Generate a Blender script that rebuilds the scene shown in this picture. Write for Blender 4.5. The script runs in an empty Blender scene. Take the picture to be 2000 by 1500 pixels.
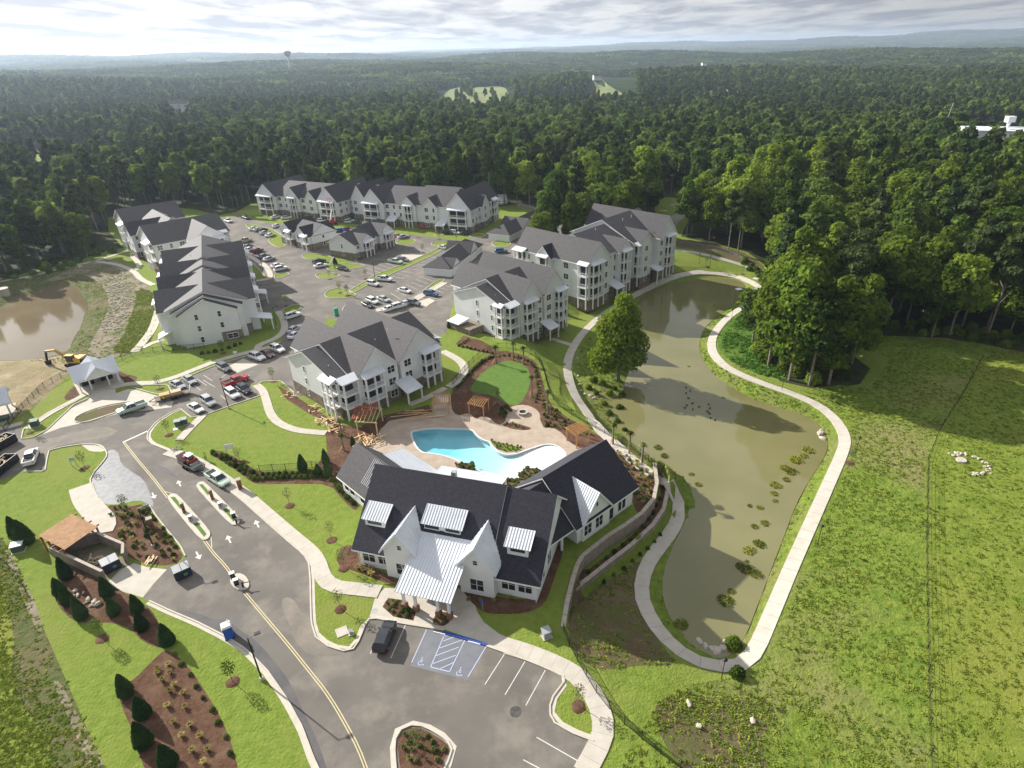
import bpy, bmesh, math, random
import numpy as np
from mathutils import Vector, Matrix
from mathutils.geometry import delaunay_2d_cdt, tessellate_polygon
R = random.Random(7)
NR = np.random.RandomState(7)
SC = bpy.context.scene
COL = SC.collection
pi = math.pi

# ------------------------------------------------------------------ camera
CAM_H = 67.0; F_PX = 1218.0; PPX, PPY = 1050.0, 750.0
ROLL = math.atan(0.0225); PITCH = math.atan((PPY-91.0)*math.cos(ROLL)/F_PX)
_rt = np.array([1.0, 0, 0]); _fw = np.array([0, math.cos(PITCH), -math.sin(PITCH)]); _up = np.cross(_rt, _fw)
CX = math.cos(ROLL)*_rt - math.sin(ROLL)*_up
CY = math.sin(ROLL)*_rt + math.cos(ROLL)*_up
cd = bpy.data.cameras.new('camera'); cam = bpy.data.objects.new('camera', cd); COL.objects.link(cam)
cd.sensor_width = 36.0; cd.lens = F_PX/2000*36.0; cd.shift_x = (1000-PPX)/2000; cd.shift_y = 0
cd.clip_start = 0.5; cd.clip_end = 40000
cam.matrix_world = Matrix(((CX[0], CY[0], -_fw[0], 0), (CX[1], CY[1], -_fw[1], 0), (CX[2], CY[2], -_fw[2], CAM_H), (0, 0, 0, 1)))
SC.camera = cam

# ------------------------------------------------------------------ light
SUN_AZ = math.atan2(-10.43, 7.11)      # direction to the sun, measured from +Y towards +X
SUN_EL = math.radians(28.2)
w = bpy.data.worlds.new('World'); SC.world = w; w.use_nodes = True
nt = w.node_tree; nt.nodes.clear()
def N(nt, t, **kw):
    n = nt.nodes.new(t)
    for k, v in kw.items():
        if k == 'inp':
            for i, x in v.items(): n.inputs[i].default_value = x
        else: setattr(n, k, v)
    return n
def L(nt, a, ao, b, bi): nt.links.new(a.outputs[ao], b.inputs[bi])
sky = N(nt, 'ShaderNodeTexSky', sky_type='NISHITA', sun_disc=False)
sky.sun_elevation = SUN_EL; sky.sun_rotation = SUN_AZ; sky.altitude = 100; sky.dust_density = 2.0; sky.air_density = 1.0
bg1 = N(nt, 'ShaderNodeBackground', inp={1: 0.10}); L(nt, sky, 0, bg1, 0)
# cloud deck: noise over the direction projected on a flat layer
tc = N(nt, 'ShaderNodeTexCoord'); sep = N(nt, 'ShaderNodeSeparateXYZ'); L(nt, tc, 'Generated', sep, 0)
ab = N(nt, 'ShaderNodeMath', operation='ABSOLUTE'); L(nt, sep, 2, ab, 0)
mz = N(nt, 'ShaderNodeMath', operation='ADD', inp={1: 0.055}); L(nt, ab, 0, mz, 0)
dx = N(nt, 'ShaderNodeMath', operation='DIVIDE'); L(nt, sep, 0, dx, 0); L(nt, mz, 0, dx, 1)
dy = N(nt, 'ShaderNodeMath', operation='DIVIDE'); L(nt, sep, 1, dy, 0); L(nt, mz, 0, dy, 1)
cb = N(nt, 'ShaderNodeCombineXYZ'); dx2 = N(nt, 'ShaderNodeMath', operation='MULTIPLY', inp={1: 1.5}); L(nt, dx, 0, dx2, 0); dy2 = N(nt, 'ShaderNodeMath', operation='MULTIPLY', inp={1: 0.7}); L(nt, dy, 0, dy2, 0); L(nt, dx2, 0, cb, 0); L(nt, dy2, 0, cb, 1)
cn = N(nt, 'ShaderNodeTexNoise', inp={'Scale': 0.85, 'Detail': 8.0, 'Roughness': 0.56, 'Distortion': 0.3}); L(nt, cb, 0, cn, 'Vector')
cr = N(nt, 'ShaderNodeValToRGB'); L(nt, cn, 0, cr, 0)
cr.color_ramp.elements[0].position = 0.40; cr.color_ramp.elements[0].color = (0.92, 0.93, 0.95, 1)
cr.color_ramp.elements[1].position = 0.60; cr.color_ramp.elements[1].color = (0.50, 0.535, 0.61, 1)
# brighter round the veiled sun
sd = N(nt, 'ShaderNodeVectorMath', operation='DOT_PRODUCT'); L(nt, tc, 'Generated', sd, 0)
SUNV = Vector((math.sin(SUN_AZ)*math.cos(SUN_EL), math.cos(SUN_AZ)*math.cos(SUN_EL), math.sin(SUN_EL)))
sd.inputs[1].default_value = SUNV
gl = N(nt, 'ShaderNodeMapRange', inp={'From Min': 0.1, 'From Max': 1.0, 'To Min': 0.33, 'To Max': 0.80}); L(nt, sd, 'Value', gl, 0)
bg2 = N(nt, 'ShaderNodeBackground'); L(nt, cr, 0, bg2, 0); L(nt, gl, 0, bg2, 1)
mk = N(nt, 'ShaderNodeMapRange', inp={'From Min': 0.30, 'From Max': 0.42, 'To Min': 0.72, 'To Max': 0.97}); L(nt, cn, 0, mk, 0)
mx = N(nt, 'ShaderNodeMixShader'); L(nt, mk, 0, mx, 0); L(nt, bg1, 0, mx, 1); L(nt, bg2, 0, mx, 2)
wo = N(nt, 'ShaderNodeOutputWorld'); L(nt, mx, 0, wo, 0)
sl = bpy.data.lights.new('sun', 'SUN'); sl.energy = 5.0; sl.angle = math.radians(0.6); sl.color = (1.0, 0.955, 0.87)
so = bpy.data.objects.new('sun', sl); COL.objects.link(so)
so.rotation_euler = (-SUNV).to_track_quat('-Z', 'Y').to_euler(); so.location = (-200, 150, 200)
SC.view_settings.view_transform = 'Standard'; SC.view_settings.look = 'None'
SC.view_settings.gamma = 1.0; SC.view_settings.use_curve_mapping = False
SC.view_settings.exposure = 0.88
SC.render.engine = 'CYCLES'
SC.cycles.max_bounces = 6; SC.cycles.transparent_max_bounces = 8; SC.cycles.volume_bounces = 0
SC.cycles.use_denoising = True

# ------------------------------------------------------------------ materials
def srgb(r, g, b):
    f = lambda c: ((c/255+0.055)/1.055)**2.4 if c/255 > 0.04045 else c/255/12.92
    return (f(r), f(g), f(b))
MATS = {}
def mat(name, c1, c2=None, scale=1.0, rough=0.85, metal=0.0, bump=0.0, bscale=None, detail=4, c3=None, s3=0.05, spec=0.3, rng=(0.35, 0.65), stretch=None, coord='Object', rand=0.0, bdist=0.1):
    """Two- or three-tone noise material with bump."""
    if name in MATS: return MATS[name]
    m = bpy.data.materials.new(name); m.use_nodes = True; t = m.node_tree; p = t.nodes['Principled BSDF']
    p.inputs['Roughness'].default_value = rough; p.inputs['Metallic'].default_value = metal
    p.inputs['Specular IOR Level'].default_value = spec
    tcn = N(t, 'ShaderNodeTexCoord'); vec = (tcn, coord)
    if coord == 'World':
        g = N(t, 'ShaderNodeNewGeometry'); vec = (g, 'Position')
    if stretch:
        mp = N(t, 'ShaderNodeMapping'); mp.inputs['Scale'].default_value = stretch; t.links.new(vec[0].outputs[vec[1]], mp.inputs[0]); vec = (mp, 0)
    def noise(s, d, r=0.6):
        n = N(t, 'ShaderNodeTexNoise', inp={'Scale': s, 'Detail': d, 'Roughness': r}); t.links.new(vec[0].outputs[vec[1]], n.inputs['Vector']); return n
    last = None
    if c2 is not None:
        n1 = noise(scale, detail); mr = N(t, 'ShaderNodeMapRange', inp={'From Min': rng[0], 'From Max': rng[1]}); L(t, n1, 0, mr, 0)
        m1 = N(t, 'ShaderNodeMix', data_type='RGBA'); m1.inputs[6].default_value = (*c1, 1); m1.inputs[7].default_value = (*c2, 1); L(t, mr, 0, m1, 0); last = m1
        if c3 is not None:
            n2 = noise(s3, 5, 0.65); mr2 = N(t, 'ShaderNodeMapRange', inp={'From Min': 0.48, 'From Max': 0.66}); L(t, n2, 0, mr2, 0)
            m2 = N(t, 'ShaderNodeMix', data_type='RGBA'); t.links.new(m1.outputs[2], m2.inputs[6]); m2.inputs[7].default_value = (*c3, 1); L(t, mr2, 0, m2, 0); last = m2
    if rand > 0:
        oi = N(t, 'ShaderNodeObjectInfo'); hs = N(t, 'ShaderNodeHueSaturation')
        r1 = N(t, 'ShaderNodeMapRange', inp={'To Min': 1-rand, 'To Max': 1+rand}); L(t, oi, 'Random', r1, 0); L(t, r1, 0, hs, 'Value')
        mu = N(t, 'ShaderNodeMath', operation='MULTIPLY', inp={1: 7.31}); L(t, oi, 'Random', mu, 0); fr = N(t, 'ShaderNodeMath', operation='FRACT'); L(t, mu, 0, fr, 0)
        r2 = N(t, 'ShaderNodeMapRange', inp={'To Min': 0.475, 'To Max': 0.515}); L(t, fr, 0, r2, 0); L(t, r2, 0, hs, 'Hue')
        if last: t.links.new(last.outputs[2], hs.inputs['Color'])
        else: hs.inputs['Color'].default_value = (*c1, 1)
        t.links.new(hs.outputs[0], p.inputs[0]); m['_c'] = 1
    elif last: t.links.new(last.outputs[2], p.inputs[0])
    else: p.inputs[0].default_value = (*c1, 1)
    if bump:
        nb = noise(bscale or scale*2, 6, 0.65); b = N(t, 'ShaderNodeBump', inp={'Strength': bump, 'Distance': bdist}); L(t, nb, 0, b, 'Height'); L(t, b, 0, p, 'Normal')
    MATS[name] = m; return m
def leafmat(name, c1, c2, trans=0.35):
    m = bpy.data.materials.new(name); m.use_nodes = True; t = m.node_tree; t.nodes.clear()
    out = N(t, 'ShaderNodeOutputMaterial'); d = N(t, 'ShaderNodeBsdfDiffuse'); tr = N(t, 'ShaderNodeBsdfTranslucent'); mxs = N(t, 'ShaderNodeMixShader', inp={0: trans})
    g = N(t, 'ShaderNodeTexCoord'); n = N(t, 'ShaderNodeTexNoise', inp={'Scale': 0.55, 'Detail': 3.0}); L(t, g, 'Object', n, 'Vector')
    oi = N(t, 'ShaderNodeObjectInfo'); ad = N(t, 'ShaderNodeMath', operation='ADD'); L(t, n, 0, ad, 0)
    r0 = N(t, 'ShaderNodeMapRange', inp={'To Min': -0.22, 'To Max': 0.22}); L(t, oi, 'Random', r0, 0); L(t, r0, 0, ad, 1)
    mr = N(t, 'ShaderNodeMapRange', inp={'From Min': 0.28, 'From Max': 0.72}); L(t, ad, 0, mr, 0)
    mi = N(t, 'ShaderNodeMix', data_type='RGBA'); mi.inputs[6].default_value = (*c1, 1); mi.inputs[7].default_value = (*c2, 1); L(t, mr, 0, mi, 0)
    hs = N(t, 'ShaderNodeHueSaturation'); t.links.new(mi.outputs[2], hs.inputs['Color'])
    mu = N(t, 'ShaderNodeMath', operation='MULTIPLY', inp={1: 13.7}); L(t, oi, 'Random', mu, 0); fr = N(t, 'ShaderNodeMath', operation='FRACT'); L(t, mu, 0, fr, 0)
    r1 = N(t, 'ShaderNodeMapRange', inp={'To Min': 0.72, 'To Max': 1.3}); L(t, fr, 0, r1, 0); L(t, r1, 0, hs, 'Value')
    L(t, hs, 0, d, 0); L(t, hs, 0, tr, 0); L(t, d, 0, mxs, 1); L(t, tr, 0, mxs, 2); L(t, mxs, 0, out, 0)
    MATS[name] = m; return m
GRASS = dict(coord='World')
M_lawn = mat('lawn_grass', (0.125, 0.185, 0.026), (0.205, 0.258, 0.046), 0.9, 0.95, bump=1.0, bscale=2.6, c3=(0.20, 0.23, 0.05), s3=0.06, spec=0.1, coord='World', bdist=0.22, detail=9, rng=(.3,.7))
M_mead = mat('meadow_grass', (0.105, 0.165, 0.022), (0.195, 0.245, 0.040), 0.8, 0.95, bump=1.0, bscale=1.6, c3=(0.21, 0.20, 0.075), s3=0.045, spec=0.1, coord='World', bdist=0.35, detail=7)
M_field = mat('hay_field', (0.115, 0.165, 0.020), (0.195, 0.235, 0.040), 0.6, 0.95, bump=0.9, bscale=2.2, c3=(0.20, 0.215, 0.04), s3=0.03, spec=0.1, coord='World', bdist=0.25, detail=7)
M_rough = mat('rough_ground', (0.06, 0.10, 0.018), (0.14, 0.12, 0.06), 0.5, 0.95, bump=1.0, bscale=1.5, c3=(0.17, 0.13, 0.08), s3=0.09, spec=0.1, coord='World', bdist=0.3, detail=7)
M_bare = mat('bare_soil', (0.13, 0.085, 0.055), (0.10, 0.12, 0.035), 0.35, 0.95, bump=0.9, bscale=1.8, c3=(0.18, 0.13, 0.085), s3=0.12, spec=0.1, coord='World', bdist=0.2, detail=7)
M_turf = mat('artificial_turf', (0.085, 0.155, 0.030), (0.110, 0.185, 0.036), 0.7, 0.9, bump=0.2, bscale=5, spec=0.1, coord='World')
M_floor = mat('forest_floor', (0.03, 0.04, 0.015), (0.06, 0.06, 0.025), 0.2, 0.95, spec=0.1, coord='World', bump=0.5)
M_far = mat('far_forest', (0.020, 0.038, 0.016), (0.040, 0.062, 0.022), 0.03, 0.95, spec=0.05, coord='World', bump=1.0, bscale=0.06, bdist=8, detail=8)
M_asph = mat('asphalt', (0.125, 0.112, 0.100), (0.160, 0.145, 0.128), 0.12, 0.9, bump=0.15, bscale=9, c3=(0.21, 0.187, 0.16), s3=0.16, coord='World', detail=9, spec=0.25)
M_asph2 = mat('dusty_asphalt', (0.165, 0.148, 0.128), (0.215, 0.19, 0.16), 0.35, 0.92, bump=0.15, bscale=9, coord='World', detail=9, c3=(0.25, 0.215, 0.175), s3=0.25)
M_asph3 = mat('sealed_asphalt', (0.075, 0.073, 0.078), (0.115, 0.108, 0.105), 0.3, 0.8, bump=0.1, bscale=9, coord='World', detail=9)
M_conc = mat('concrete', (0.43, 0.39, 0.33), (0.50, 0.46, 0.40), 0.6, 0.85, bump=0.1, bscale=6, coord='World', detail=7)
M_kerb = mat('kerb_concrete', (0.45, 0.41, 0.34), (0.52, 0.48, 0.41), 0.9, 0.85, bump=0.1, bscale=6, coord='World', detail=6)
M_deck = mat('pool_deck', (0.34, 0.27, 0.21), (0.42, 0.34, 0.27), 0.5, 0.85, bump=0.1, bscale=6, coord='World', detail=7)
M_pad = mat('wet_slurry', (0.10, 0.105, 0.12), (0.185, 0.187, 0.195), 1.0, 0.5, bump=0.1, bscale=4, coord='World', detail=7)
M_mulch = mat('mulch', (0.085, 0.042, 0.026), (0.135, 0.075, 0.048), 1.8, 0.95, bump=1.0, bscale=5, coord='World', detail=7, spec=0.1, bdist=0.15, c3=(0.16, 0.10, 0.065), s3=0.35)
M_sand = mat('sandy_dirt', (0.32, 0.24, 0.15), (0.22, 0.20, 0.10), 0.25, 0.95, bump=1.0, bscale=1.2, coord='World', detail=7, c3=(0.38, 0.31, 0.21), s3=0.12, spec=0.1, bdist=0.4)
M_track = mat('gravel_track', (0.20, 0.165, 0.12), (0.27, 0.23, 0.18), 0.5, 0.95, bump=0.9, bscale=2, coord='World', detail=8, c3=(0.10, 0.12, 0.04), s3=0.15, spec=0.1, bdist=0.2)
M_street = mat('street_asphalt', (0.24, 0.225, 0.20), (0.28, 0.265, 0.24), 0.1, 0.9, coord='World')
M_white = mat('white_trim', (0.80, 0.80, 0.80), (0.75, 0.75, 0.75), 0.5, 0.6)
M_siding = mat('white_siding', (0.74, 0.75, 0.755), (0.69, 0.70, 0.71), 0.35, 0.7)
def siding_lines(m, vert=False, s=5.0, d=0.35):
    t = m.node_tree; p = t.nodes['Principled BSDF']; tcn = N(t, 'ShaderNodeTexCoord')
    wv = N(t, 'ShaderNodeTexWave', wave_type='BANDS', bands_direction='Z', inp={'Scale': s, 'Distortion': 0.0}); 
    L(t, tcn, 'Object', wv, 'Vector'); b = N(t, 'ShaderNodeBump', inp={'Strength': d, 'Distance': 0.03}); L(t, wv, 1 if False else 'Fac', b, 'Height'); L(t, b, 0, p, 'Normal')
siding_lines(M_siding, s=2.0)
M_batten = mat('white_board', (0.78, 0.785, 0.785), (0.73, 0.735, 0.74), 0.4, 0.7)
M_shing = mat('asphalt_shingle', (0.046, 0.043, 0.048), (0.074, 0.069, 0.074), 2.2, 0.72, bump=0.35, bscale=9, detail=8, spec=0.3)
M_shingC = mat('dark_shingle', (0.026, 0.026, 0.036), (0.042, 0.041, 0.053), 2.6, 0.75, bump=0.35, bscale=9, detail=8, spec=0.25)
M_metal = mat('white_metal_roof', (0.72, 0.74, 0.78), (0.66, 0.68, 0.72), 0.4, 0.38, metal=0.0, spec=0.5)
M_stone = mat('stone_veneer', (0.17, 0.13, 0.10), (0.30, 0.26, 0.21), 2.2, 0.9, bump=0.6, bscale=3, detail=3, c3=(0.10, 0.08, 0.065), s3=1.1)
M_glass = mat('dark_glass', (0.018, 0.026, 0.034), None, rough=0.08, spec=0.7)
M_wood = mat('cedar_wood', (0.46, 0.25, 0.10), (0.58, 0.35, 0.15), 1.5, 0.7, stretch=(1, 6, 6), detail=5)
M_slat = mat('weathered_cedar', (0.27, 0.145, 0.07), (0.36, 0.21, 0.105), 1.5, 0.85, detail=5)
M_lumber = mat('new_lumber', (0.62, 0.46, 0.27), (0.72, 0.57, 0.38), 1.5, 0.75, detail=5)
M_redwood = mat('red_stained_wood', (0.27, 0.075, 0.035), (0.36, 0.12, 0.06), 1.5, 0.75, detail=5)
M_bark = mat('bark', (0.16, 0.135, 0.105), (0.27, 0.24, 0.20), 1.5, 0.95, bump=0.5, detail=5)
M_black = mat('black_metal', (0.012, 0.012, 0.013), (0.02, 0.02, 0.022), 3, 0.5)
M_wall = mat('retaining_block', (0.22, 0.18, 0.15), (0.30, 0.25, 0.21), 1.3, 0.92, bump=0.6, bscale=3.5, coord='World', detail=5)
M_cap = mat('wall_cap', (0.36, 0.31, 0.26), (0.42, 0.37, 0.31), 2, 0.9, coord='World')
M_rock = mat('pale_rock', (0.40, 0.35, 0.28), (0.52, 0.47, 0.40), 0.8, 0.9, bump=0.5, detail=5)
M_plaster = mat('pool_plaster', (0.66, 0.69, 0.71), (0.62, 0.65, 0.67), 0.5, 0.7, coord='World')
M_tire = mat('tyre_rubber', (0.015, 0.015, 0.016), None, rough=0.8)
M_paintw = mat('white_paint_line', (0.62, 0.60, 0.56), (0.50, 0.48, 0.44), 3, 0.7, coord='World')
M_painty = mat('yellow_paint_line', (0.56, 0.48, 0.26), (0.48, 0.42, 0.24), 3, 0.7, coord='World')
M_paintb = mat('blue_paint', (0.02, 0.06, 0.30), (0.03, 0.08, 0.36), 3, 0.6, coord='World')
M_bay = mat('sealed_grey_asphalt', (0.145, 0.15, 0.175), (0.18, 0.185, 0.205), 0.5, 0.85, coord='World', detail=8)
M_steel = mat('grey_steel', (0.30, 0.31, 0.32), (0.38, 0.39, 0.40), 1, 0.5)
M_fair = mat('distant_fairway', (0.13, 0.17, 0.045), (0.19, 0.21, 0.075), 0.03, 0.95, coord='World', detail=6)
M_green = mat('green_cabinet', (0.05, 0.10, 0.06), (0.07, 0.12, 0.08), 1, 0.6)
M_ggreen = mat('bright_green_plastic', (0.03, 0.33, 0.18), None, rough=0.5)
M_blue = mat('blue_plastic', (0.02, 0.10, 0.50), (0.03, 0.13, 0.55), 1, 0.45)
M_navy = mat('navy_painted_steel', (0.02, 0.03, 0.055), (0.035, 0.045, 0.075), 1.5, 0.6)
M_yell = mat('machine_yellow', (0.60, 0.36, 0.05), (0.52, 0.32, 0.06), 1, 0.5)
M_red = mat('machine_red', (0.50, 0.05, 0.03), (0.42, 0.05, 0.03), 1, 0.45)
M_brick = mat('brown_brick', (0.20, 0.10, 0.065), (0.26, 0.14, 0.09), 3, 0.9)
M_skin = mat('skin', (0.45, 0.27, 0.19), None, rough=0.6)
M_hivis = mat('hi_vis_cloth', (0.55, 0.70, 0.08), None, rough=0.8)
M_denim = mat('dark_denim', (0.03, 0.04, 0.08), None, rough=0.9)
M_cardboard = mat('cardboard', (0.50, 0.36, 0.22), (0.58, 0.44, 0.29), 2, 0.85)
L_dec = leafmat('broad_leaf', (0.066, 0.118, 0.016), (0.215, 0.285, 0.038), .45)
L_dec2 = leafmat('dark_leaf', (0.045, 0.085, 0.018), (0.125, 0.180, 0.032), .38)
L_pine = leafmat('pine_needles', (0.042, 0.070, 0.026), (0.095, 0.130, 0.045), 0.3)
L_ever = leafmat('evergreen_leaf', (0.026, 0.058, 0.018), (0.055, 0.098, 0.030), 0.25)
L_shrub = leafmat('shrub_leaf', (0.09, 0.125, 0.035), (0.22, 0.24, 0.085), 0.35)
L_gold = leafmat('golden_grass_leaf', (0.26, 0.22, 0.07), (0.42, 0.36, 0.14), 0.3)
L_weed = leafmat('pond_weed_leaf', (0.13, 0.165, 0.02), (0.27, 0.28, 0.04), 0.4)
def water_mat(name, c1, c2, rough=0.06, s=0.04):
    m = mat(name, c1, c2, s, rough, bump=0.06, bscale=1.2, coord='World', spec=0.5, detail=3, bdist=0.05); return m
M_pond = water_mat('murky_pond_water', (0.150, 0.142, 0.058), (0.200, 0.185, 0.085))
M_pond2 = water_mat('muddy_water', (0.16, 0.125, 0.075), (0.20, 0.16, 0.10))
def carpaint(name, c, rough=0.3):
    m = mat(name, c, None, rough=rough, spec=0.5); m.node_tree.nodes['Principled BSDF'].inputs['Coat Weight'].default_value = 0.6; return m
PAINT = {k: carpaint(k+'_car_paint', v) for k, v in dict(white=(0.74, 0.74, 0.74), silver=(0.42, 0.43, 0.45), grey=(0.13, 0.14, 0.155), black=(0.012, 0.014, 0.02), maroon=(0.16, 0.02, 0.03), red=(0.42, 0.02, 0.025), blue=(0.03, 0.09, 0.22), green=(0.52, 0.66, 0.55), darkgreen=(0.04, 0.09, 0.06), brightblue=(0.03, 0.06, 0.45), tan=(0.50, 0.42, 0.30)).items()}
M_light = mat('headlamp_lens', (0.75, 0.75, 0.72), None, rough=0.1); M_tail = mat('tail_lamp_lens', (0.35, 0.01, 0.01), None, rough=0.2)

# ------------------------------------------------------------------ object helpers
def tag(o, label=None, cat=None, group=None, kind=None):
    if label: o['label'] = label
    if cat: o['category'] = cat
    if group: o['group'] = group
    if kind: o['kind'] = kind
    return o
def empty(name, loc, rz=0.0, label=None, cat=None, group=None):
    o = bpy.data.objects.new(name, None); COL.objects.link(o); o.location = loc; o.rotation_euler = (0, 0, rz); o.empty_display_size = 0.3
    return tag(o, label, cat, group)
def linkmesh(name, me, parent=None, loc=None, rz=None):
    o = bpy.data.objects.new(name, me); COL.objects.link(o)
    if parent is not None: o.parent = parent
    if loc is not None: o.location = loc
    if rz is not None: o.rotation_euler = (0, 0, rz)
    return o
class MB:
    def __init__(s): s.v = []; s.f = []; s.m = []
    def add(s, vs, fs, mi=0):
        k = len(s.v); s.v.extend([tuple(map(float, q)) for q in vs]); s.f.extend([tuple(i+k for i in f) for f in fs]); s.m.extend([mi]*len(fs)); return s
    def box(s, x0, x1, y0, y1, z0, z1, mi=0):
        return s.add([(x0,y0,z0),(x1,y0,z0),(x1,y1,z0),(x0,y1,z0),(x0,y0,z1),(x1,y0,z1),(x1,y1,z1),(x0,y1,z1)],
                     [(0,3,2,1),(4,5,6,7),(0,1,5,4),(1,2,6,5),(2,3,7,6),(3,0,4,7)], mi)
    def hexa(s, P, mi=0):   # 4 bottom + 4 top
        return s.add(P, [(0,3,2,1),(4,5,6,7),(0,1,5,4),(1,2,6,5),(2,3,7,6),(3,0,4,7)], mi)
    def bar(s, a, b, w=0.1, h=None, mi=0):
        a = Vector(a); b = Vector(b); d = (b-a); 
        if d.length < 1e-6: return s
        d.normalize(); u = Vector((0, 0, 1)) if abs(d.z) < 0.95 else Vector((1, 0, 0)); x = d.cross(u).normalized()*(w/2); y = x.cross(d).normalized()*((h or w)/2)
        return s.hexa([a-x-y, a+x-y, a+x+y, a-x+y, b-x-y, b+x-y, b+x+y, b-x+y], mi)
    def cyl(s, a, b, r0, r1=None, n=8, mi=0, cap=True):
        r1 = r0 if r1 is None else r1; a = Vector(a); b = Vector(b); d = (b-a).normalized(); u = Vector((0, 0, 1)) if abs(d.z) < 0.9 else Vector((1, 0, 0)); x = d.cross(u).normalized(); y = d.cross(x)
        vs = [a+(x*math.cos(2*pi*i/n)+y*math.sin(2*pi*i/n))*r0 for i in range(n)]+[b+(x*math.cos(2*pi*i/n)+y*math.sin(2*pi*i/n))*r1 for i in range(n)]
        fs = [(i, (i+1) % n, n+(i+1) % n, n+i) for i in range(n)]
        if cap: fs += [tuple(range(n))[::-1], tuple(range(n, 2*n))]
        return s.add(vs, fs, mi)
    def blob(s, c, rx, ry, rz, nu=8, nv=5, jit=0.1, mi=0):
        vs = [(c[0], c[1], c[2]-rz)]
        for j in range(1, nv):
            t = -pi/2+pi*j/nv
            for i in range(nu):
                k = 1+R.uniform(-jit, jit); a = 2*pi*i/nu
                vs.append((c[0]+rx*k*math.cos(t)*math.cos(a), c[1]+ry*k*math.cos(t)*math.sin(a), c[2]+rz*k*math.sin(t)))
        vs.append((c[0], c[1], c[2]+rz)); fs = [(0, 1+(i+1) % nu, 1+i) for i in range(nu)]
        for j in range(nv-2):
            for i in range(nu): a = 1+j*nu+i; b = 1+j*nu+(i+1) % nu; fs.append((a, b, b+nu, a+nu))
        l = len(vs)-1; o = 1+(nv-2)*nu; fs += [(o+i, o+(i+1) % nu, l) for i in range(nu)]
        return s.add(vs, fs, mi)
    def mesh(s, name, mats):
        me = bpy.data.meshes.new(name); me.from_pydata(s.v, [], s.f)
        for m in (mats if isinstance(mats, (list, tuple)) else [mats]): me.materials.append(m)
        if any(s.m): me.polygons.foreach_set('material_index', s.m)
        me.update(); return me
    def build(s, name, mats, parent=None, loc=None, rz=None, smooth=False):
        me = s.mesh(name, mats)
        if smooth: me.polygons.foreach_set('use_smooth', [True]*len(me.polygons))
        return linkmesh(name, me, parent, loc, rz)
KIDS = {}
def copy_thing(root, loc, rz, label=None, group=None, scale=None):
    kids = KIDS.get(root.name)
    if kids is None: kids = KIDS[root.name] = [(c, list(c.children)) for c in root.children]
    r = root.copy(); COL.objects.link(r); r.location = loc; r.rotation_euler = (0, 0, rz)
    if scale is not None: r.scale = (scale,)*3 if not hasattr(scale, '__len__') else scale
    if label: r['label'] = label
    if group: r['group'] = group
    for c, gs in kids:
        d = c.copy(); COL.objects.link(d); d.parent = r
        for g in gs: e = g.copy(); COL.objects.link(e); e.parent = d
    return r

# ------------------------------------------------------------------ surveying: picture point -> point on the ground
def RAY(px, py): return _fw + (px-PPX)/F_PX*CX - (py-PPY)/F_PX*CY
def G(px, py, z=0.0):
    d = RAY(px, py); t = (z-CAM_H)/d[2]; return np.array([t*d[0], t*d[1], z])
def smoothstep(t): t = np.clip(t, 0, 1); return t*t*(3-2*t)
def in_poly(X, Y, P):
    ins = np.zeros(X.shape, bool); n = len(P)
    for i in range(n):
        x0, y0 = P[i][0], P[i][1]; x1, y1 = P[(i+1) % n][0], P[(i+1) % n][1]
        if y0 == y1: continue
        c = ((y0 > Y) != (y1 > Y)) & (X < (x1-x0)*(Y-y0)/(y1-y0)+x0); ins ^= c
    return ins
def seg_dist(X, Y, a, b):
    dx, dy = b[0]-a[0], b[1]-a[1]; l = dx*dx+dy*dy+1e-9; t = np.clip(((X-a[0])*dx+(Y-a[1])*dy)/l, 0, 1)
    return np.hypot(X-a[0]-t*dx, Y-a[1]-t*dy)
def smooth_pts(P, closed=True, it=2):
    P = [tuple(map(float, p[:2])) for p in P]
    for _ in range(it):
        Q = []; n = len(P)
        rng = range(n) if closed else range(n-1)
        if not closed: Q.append(P[0])
        for i in rng:
            a, b = P[i], P[(i+1) % n]
            Q += [(a[0]*.75+b[0]*.25, a[1]*.75+b[1]*.25), (a[0]*.25+b[0]*.75, a[1]*.25+b[1]*.75)]
        if not closed: Q.append(P[-1])
        P = Q
    return P
# retaining walls (tops traced)
UW = [(1278,905,.2),(1283,942,.2),(1277,974,.2),(1254,1002,.2),(1222,1025,.2),(1187,1047,.2),(1138,1086,.2),(1127,1105,.2)]
LW = [(1297,925,-2.0),(1303,945,-2.0),(1302,968,-2.0),(1296,995,-2.0),(1275,1026,-2.0),(1233,1065,-2.0),(1187,1100,-2.0),(1152,1128,-2.0),(1128,1139,-2.0)]
SW = [(1127,1105,.2),(1116,1142,.2),(1107,1180,.1),(1100,1225,0.05)]
UWw = [tuple(G(*p)[:2]) for p in UW]; LWw = [tuple(G(*p)[:2]) for p in LW]; SWw = [tuple(G(*p)[:2]) for p in SW]
SWw[0] = UWw[-1]; LWw[-1] = tuple((0.5*np.array(SWw[1])+0.5*np.array(LWw[-1])).tolist())
O2 = np.array([-7.46, 148.43]); _a = math.radians(47.6); UD = np.array([math.cos(_a), math.sin(_a)]); VD = np.array([-math.sin(_a), math.cos(_a)]); O3 = np.array([15.6, 175.7])
def l2(O, u, v): return tuple(O+UD*u+VD*v)
LOW = [(tuple(G(1400,1640,-.5)[:2]), 20), (tuple(G(1270,1490,-.5)[:2]), 20), (tuple(G(1190,1400,-.5)[:2]), 16), (tuple(G(1130,1310,-.5)[:2]), 10)]
LOW += [(p, 0.45) for p in SWw[::-1][:-1]] + [(p, 0.45) for p in LWw[::-1][:-1]]
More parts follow.
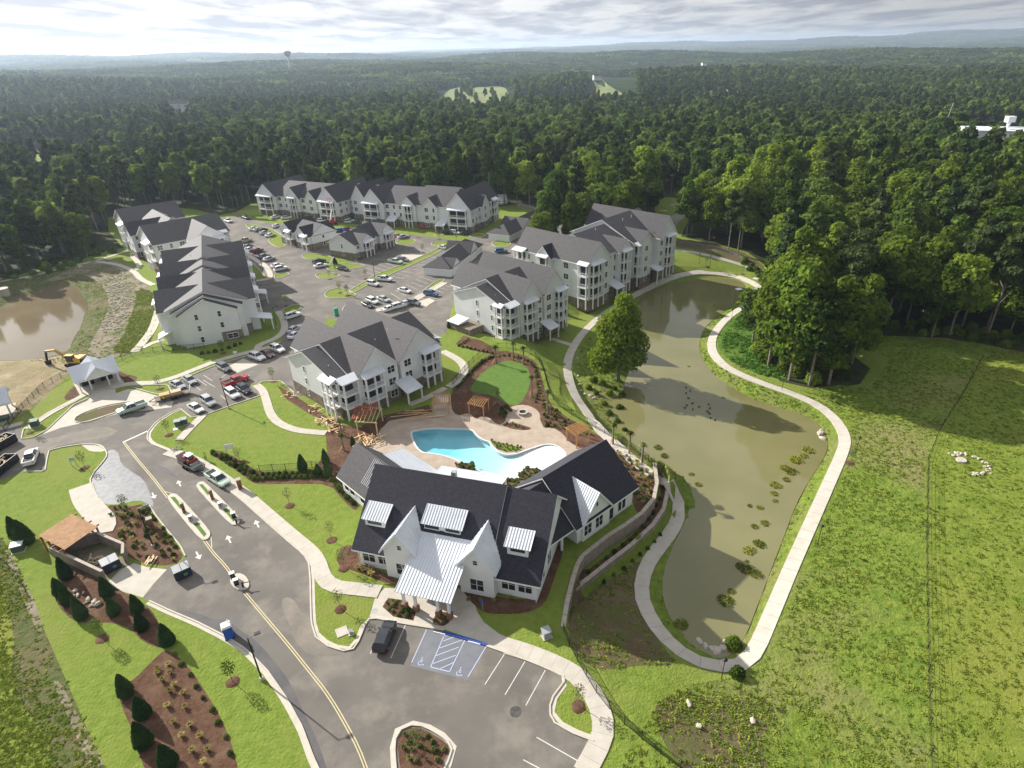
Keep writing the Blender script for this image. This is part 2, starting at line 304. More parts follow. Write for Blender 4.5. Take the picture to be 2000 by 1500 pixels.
LOW += [(LWw[0], 5), (tuple(G(1240,884,0)[:2]), 6), (tuple(G(1190,850,0)[:2]), 6), (tuple(G(1115,806,0)[:2]), 7), (tuple(G(1082,770,0)[:2]), 9), (tuple(G(1064,730,0)[:2]), 10), (tuple(G(1040,700,0)[:2]), 9)]
LOW += [(l2(O2, 2, -1), 6), (l2(O2, -3, 4), 7), (l2(O2, -3, 15), 12), (l2(O2, 22, 15), 14), (l2(O3, -3, 14), 14), (l2(O3, 48, 14), 14), ((80, 235), 25), ((150, 250), 30), ((420, 330), 60), ((420, -120), 60), ((60, -60), 20)]
LOWP = [p for p, _ in LOW]
TERR = UWw + [SWw[1]] + LWw[::-1]
POND = [(1250,588),(1290,560),(1340,543),(1400,541),(1440,549),(1450,560),(1430,590),(1395,615),(1365,640),(1355,670),(1360,700),(1385,735),(1430,765),(1480,790),(1530,805),(1580,820),(1600,845),(1605,870),(1590,900),(1565,935),(1540,980),(1520,1030),(1500,1080),(1480,1130),(1460,1180),(1440,1230),(1420,1262),(1395,1272),(1370,1260),(1345,1230),(1320,1195),(1308,1150),(1320,1090),(1350,1030),(1366,985),(1352,958),(1312,928),(1270,888),(1230,850),(1205,825),(1198,800),(1215,775),(1235,740),(1245,700),(1250,650)]
WZ = -5.0
PONDw = [tuple(G(*p, WZ)[:2]) for p in smooth_pts(POND, True, 1)]
LPOND = [(-30,640),(0,612),(20,592),(60,577),(110,557),(135,560),(150,580),(163,597),(152,620),(147,640),(130,665),(122,690),(60,699),(8,699),(-40,700)]
LPONDw = [tuple(G(*p, -0.8)[:2]) for p in smooth_pts(LPOND, True, 1)]
def hills(X, Y):
    r = np.hypot(X, Y); k = smoothstep((r-420)/1200)
    h = 14*np.sin(X/520+1.3)*np.cos(Y/640+.4)+9*np.sin((X+Y)/310+2)+6*np.sin(X/190-Y/230)
    h = h*k
    k2 = smoothstep((r-1600)/3500); h = h+k2*(24*np.sin(X/1500+Y/1900+1)+16*np.sin(Y/1100-X/2300))
    h = h + 115*np.exp(-(((X-5350)/1500)**2+((Y-8200)/700)**2))
    h = h - 7*smoothstep((r-430)/300)*smoothstep((1500-r)/500)
    return h
def terrain(X, Y):
    X = np.asarray(X, float); Y = np.asarray(Y, float)
    low = in_poly(X, Y, LOWP); s = np.full(X.shape, 9.0); n = len(LOW)
    for i in range(n):
        a, wd = LOW[i]; b, wb = LOW[(i+1) % n]; ww = 0.45 if (wd < 1 and wb < 1) else max(wd, wb if wb >= 1 else wd)
        s = np.minimum(s, seg_dist(X, Y, a, b)/ww)
    H = np.where(low, -4.3*smoothstep(s), 0.0)
    H = np.where(in_poly(X, Y, TERR) & ~low, -2.2, H)
    for P, dep in ((PONDw, 0.95), (LPONDw, 1.1)):
        d = np.full(X.shape, 99.0)
        for i in range(len(P)): d = np.minimum(d, seg_dist(X, Y, P[i], P[(i+1) % len(P)]))
        ins = in_poly(X, Y, P); H = H - np.where(ins, dep+np.minimum(d/4, 1)*1.0, dep*smoothstep(1-d/5.5))
    return H + hills(X, Y)
def HT(x, y): return float(terrain(np.array([x]), np.array([y]))[0])
def GT(px, py, z0=None):
    z = 0.0 if z0 is None else z0
    for _ in range(9): p = G(px, py, z); z = 0.5*z+0.5*HT(p[0], p[1]) if _ > 3 else HT(p[0], p[1])
    p = G(px, py, z); return Vector((p[0], p[1], HT(p[0], p[1])))
def GTn(P):     # many picture points at once -> Nx2 plan points
    P = np.array([p[:2] for p in P], float); z = np.zeros(len(P)); d = np.array([RAY(a, b) for a, b in P])
    for i in range(9):
        t = (z-CAM_H)/d[:, 2]; q = d[:, :2]*t[:, None]; h = terrain(q[:, 0], q[:, 1]); z = h if i < 4 else .5*z+.5*h
    t = (z-CAM_H)/d[:, 2]; return d[:, :2]*t[:, None]
# ================================================================== GROUND (one sheet, split along traced outlines; later outlines win)
REG = []   # (object name, material, picture outline, smoothing iterations)
def reg(name, m, P, it=1, world=False): REG.append((name, m, P, it, world))
reg('hay_field', M_field, [(1812,1600),(1806,1100),(1808,900),(1835,840),(1880,770),(1915,705),(1990,700),(2100,715),(2400,900),(2500,1600)], 0)
reg('meadow', M_mead, [(1180,1600),(1240,1430),(1330,1340),(1420,1325),(1475,1300),(1500,1240),(1560,1110),(1640,920),(1668,860),(1650,812),(1600,775),(1560,762),(1640,752),(1700,760),(1740,700),(1660,668),(1720,655),(1900,668),(2060,700),(1915,705),(1880,770),(1835,840),(1808,900),(1806,1100),(1812,1600)], 0)
reg('pond_bank', M_mead, [(1215,560),(1330,525),(1450,535),(1500,560),(1490,590),(1420,630),(1400,680),(1470,735),(1560,765),(1640,800),(1672,860),(1640,940),(1570,1100),(1500,1260),(1455,1310),(1400,1312),(1340,1295),(1275,1235),(1245,1150),(1270,1080),(1330,1000),(1300,950),(1240,900),(1190,850),(1130,780),(1112,720),(1130,670),(1190,600)], 1)
reg('weedy_slope', mat('weedy_slope', (0.06, 0.13, 0.020), (0.12, 0.19, 0.030), 0.6, 0.95, bump=1.0, bscale=1.6, coord='World', detail=7, spec=0.1, bdist=0.5), [(1405,690),(1400,650),(1440,612),(1490,595),(1530,560),(1560,600),(1560,720),(1540,745),(1460,725)], 1)
reg('bare_slope', M_bare, [(1108,1240),(1118,1165),(1135,1146),(1170,1142),(1205,1125),(1250,1090),(1262,1110),(1246,1160),(1262,1215),(1300,1270),(1330,1300),(1240,1300),(1180,1310),(1130,1290)], 1)
reg('bare_slope', M_bare, [(1330,1345),(1380,1362),(1440,1370),(1500,1360),(1520,1400),(1480,1440),(1510,1520),(1400,1560),(1330,1500),(1290,1440),(1270,1380)], 2)
reg('embankment', M_bare, [(1316,468),(1360,470),(1410,480),(1470,500),(1500,530),(1480,520),(1400,500),(1350,486),(1316,484)], 1)
reg('rough_ground', M_rough, [(-120,1000),(0,1040),(30,1100),(60,1170),(95,1250),(130,1330),(160,1400),(190,1470),(215,1560),(-120,1600)], 1)
reg('field_grass', M_field, [(-120,1120),(0,1140),(30,1240),(20,1330),(60,1400),(100,1450),(110,1600),(-120,1600)], 1)
reg('gravel_strip', M_track, [(5,1070),(22,1080),(50,1140),(75,1190),(84,1235),(72,1232),(50,1180),(25,1130)], 1)
reg('gravel_strip', M_track, [(100,1330),(118,1330),(150,1395),(185,1450),(215,1530),(190,1530),(150,1440)], 1)
reg('rough_bank', M_rough, [(-120,560),(0,552),(100,530),(190,514),(250,530),(290,560),(305,600),(300,650),(262,690),(225,700),(180,700),(120,712),(0,700),(-120,720)], 1)
reg('construction_dirt', M_sand, [(-60,690),(60,700),(150,690),(175,700),(135,730),(100,765),(60,800),(-60,860)], 1)
reg('dirt_track', M_track, [(60,560),(130,530),(190,505),(235,510),(275,540),(300,575),(310,620),(285,660),(240,700),(160,700),(195,640),(215,600),(205,560),(170,535),(120,545)], 2)
reg('bare_bed', M_bare, [(248,492),(300,520),(312,560),(330,580),(320,540),(300,500),(270,480)], 1)
reg('rough_bank', M_rough, [(215,690),(240,660),(262,600),(270,560),(300,570),(312,600),(300,660),(270,690)], 1)
ROAD1 = [(640,1560),(612,1480),(590,1420),(560,1365),(522,1310),(480,1268),(440,1243),(385,1215),(330,1192),(292,1174),(250,1156),(260,1120),(325,1108),(352,1098),(362,1086),(352,1066),(330,1040),(305,1008),(290,985),(272,972),(235,985),(192,972),(180,955),(176,938),(184,922),(200,904),(209,890),(206,879),(190,870),(160,868),(125,873),(94,880),(88,921),(46,921),(0,938),(-80,958),(-80,852),(0,838),(42,832),(42,857),(62,856),(85,846),(105,826),(130,802),(150,786),(176,778),(232,772),(262,762),(300,772),(340,778),(375,785),(367,799),(330,808),(306,824),(290,842),(287,858),(298,868),(328,880),(360,897),(400,925),(440,950),(480,980),(520,1015),(560,1050),(590,1078),(603,1100),(606,1130),(607,1180),(608,1215),(616,1244),(640,1262),(670,1272),(690,1268),(702,1250),(715,1215),(724,1206),(790,1219),(870,1232),(970,1265),(1040,1294),(1108,1323),(1077,1365),(1072,1389),(1080,1410),(1116,1431),(1161,1449),(1146,1462),(1122,1500),(1100,1560)]
reg('road', M_asph, ROAD1, 0)
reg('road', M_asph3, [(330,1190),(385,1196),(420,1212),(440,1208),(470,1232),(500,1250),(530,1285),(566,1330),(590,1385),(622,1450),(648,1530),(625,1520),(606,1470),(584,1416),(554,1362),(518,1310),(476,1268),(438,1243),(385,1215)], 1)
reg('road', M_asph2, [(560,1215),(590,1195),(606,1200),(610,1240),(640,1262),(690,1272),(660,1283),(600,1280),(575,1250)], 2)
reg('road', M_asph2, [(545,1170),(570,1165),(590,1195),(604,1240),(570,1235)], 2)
reg('road', M_asph3, [(300,905),(330,915),(350,935),(335,930),(310,918)], 1)
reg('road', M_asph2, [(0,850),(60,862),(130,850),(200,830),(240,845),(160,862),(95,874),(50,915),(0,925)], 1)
reg('parking_lot', M_asph, [(338,772),(330,752),(345,745),(420,714),(500,690),(548,668),(556,650),(590,640),(640,690),(640,760),(580,775),(548,744),(514,745),(490,750),(500,758),(518,770),(452,792),(400,811),(374,816),(355,797),(330,808),(300,800)], 0)
reg('parking_lot', M_asph, [(560,670),(552,640),(556,622),(536,606),(512,612),(492,606),(484,545),(470,500),(440,480),(425,440),(436,425),(470,420),(505,432),(560,441),(640,448),(700,446),(800,458),(900,470),(960,452),(1010,440),(1095,425),(1110,450),(1060,475),(1000,505),(990,540),(950,570),(900,560),(885,590),(872,650),(850,660),(780,650),(640,620),(600,700)], 0)
reg('street', M_street, [(1300,400),(1340,395),(1400,400),(1400,412),(1350,410),(1318,440),(1318,470),(1300,470)], 1)
reg('street', M_street, [(1058,345),(1105,342),(1120,355),(1100,372),(1062,366)], 1)
for P in ([(1288,388),(1345,388),(1400,396),(1340,393),(1300,397)], [(1282,398),(1335,405),(1322,420),(1285,425)], [(965,405),(1020,404),(1015,430),(965,440)], [(880,440),(960,425),(1010,415),(1020,430),(965,448),(890,462)]): reg('lawn', M_lawn, P, 1)
# concrete pads
reg('concrete_pad', M_conc, [(172,782),(178,768),(205,740),(224,748),(226,768),(250,760),(262,760),(300,771),(340,778),(335,795),(300,800),(240,805),(180,822),(120,835),(84,848),(105,826),(130,802)], 0)
reg('concrete_pad', M_conc, [(210,1137),(236,1112),(262,1100),(290,1108),(326,1112),(300,1140),(279,1167),(250,1158),(225,1152)], 0)
reg('concrete_pad', M_conc, [(157,868),(190,866),(204,872),(206,882),(176,882),(166,874)], 1)
reg('dumpster_floor', M_track, [(96,1052),(180,1035),(240,1092),(262,1100),(236,1112),(205,1135),(150,1100)], 0)
reg('slurry_patch', M_pad, [(176,938),(184,922),(200,904),(209,890),(210,880),(222,877),(232,885),(236,905),(255,920),(280,935),(292,960),(302,990),(290,986),(272,975),(235,985),(205,985),(190,975),(180,958)], 1)
reg('plaza', M_conc, [(733,1166),(745,1155),(752,1148),(800,1152),(830,1130),(905,1152),(925,1170),(932,1195),(945,1215),(975,1238),(1005,1250),(990,1272),(945,1256),(870,1230),(800,1216),(722,1204)], 0)
reg('accessible_bay', M_bay, [(832,1226),(952,1262),(914,1328),(801,1300)], 0)
reg('concrete_bay', M_conc, [(445,716),(475,700),(504,712),(463,728)], 0)
reg('concrete_bay', M_conc, [(785,497),(826,498),(812,507),(795,508),(780,504)], 0)
reg('concrete_bay', M_conc, [(812,590),(838,582),(850,587),(830,600),(820,598)], 0)
# pool terrace and beds
reg('pool_deck', M_deck, [(700,880),(735,860),(740,838),(760,820),(840,806),(846,800),(847,770),(880,770),(882,800),(895,812),(917,806),(955,810),(985,825),(992,803),(1008,790),(1030,790),(1048,800),(1055,820),(1062,836),(1078,832),(1105,846),(1150,870),(1187,858),(1240,950),(1244,985),(1180,900),(1040,985),(900,955),(800,925),(740,940)], 0)
MU = M_mulch
reg('mulch_bed', MU, [(636,842),(660,828),(700,835),(748,812),(800,800),(838,790),(845,806),(760,822),(742,840),(736,862),(712,880),(690,905),(675,930),(662,960),(652,955),(645,940),(640,900)], 0)
reg('mulch_bed', MU, [(880,765),(900,740),(925,712),(958,690),(985,684),(1022,692),(1048,706),(1058,735),(1068,775),(1082,798),(1120,822),(1165,848),(1200,868),(1242,893),(1272,916),(1282,948),(1270,985),(1250,1010),(1236,985),(1236,955),(1187,858),(1160,868),(1140,880),(1110,862),(1100,847),(1078,834),(1062,837),(1055,818),(1042,795),(1005,790),(992,803),(986,826),(972,830),(955,815),(940,812),(930,820),(917,806),(893,812),(882,800)], 1)
reg('artificial_lawn', M_turf, [(914,764),(932,738),(952,720),(975,708),(1000,703),(1025,712),(1036,730),(1035,752),(1025,775),(1018,787),(1000,793),(983,784),(960,772),(940,768)], 2)
reg('fire_pit_terrace', M_deck, [(986,808),(990,799),(1005,792),(1025,790),(1045,797),(1055,808),(1055,820),(1045,828),(1050,836),(1040,838),(1020,828),(1000,828),(988,820)], 1)
reg('planting_bed', MU, [(980,828),(1000,824),(1020,830),(1040,836),(1030,841),(1000,838),(985,832)], 1)
reg('mulch_bed', MU, [(405,884),(425,878),(455,890),(480,905),(505,922),(560,921),(640,915),(652,925),(680,960),(702,985),(695,1000),(668,975),(645,946),(580,945),(510,946),(495,944),(470,925),(440,905)], 1)
reg('mulch_bed', MU, [(605,925),(625,900),(638,880),(650,885),(660,920),(655,945),(640,925)], 1)
reg('mulch_bed', MU, [(105,1161),(112,1135),(130,1100),(150,1090),(165,1105),(180,1120),(210,1137),(234,1152),(285,1182),(303,1200),(321,1245),(330,1262),(318,1268),(279,1254),(258,1230),(222,1215),(168,1218),(141,1212),(114,1185)], 1)
reg('mulch_bed', MU, [(300,1288),(322,1268),(341,1276),(372,1306),(402,1352),(432,1402),(452,1450),(470,1520),(290,1520),(270,1470),(262,1434),(237,1380),(230,1345),(261,1328)], 1)
reg('mulch_bed', MU, [(205,1008),(207,993),(217,985),(250,990),(283,983),(300,1008),(330,1048),(352,1075),(358,1088),(345,1100),(322,1106),(270,1098),(240,1080),(220,1055),(195,1035)], 1)
reg('mulch_bed', MU, [(124,775),(140,758),(150,752),(158,768),(150,775),(130,784)], 1)
reg('mulch_bed', MU, [(222,722),(232,720),(240,730),(270,735),(265,745),(248,750),(228,752)], 1)
reg('mulch_bed', MU, [(758,1168),(788,1172),(812,1196),(808,1212),(768,1204),(747,1185)], 0)
reg('mulch_bed', MU, [(843,1215),(852,1198),(868,1194),(882,1200),(880,1214),(865,1224),(852,1222)], 1)
reg('mulch_bed', MU, [(655,1090),(672,1062),(705,1068),(712,1105),(760,1120),(790,1140),(770,1145),(700,1118),(665,1108)], 1)
reg('mulch_bed', MU, [(903,1152),(968,1166),(1045,1172),(1060,1135),(1078,1070),(1095,1062),(1100,1080),(1082,1130),(1066,1180),(1030,1198),(975,1200),(940,1195),(915,1170)], 1)
reg('mulch_bed', MU, [(540,752),(560,762),(640,815),(670,830),(660,836),(600,806),(560,780)], 0)
reg('mulch_bed', MU, [(890,672),(905,655),(940,665),(985,690),(960,692),(925,685)], 0)
reg('mulch_bed', MU, [(1130,1090),(1150,1112),(1185,1085),(1235,1045),(1268,1010),(1290,968),(1290,935),(1282,910),(1292,915),(1300,945),(1296,985),(1272,1025),(1230,1062),(1187,1098),(1150,1126),(1128,1136)], 0)
reg('mulch_island', MU, [(776,1464),(778,1440),(790,1425),(806,1421),(828,1424),(874,1452),(878,1465),(868,1485),(850,1520),(785,1520)], 1)
reg('mulch_island', M_bare, [(145,822),(152,812),(200,795),(250,786),(266,786),(262,792),(220,806),(165,824),(148,826)], 1)
# lawn islands that sit inside the paving
LI = []
def island(P, it=1, name='lawn', m=None): reg(name, m or M_lawn, P, it); LI.append((P, it))
island([(42,857),(46,838),(60,828),(105,802),(150,782),(176,770),(174,778),(145,790),(118,815),(92,840),(62,856)], 0)
island([(262,758),(285,752),(328,752),(338,770),(320,773),(290,766)], 0)
island([(1110,1323),(1130,1335),(1152,1370),(1166,1410),(1163,1440),(1120,1424),(1086,1402),(1082,1385),(1088,1362)], 1)
island([(480,436),(500,440),(530,447),(552,460),(560,480),(545,486),(522,472),(530,462),(500,446),(482,446)], 1)
island([(587,500),(600,494),(650,500),(648,512),(640,520),(660,514),(720,518),(700,524),(650,530),(638,526),(630,505),(600,508)], 1)
island([(614,538),(625,532),(650,533),(668,538),(650,544),(625,545)], 1)
island([(632,575),(645,565),(665,562),(680,566),(700,578),(670,583),(640,583)], 1)
island([(646,480),(660,470),(668,468),(665,490),(700,512),(660,515),(650,500)], 0)
island([(772,470),(800,466),(815,470),(800,479),(776,478)], 1)
island([(840,475),(860,471),(900,472),(905,480),(870,484),(845,480)], 1)
island([(846,458),(866,452),(868,460),(852,462)], 1)
island([(912,463),(930,456),(952,458),(940,464)], 1)
island([(958,474),(985,464),(1000,475),(990,484),(965,482)], 1)
island([(478,500),(500,520),(518,540),(522,545),(500,546),(490,540),(478,520)], 0)
island([(536,536),(560,532),(566,536),(545,544),(536,545)], 0)
island([(548,606),(575,594),(590,597),(585,606),(560,612)], 1)
island([(668,607),(672,598),(680,594),(690,600),(676,615)], 1)
STRIP1 = [(682,568),(735,536),(790,515),(842,492),(860,483),(866,486),(850,496),(792,523),(740,546),(686,574)]
STRIP2 = [(735,604),(770,598),(815,577),(850,550),(866,545),(868,548),(840,566),(800,592),(760,606)]
island(STRIP1, 0); island(STRIP2, 0)
POOL = [(800,846),(812,840),(850,836),(890,838),(922,838),(930,850),(945,860),(956,862),(962,873),(975,884),(990,888),(1010,886),(1030,878),(1078,863),(1112,888),(1085,905),(1062,918),(1040,930),(1010,935),(985,932),(960,925),(930,918),(905,905),(880,893),(850,886),(818,884)]
POOLw = [tuple(G(*p, 0)[:2]) for p in smooth_pts(POOL, True, 2)]

def build_ground():
    verts = []; edges = []
    def add_ring(W):
        k = len(verts); n = len(W)
        for p in W: verts.append((float(p[0]), float(p[1])))
        edges.extend([(k+i, k+(i+1) % n) for i in range(n)])
    polys = []
    for name, m, P, it, world in REG:
        W = GTn(smooth_pts(P, True, it)) if it else GTn(P)
        # densify long sides a little so they follow the slope
        D = []
        for i in range(len(W)):
            a, b = W[i], W[(i+1) % len(W)]; l = np.hypot(*(b-a)); k = max(1, int(l/8))
            for j in range(k): D.append(a+(b-a)*j/k)
        polys.append(np.array(D)); add_ring(D)
    add_ring(POOLw)
    def offset_line(Wl, d):
        W = [np.array(p) for p in Wl]; out = []
        for i in range(len(W)):
            t = W[min(i+1, len(W)-1)]-W[max(i-1, 0)]; t = t/np.linalg.norm(t); out.append(W[i]+np.array([-t[1], t[0]])*d)
        return out
    for Wl in (UWw, LWw, SWw):
        for d in (-0.28, 0.28, 0.8, -0.8):
            O = offset_line(Wl, d); k = len(verts)
            pts = []
            for i in range(len(O)-1):
                n = max(1, int(np.linalg.norm(O[i+1]-O[i])/1.0))
                for j in range(n): pts.append(O[i]+(O[i+1]-O[i])*j/n)
            pts.append(O[-1])
            for p in pts: verts.append((float(p[0]), float(p[1])))
            if abs(d) < .5: edges.extend([(k+i, k+i+1) for i in range(len(pts)-1)])
    for P in (PONDw, CLEARw): add_ring([tuple(p) for p in P])
    # grid, finer where the ground slopes
    def grid(x0, x1, y0, y1, s):
        gx, gy = np.meshgrid(np.arange(x0, x1, s), np.arange(y0, y1, s)); gx = gx.ravel(); gy = gy.ravel()
        gx = gx+NR.uniform(-.12, .12, gx.shape)*s; gy = gy+NR.uniform(-.12, .12, gy.shape)*s; return gx, gy
    gx, gy = grid(-60, 130, 18, 260, 2.6); h = terrain(gx, gy); near = (h < -0.02)
    verts.extend(zip(gx[near].tolist(), gy[near].tolist()))
    gx, gy = grid(-170, -90, 110, 230, 3.0); h = terrain(gx, gy); near = (h < -0.02); verts.extend(zip(gx[near].tolist(), gy[near].tolist()))
    gx, gy = grid(-420, 420, -40, 560, 14); verts.extend(zip(gx.tolist(), gy.tolist()))
    vo, eo, fo, *_ = delaunay_2d_cdt([Vector(v) for v in verts], edges, [], 0, 1e-4)
    V = np.array([(v.x, v.y) for v in vo]); F = [f for f in fo if len(f) == 3]; F = np.array(F)
    Z = terrain(V[:, 0], V[:, 1]); C = V[F].mean(axis=1)
    # forest floor test: everything outside the clearing
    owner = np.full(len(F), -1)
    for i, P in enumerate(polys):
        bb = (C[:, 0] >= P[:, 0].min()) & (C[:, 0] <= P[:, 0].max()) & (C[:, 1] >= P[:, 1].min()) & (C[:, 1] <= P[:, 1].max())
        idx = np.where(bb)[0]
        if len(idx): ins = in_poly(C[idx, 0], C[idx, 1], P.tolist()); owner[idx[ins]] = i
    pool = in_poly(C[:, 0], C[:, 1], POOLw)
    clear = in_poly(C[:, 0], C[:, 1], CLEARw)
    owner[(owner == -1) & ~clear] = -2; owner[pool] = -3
    groups = {}
    for i, (name, m, P, it, wd) in enumerate(REG): groups.setdefault((name, m.name), []).append(i)
    groups[('lawn', M_lawn.name)] = groups.get(('lawn', M_lawn.name), [])+[-1]
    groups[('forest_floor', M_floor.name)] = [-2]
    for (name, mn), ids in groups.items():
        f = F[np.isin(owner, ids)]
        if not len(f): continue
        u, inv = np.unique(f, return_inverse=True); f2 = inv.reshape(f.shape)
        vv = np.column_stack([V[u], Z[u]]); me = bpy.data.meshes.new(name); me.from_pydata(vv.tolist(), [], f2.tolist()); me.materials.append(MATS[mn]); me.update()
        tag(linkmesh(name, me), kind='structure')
    return len(F)
# clearing outline (bases of the surrounding trees)
CLEAR = [(-400,1700),(-400,700),(-200,560),(0,548),(60,530),(130,517),(200,492),(240,484),(212,452),(210,425),(300,402),(375,408),(428,420),(462,414),(490,398)]
CLEARw = [tuple(p) for p in GTn(CLEAR)]+[(-128, 330), (-60, 318), (-20, 300), (5, 318)]+[tuple(p) for p in GTn([(1015,398),(1040,408),(1080,420),(1120,432),(1150,428)])]+[l2(O3, -2, 34), l2(O3, 46, 34)]+[tuple(p) for p in GTn([(1290,452),(1280,425),(1278,395),(1300,385),(1400,392),(1405,412),(1350,418),(1330,462),(1400,478),(1460,492),(1490,515),(1515,545),(1500,575),(1480,620),(1455,660),(1470,700),(1525,745),(1600,762),(1680,750),(1700,720),(1660,690),(1645,668),(1700,655),(1850,660),(1980,690),(2100,700),(2300,720)])]+[(420, 150), (420, -60), (-200, -60)]
n_faces = build_ground()
# far land: polar sheet to the horizon, a little below the near sheet where they overlap
def far_land():
    rs = [330]+list(np.geomspace(380, 16000, 90)); th = np.linspace(-78, 78, 150)
    T = np.radians(th); vs = []; fs = []
    for r in rs:
        X = r*np.sin(T); Y = r*np.cos(T); Z = terrain(X, Y)
        k = 1.5 if r < 560 else 0.3
        Z = Z - k; 
        if r > 9000: Z = Z+ (r-9000)/7000*18
        vs += list(zip(X.tolist(), Y.tolist(), Z.tolist()))
    n = len(T)
    for i in range(len(rs)-1):
        for j in range(n-1): a = i*n+j; fs.append((a, a+1, a+n+1, a+n))
    me = bpy.data.meshes.new('hills'); me.from_pydata(vs, [], fs); me.materials.append(M_far); me.polygons.foreach_set('use_smooth', [True]*len(fs)); me.update()
    tag(linkmesh('hills', me), kind='structure')
far_land()
def plane_poly(name, W, z, m, kind='structure', parent=None):
    P = [Vector((p[0], p[1], 0)) for p in W]; tris = tessellate_polygon([P]); me = bpy.data.meshes.new(name)
    me.from_pydata([(p[0], p[1], z) for p in W], [], [tuple(t) for t in tris]); me.materials.append(m); me.update()
    # face up
    if me.polygons and me.polygons[0].normal.z < 0: me.flip_normals()
    o = linkmesh(name, me, parent); 
    if kind: tag(o, kind=kind)
    return o
def grow(W, d):
    c = np.mean(np.array(W), axis=0); out = []; n = len(W)
    A = sum(W[i][0]*W[(i+1) % n][1]-W[(i+1) % n][0]*W[i][1] for i in range(n)); s = -1 if A > 0 else 1
    for i in range(n):
        t = np.array(W[(i+1) % n])-np.array(W[i-1]); t = t/(np.linalg.norm(t)+1e-9); out.append((W[i][0]-t[1]*d*s, W[i][1]+t[0]*d*s))
    return out
plane_poly('pond_water', grow(PONDw, 1.3), WZ, M_pond)
plane_poly('pond_water', grow(LPONDw, 1.5), -0.8, M_pond2)

# ------------------------------------------------------------------ kerbs, pavements, painted lines
def world_line(P, it=1, closed=False):
    W = GTn(smooth_pts(P, closed, it) if it else P)
    return [np.array(p) for p in W]
def resample(W, step, closed=False):
    pts = list(W)+([W[0]] if closed else []); seg = [np.linalg.norm(pts[i+1]-pts[i]) for i in range(len(pts)-1)]; tot = sum(seg); n = max(1, int(round(tot/step))); out = []; 
    cum = np.concatenate([[0], np.cumsum(seg)]); A = np.array(pts)
    for i in range(n+1):
        s = tot*i/n; out.append(np.array([np.interp(s, cum, A[:, 0]), np.interp(s, cum, A[:, 1])]))
    return out
def strip(name, P, w, z0, z1, m, it=1, closed=False, step=2.0, off=0.0, kind='structure', world=None):
    W = resample(world if world is not None else world_line(P, it, closed), step, closed); mb = MB(); n = len(W); Ls = []; Rs = []
    for i in range(n):
        if closed: t = W[(i+1) % (n-1)]-W[(i-1) % (n-1)] if 0 < i < n-1 else W[1]-W[n-2]
        else: t = W[min(i+1, n-1)]-W[max(i-1, 0)]
        t = t/(np.linalg.norm(t)+1e-9); nn = np.array([-t[1], t[0]]); Ls.append(W[i]+nn*(off+w/2)); Rs.append(W[i]+nn*(off-w/2))
    A = np.array(Ls+Rs); Z = terrain(A[:, 0], A[:, 1])
    if w < 1.2: Zm = np.maximum(Z[:n], Z[n:]); Z = np.concatenate([Zm, Zm])
    vs = []
    for i in range(n): vs += [(*Ls[i], Z[i]+z0), (*Ls[i], Z[i]+z1), (*Rs[i], Z[n+i]+z1), (*Rs[i], Z[n+i]+z0)]
    fs = []
    for i in range(n-1):
        a = 4*i; b = a+4; fs += [(a, a+1, b+1, b), (a+1, a+2, b+2, b+1), (a+2, a+3, b+3, b+2)]
    fs += [(0, 3, 2, 1), (4*n-4, 4*n-3, 4*n-2, 4*n-1)]
    mb.add(vs, fs); o = mb.build(name, m); bm = bmesh.new(); bm.from_mesh(o.data); bmesh.ops.recalc_face_normals(bm, faces=bm.faces); bm.to_mesh(o.data); bm.free()
    return tag(o, kind=kind)
def kerb(P, closed=False, it=1, gutter=True, off=0.0):
    strip('kerb', P, 0.20, -0.2, 0.14, M_kerb, it, closed, 1.2, off)
# kerb lines
KL = [([(640,1540),(612,1480),(590,1420),(560,1365),(522,1310),(480,1268),(440,1243),(385,1215),(330,1192),(292,1174)], 0),
 ([(362,1086),(352,1066),(330,1040),(305,1008),(292,988)], 0),
 ([(46,921),(88,921),(92,896),(96,880),(125,873),(160,868),(190,868),(206,878),(210,890),(200,904),(184,922),(176,938),(180,955),(192,972)], 0),
 ([(352,798),(330,808),(306,824),(290,842),(287,858),(298,868),(328,880),(360,897),(400,925),(440,950),(480,980),(520,1015),(560,1050),(590,1078),(603,1100),(606,1130),(607,1180),(608,1215),(616,1244),(640,1262),(670,1272),(690,1268),(702,1250),(715,1215),(724,1206),(790,1219),(868,1231)], 0),
 ([(950,1262),(1040,1294),(1108,1323),(1077,1365),(1072,1389),(1080,1410),(1116,1431),(1160,1448)], 0),
 ([(345,745),(420,714),(500,690),(548,668)], 0), ([(374,816),(400,811),(452,792),(518,770),(498,754),(514,745),(548,744),(575,768)], 0), ([(352,798),(374,816)], 0)]
for P, it in KL: kerb(P, it=it)
for P, it in LI[:2]: kerb(P, closed=True, it=it)
for P, it in LI[3:]: kerb(P, closed=True, it=it)
kerb([(776,1530),(770,1464),(772,1438),(787,1420),(806,1415),(830,1418),(880,1449),(884,1465),(874,1490),(855,1530)], it=2)
strip('gutter', [(772,1530),(766,1466),(768,1434),(784,1416),(806,1411),(832,1415),(884,1447),(889,1466),(878,1492),(860,1530)], 0.55, -0.05, 0.03, M_kerb, 1)
for P, it in KL[3:5]: strip('gutter', P, 0.5, -0.05, 0.025, M_kerb, it, off=0.33 if P[0][0] < 900 else 0.33)
strip('gutter', KL[0][0], 0.5, -0.05, 0.025, M_kerb, 0, off=0.33)
kerb([(143,824),(150,811),(200,793),(252,784),(270,785),(264,794),(220,808),(165,827)], closed=True, it=1)
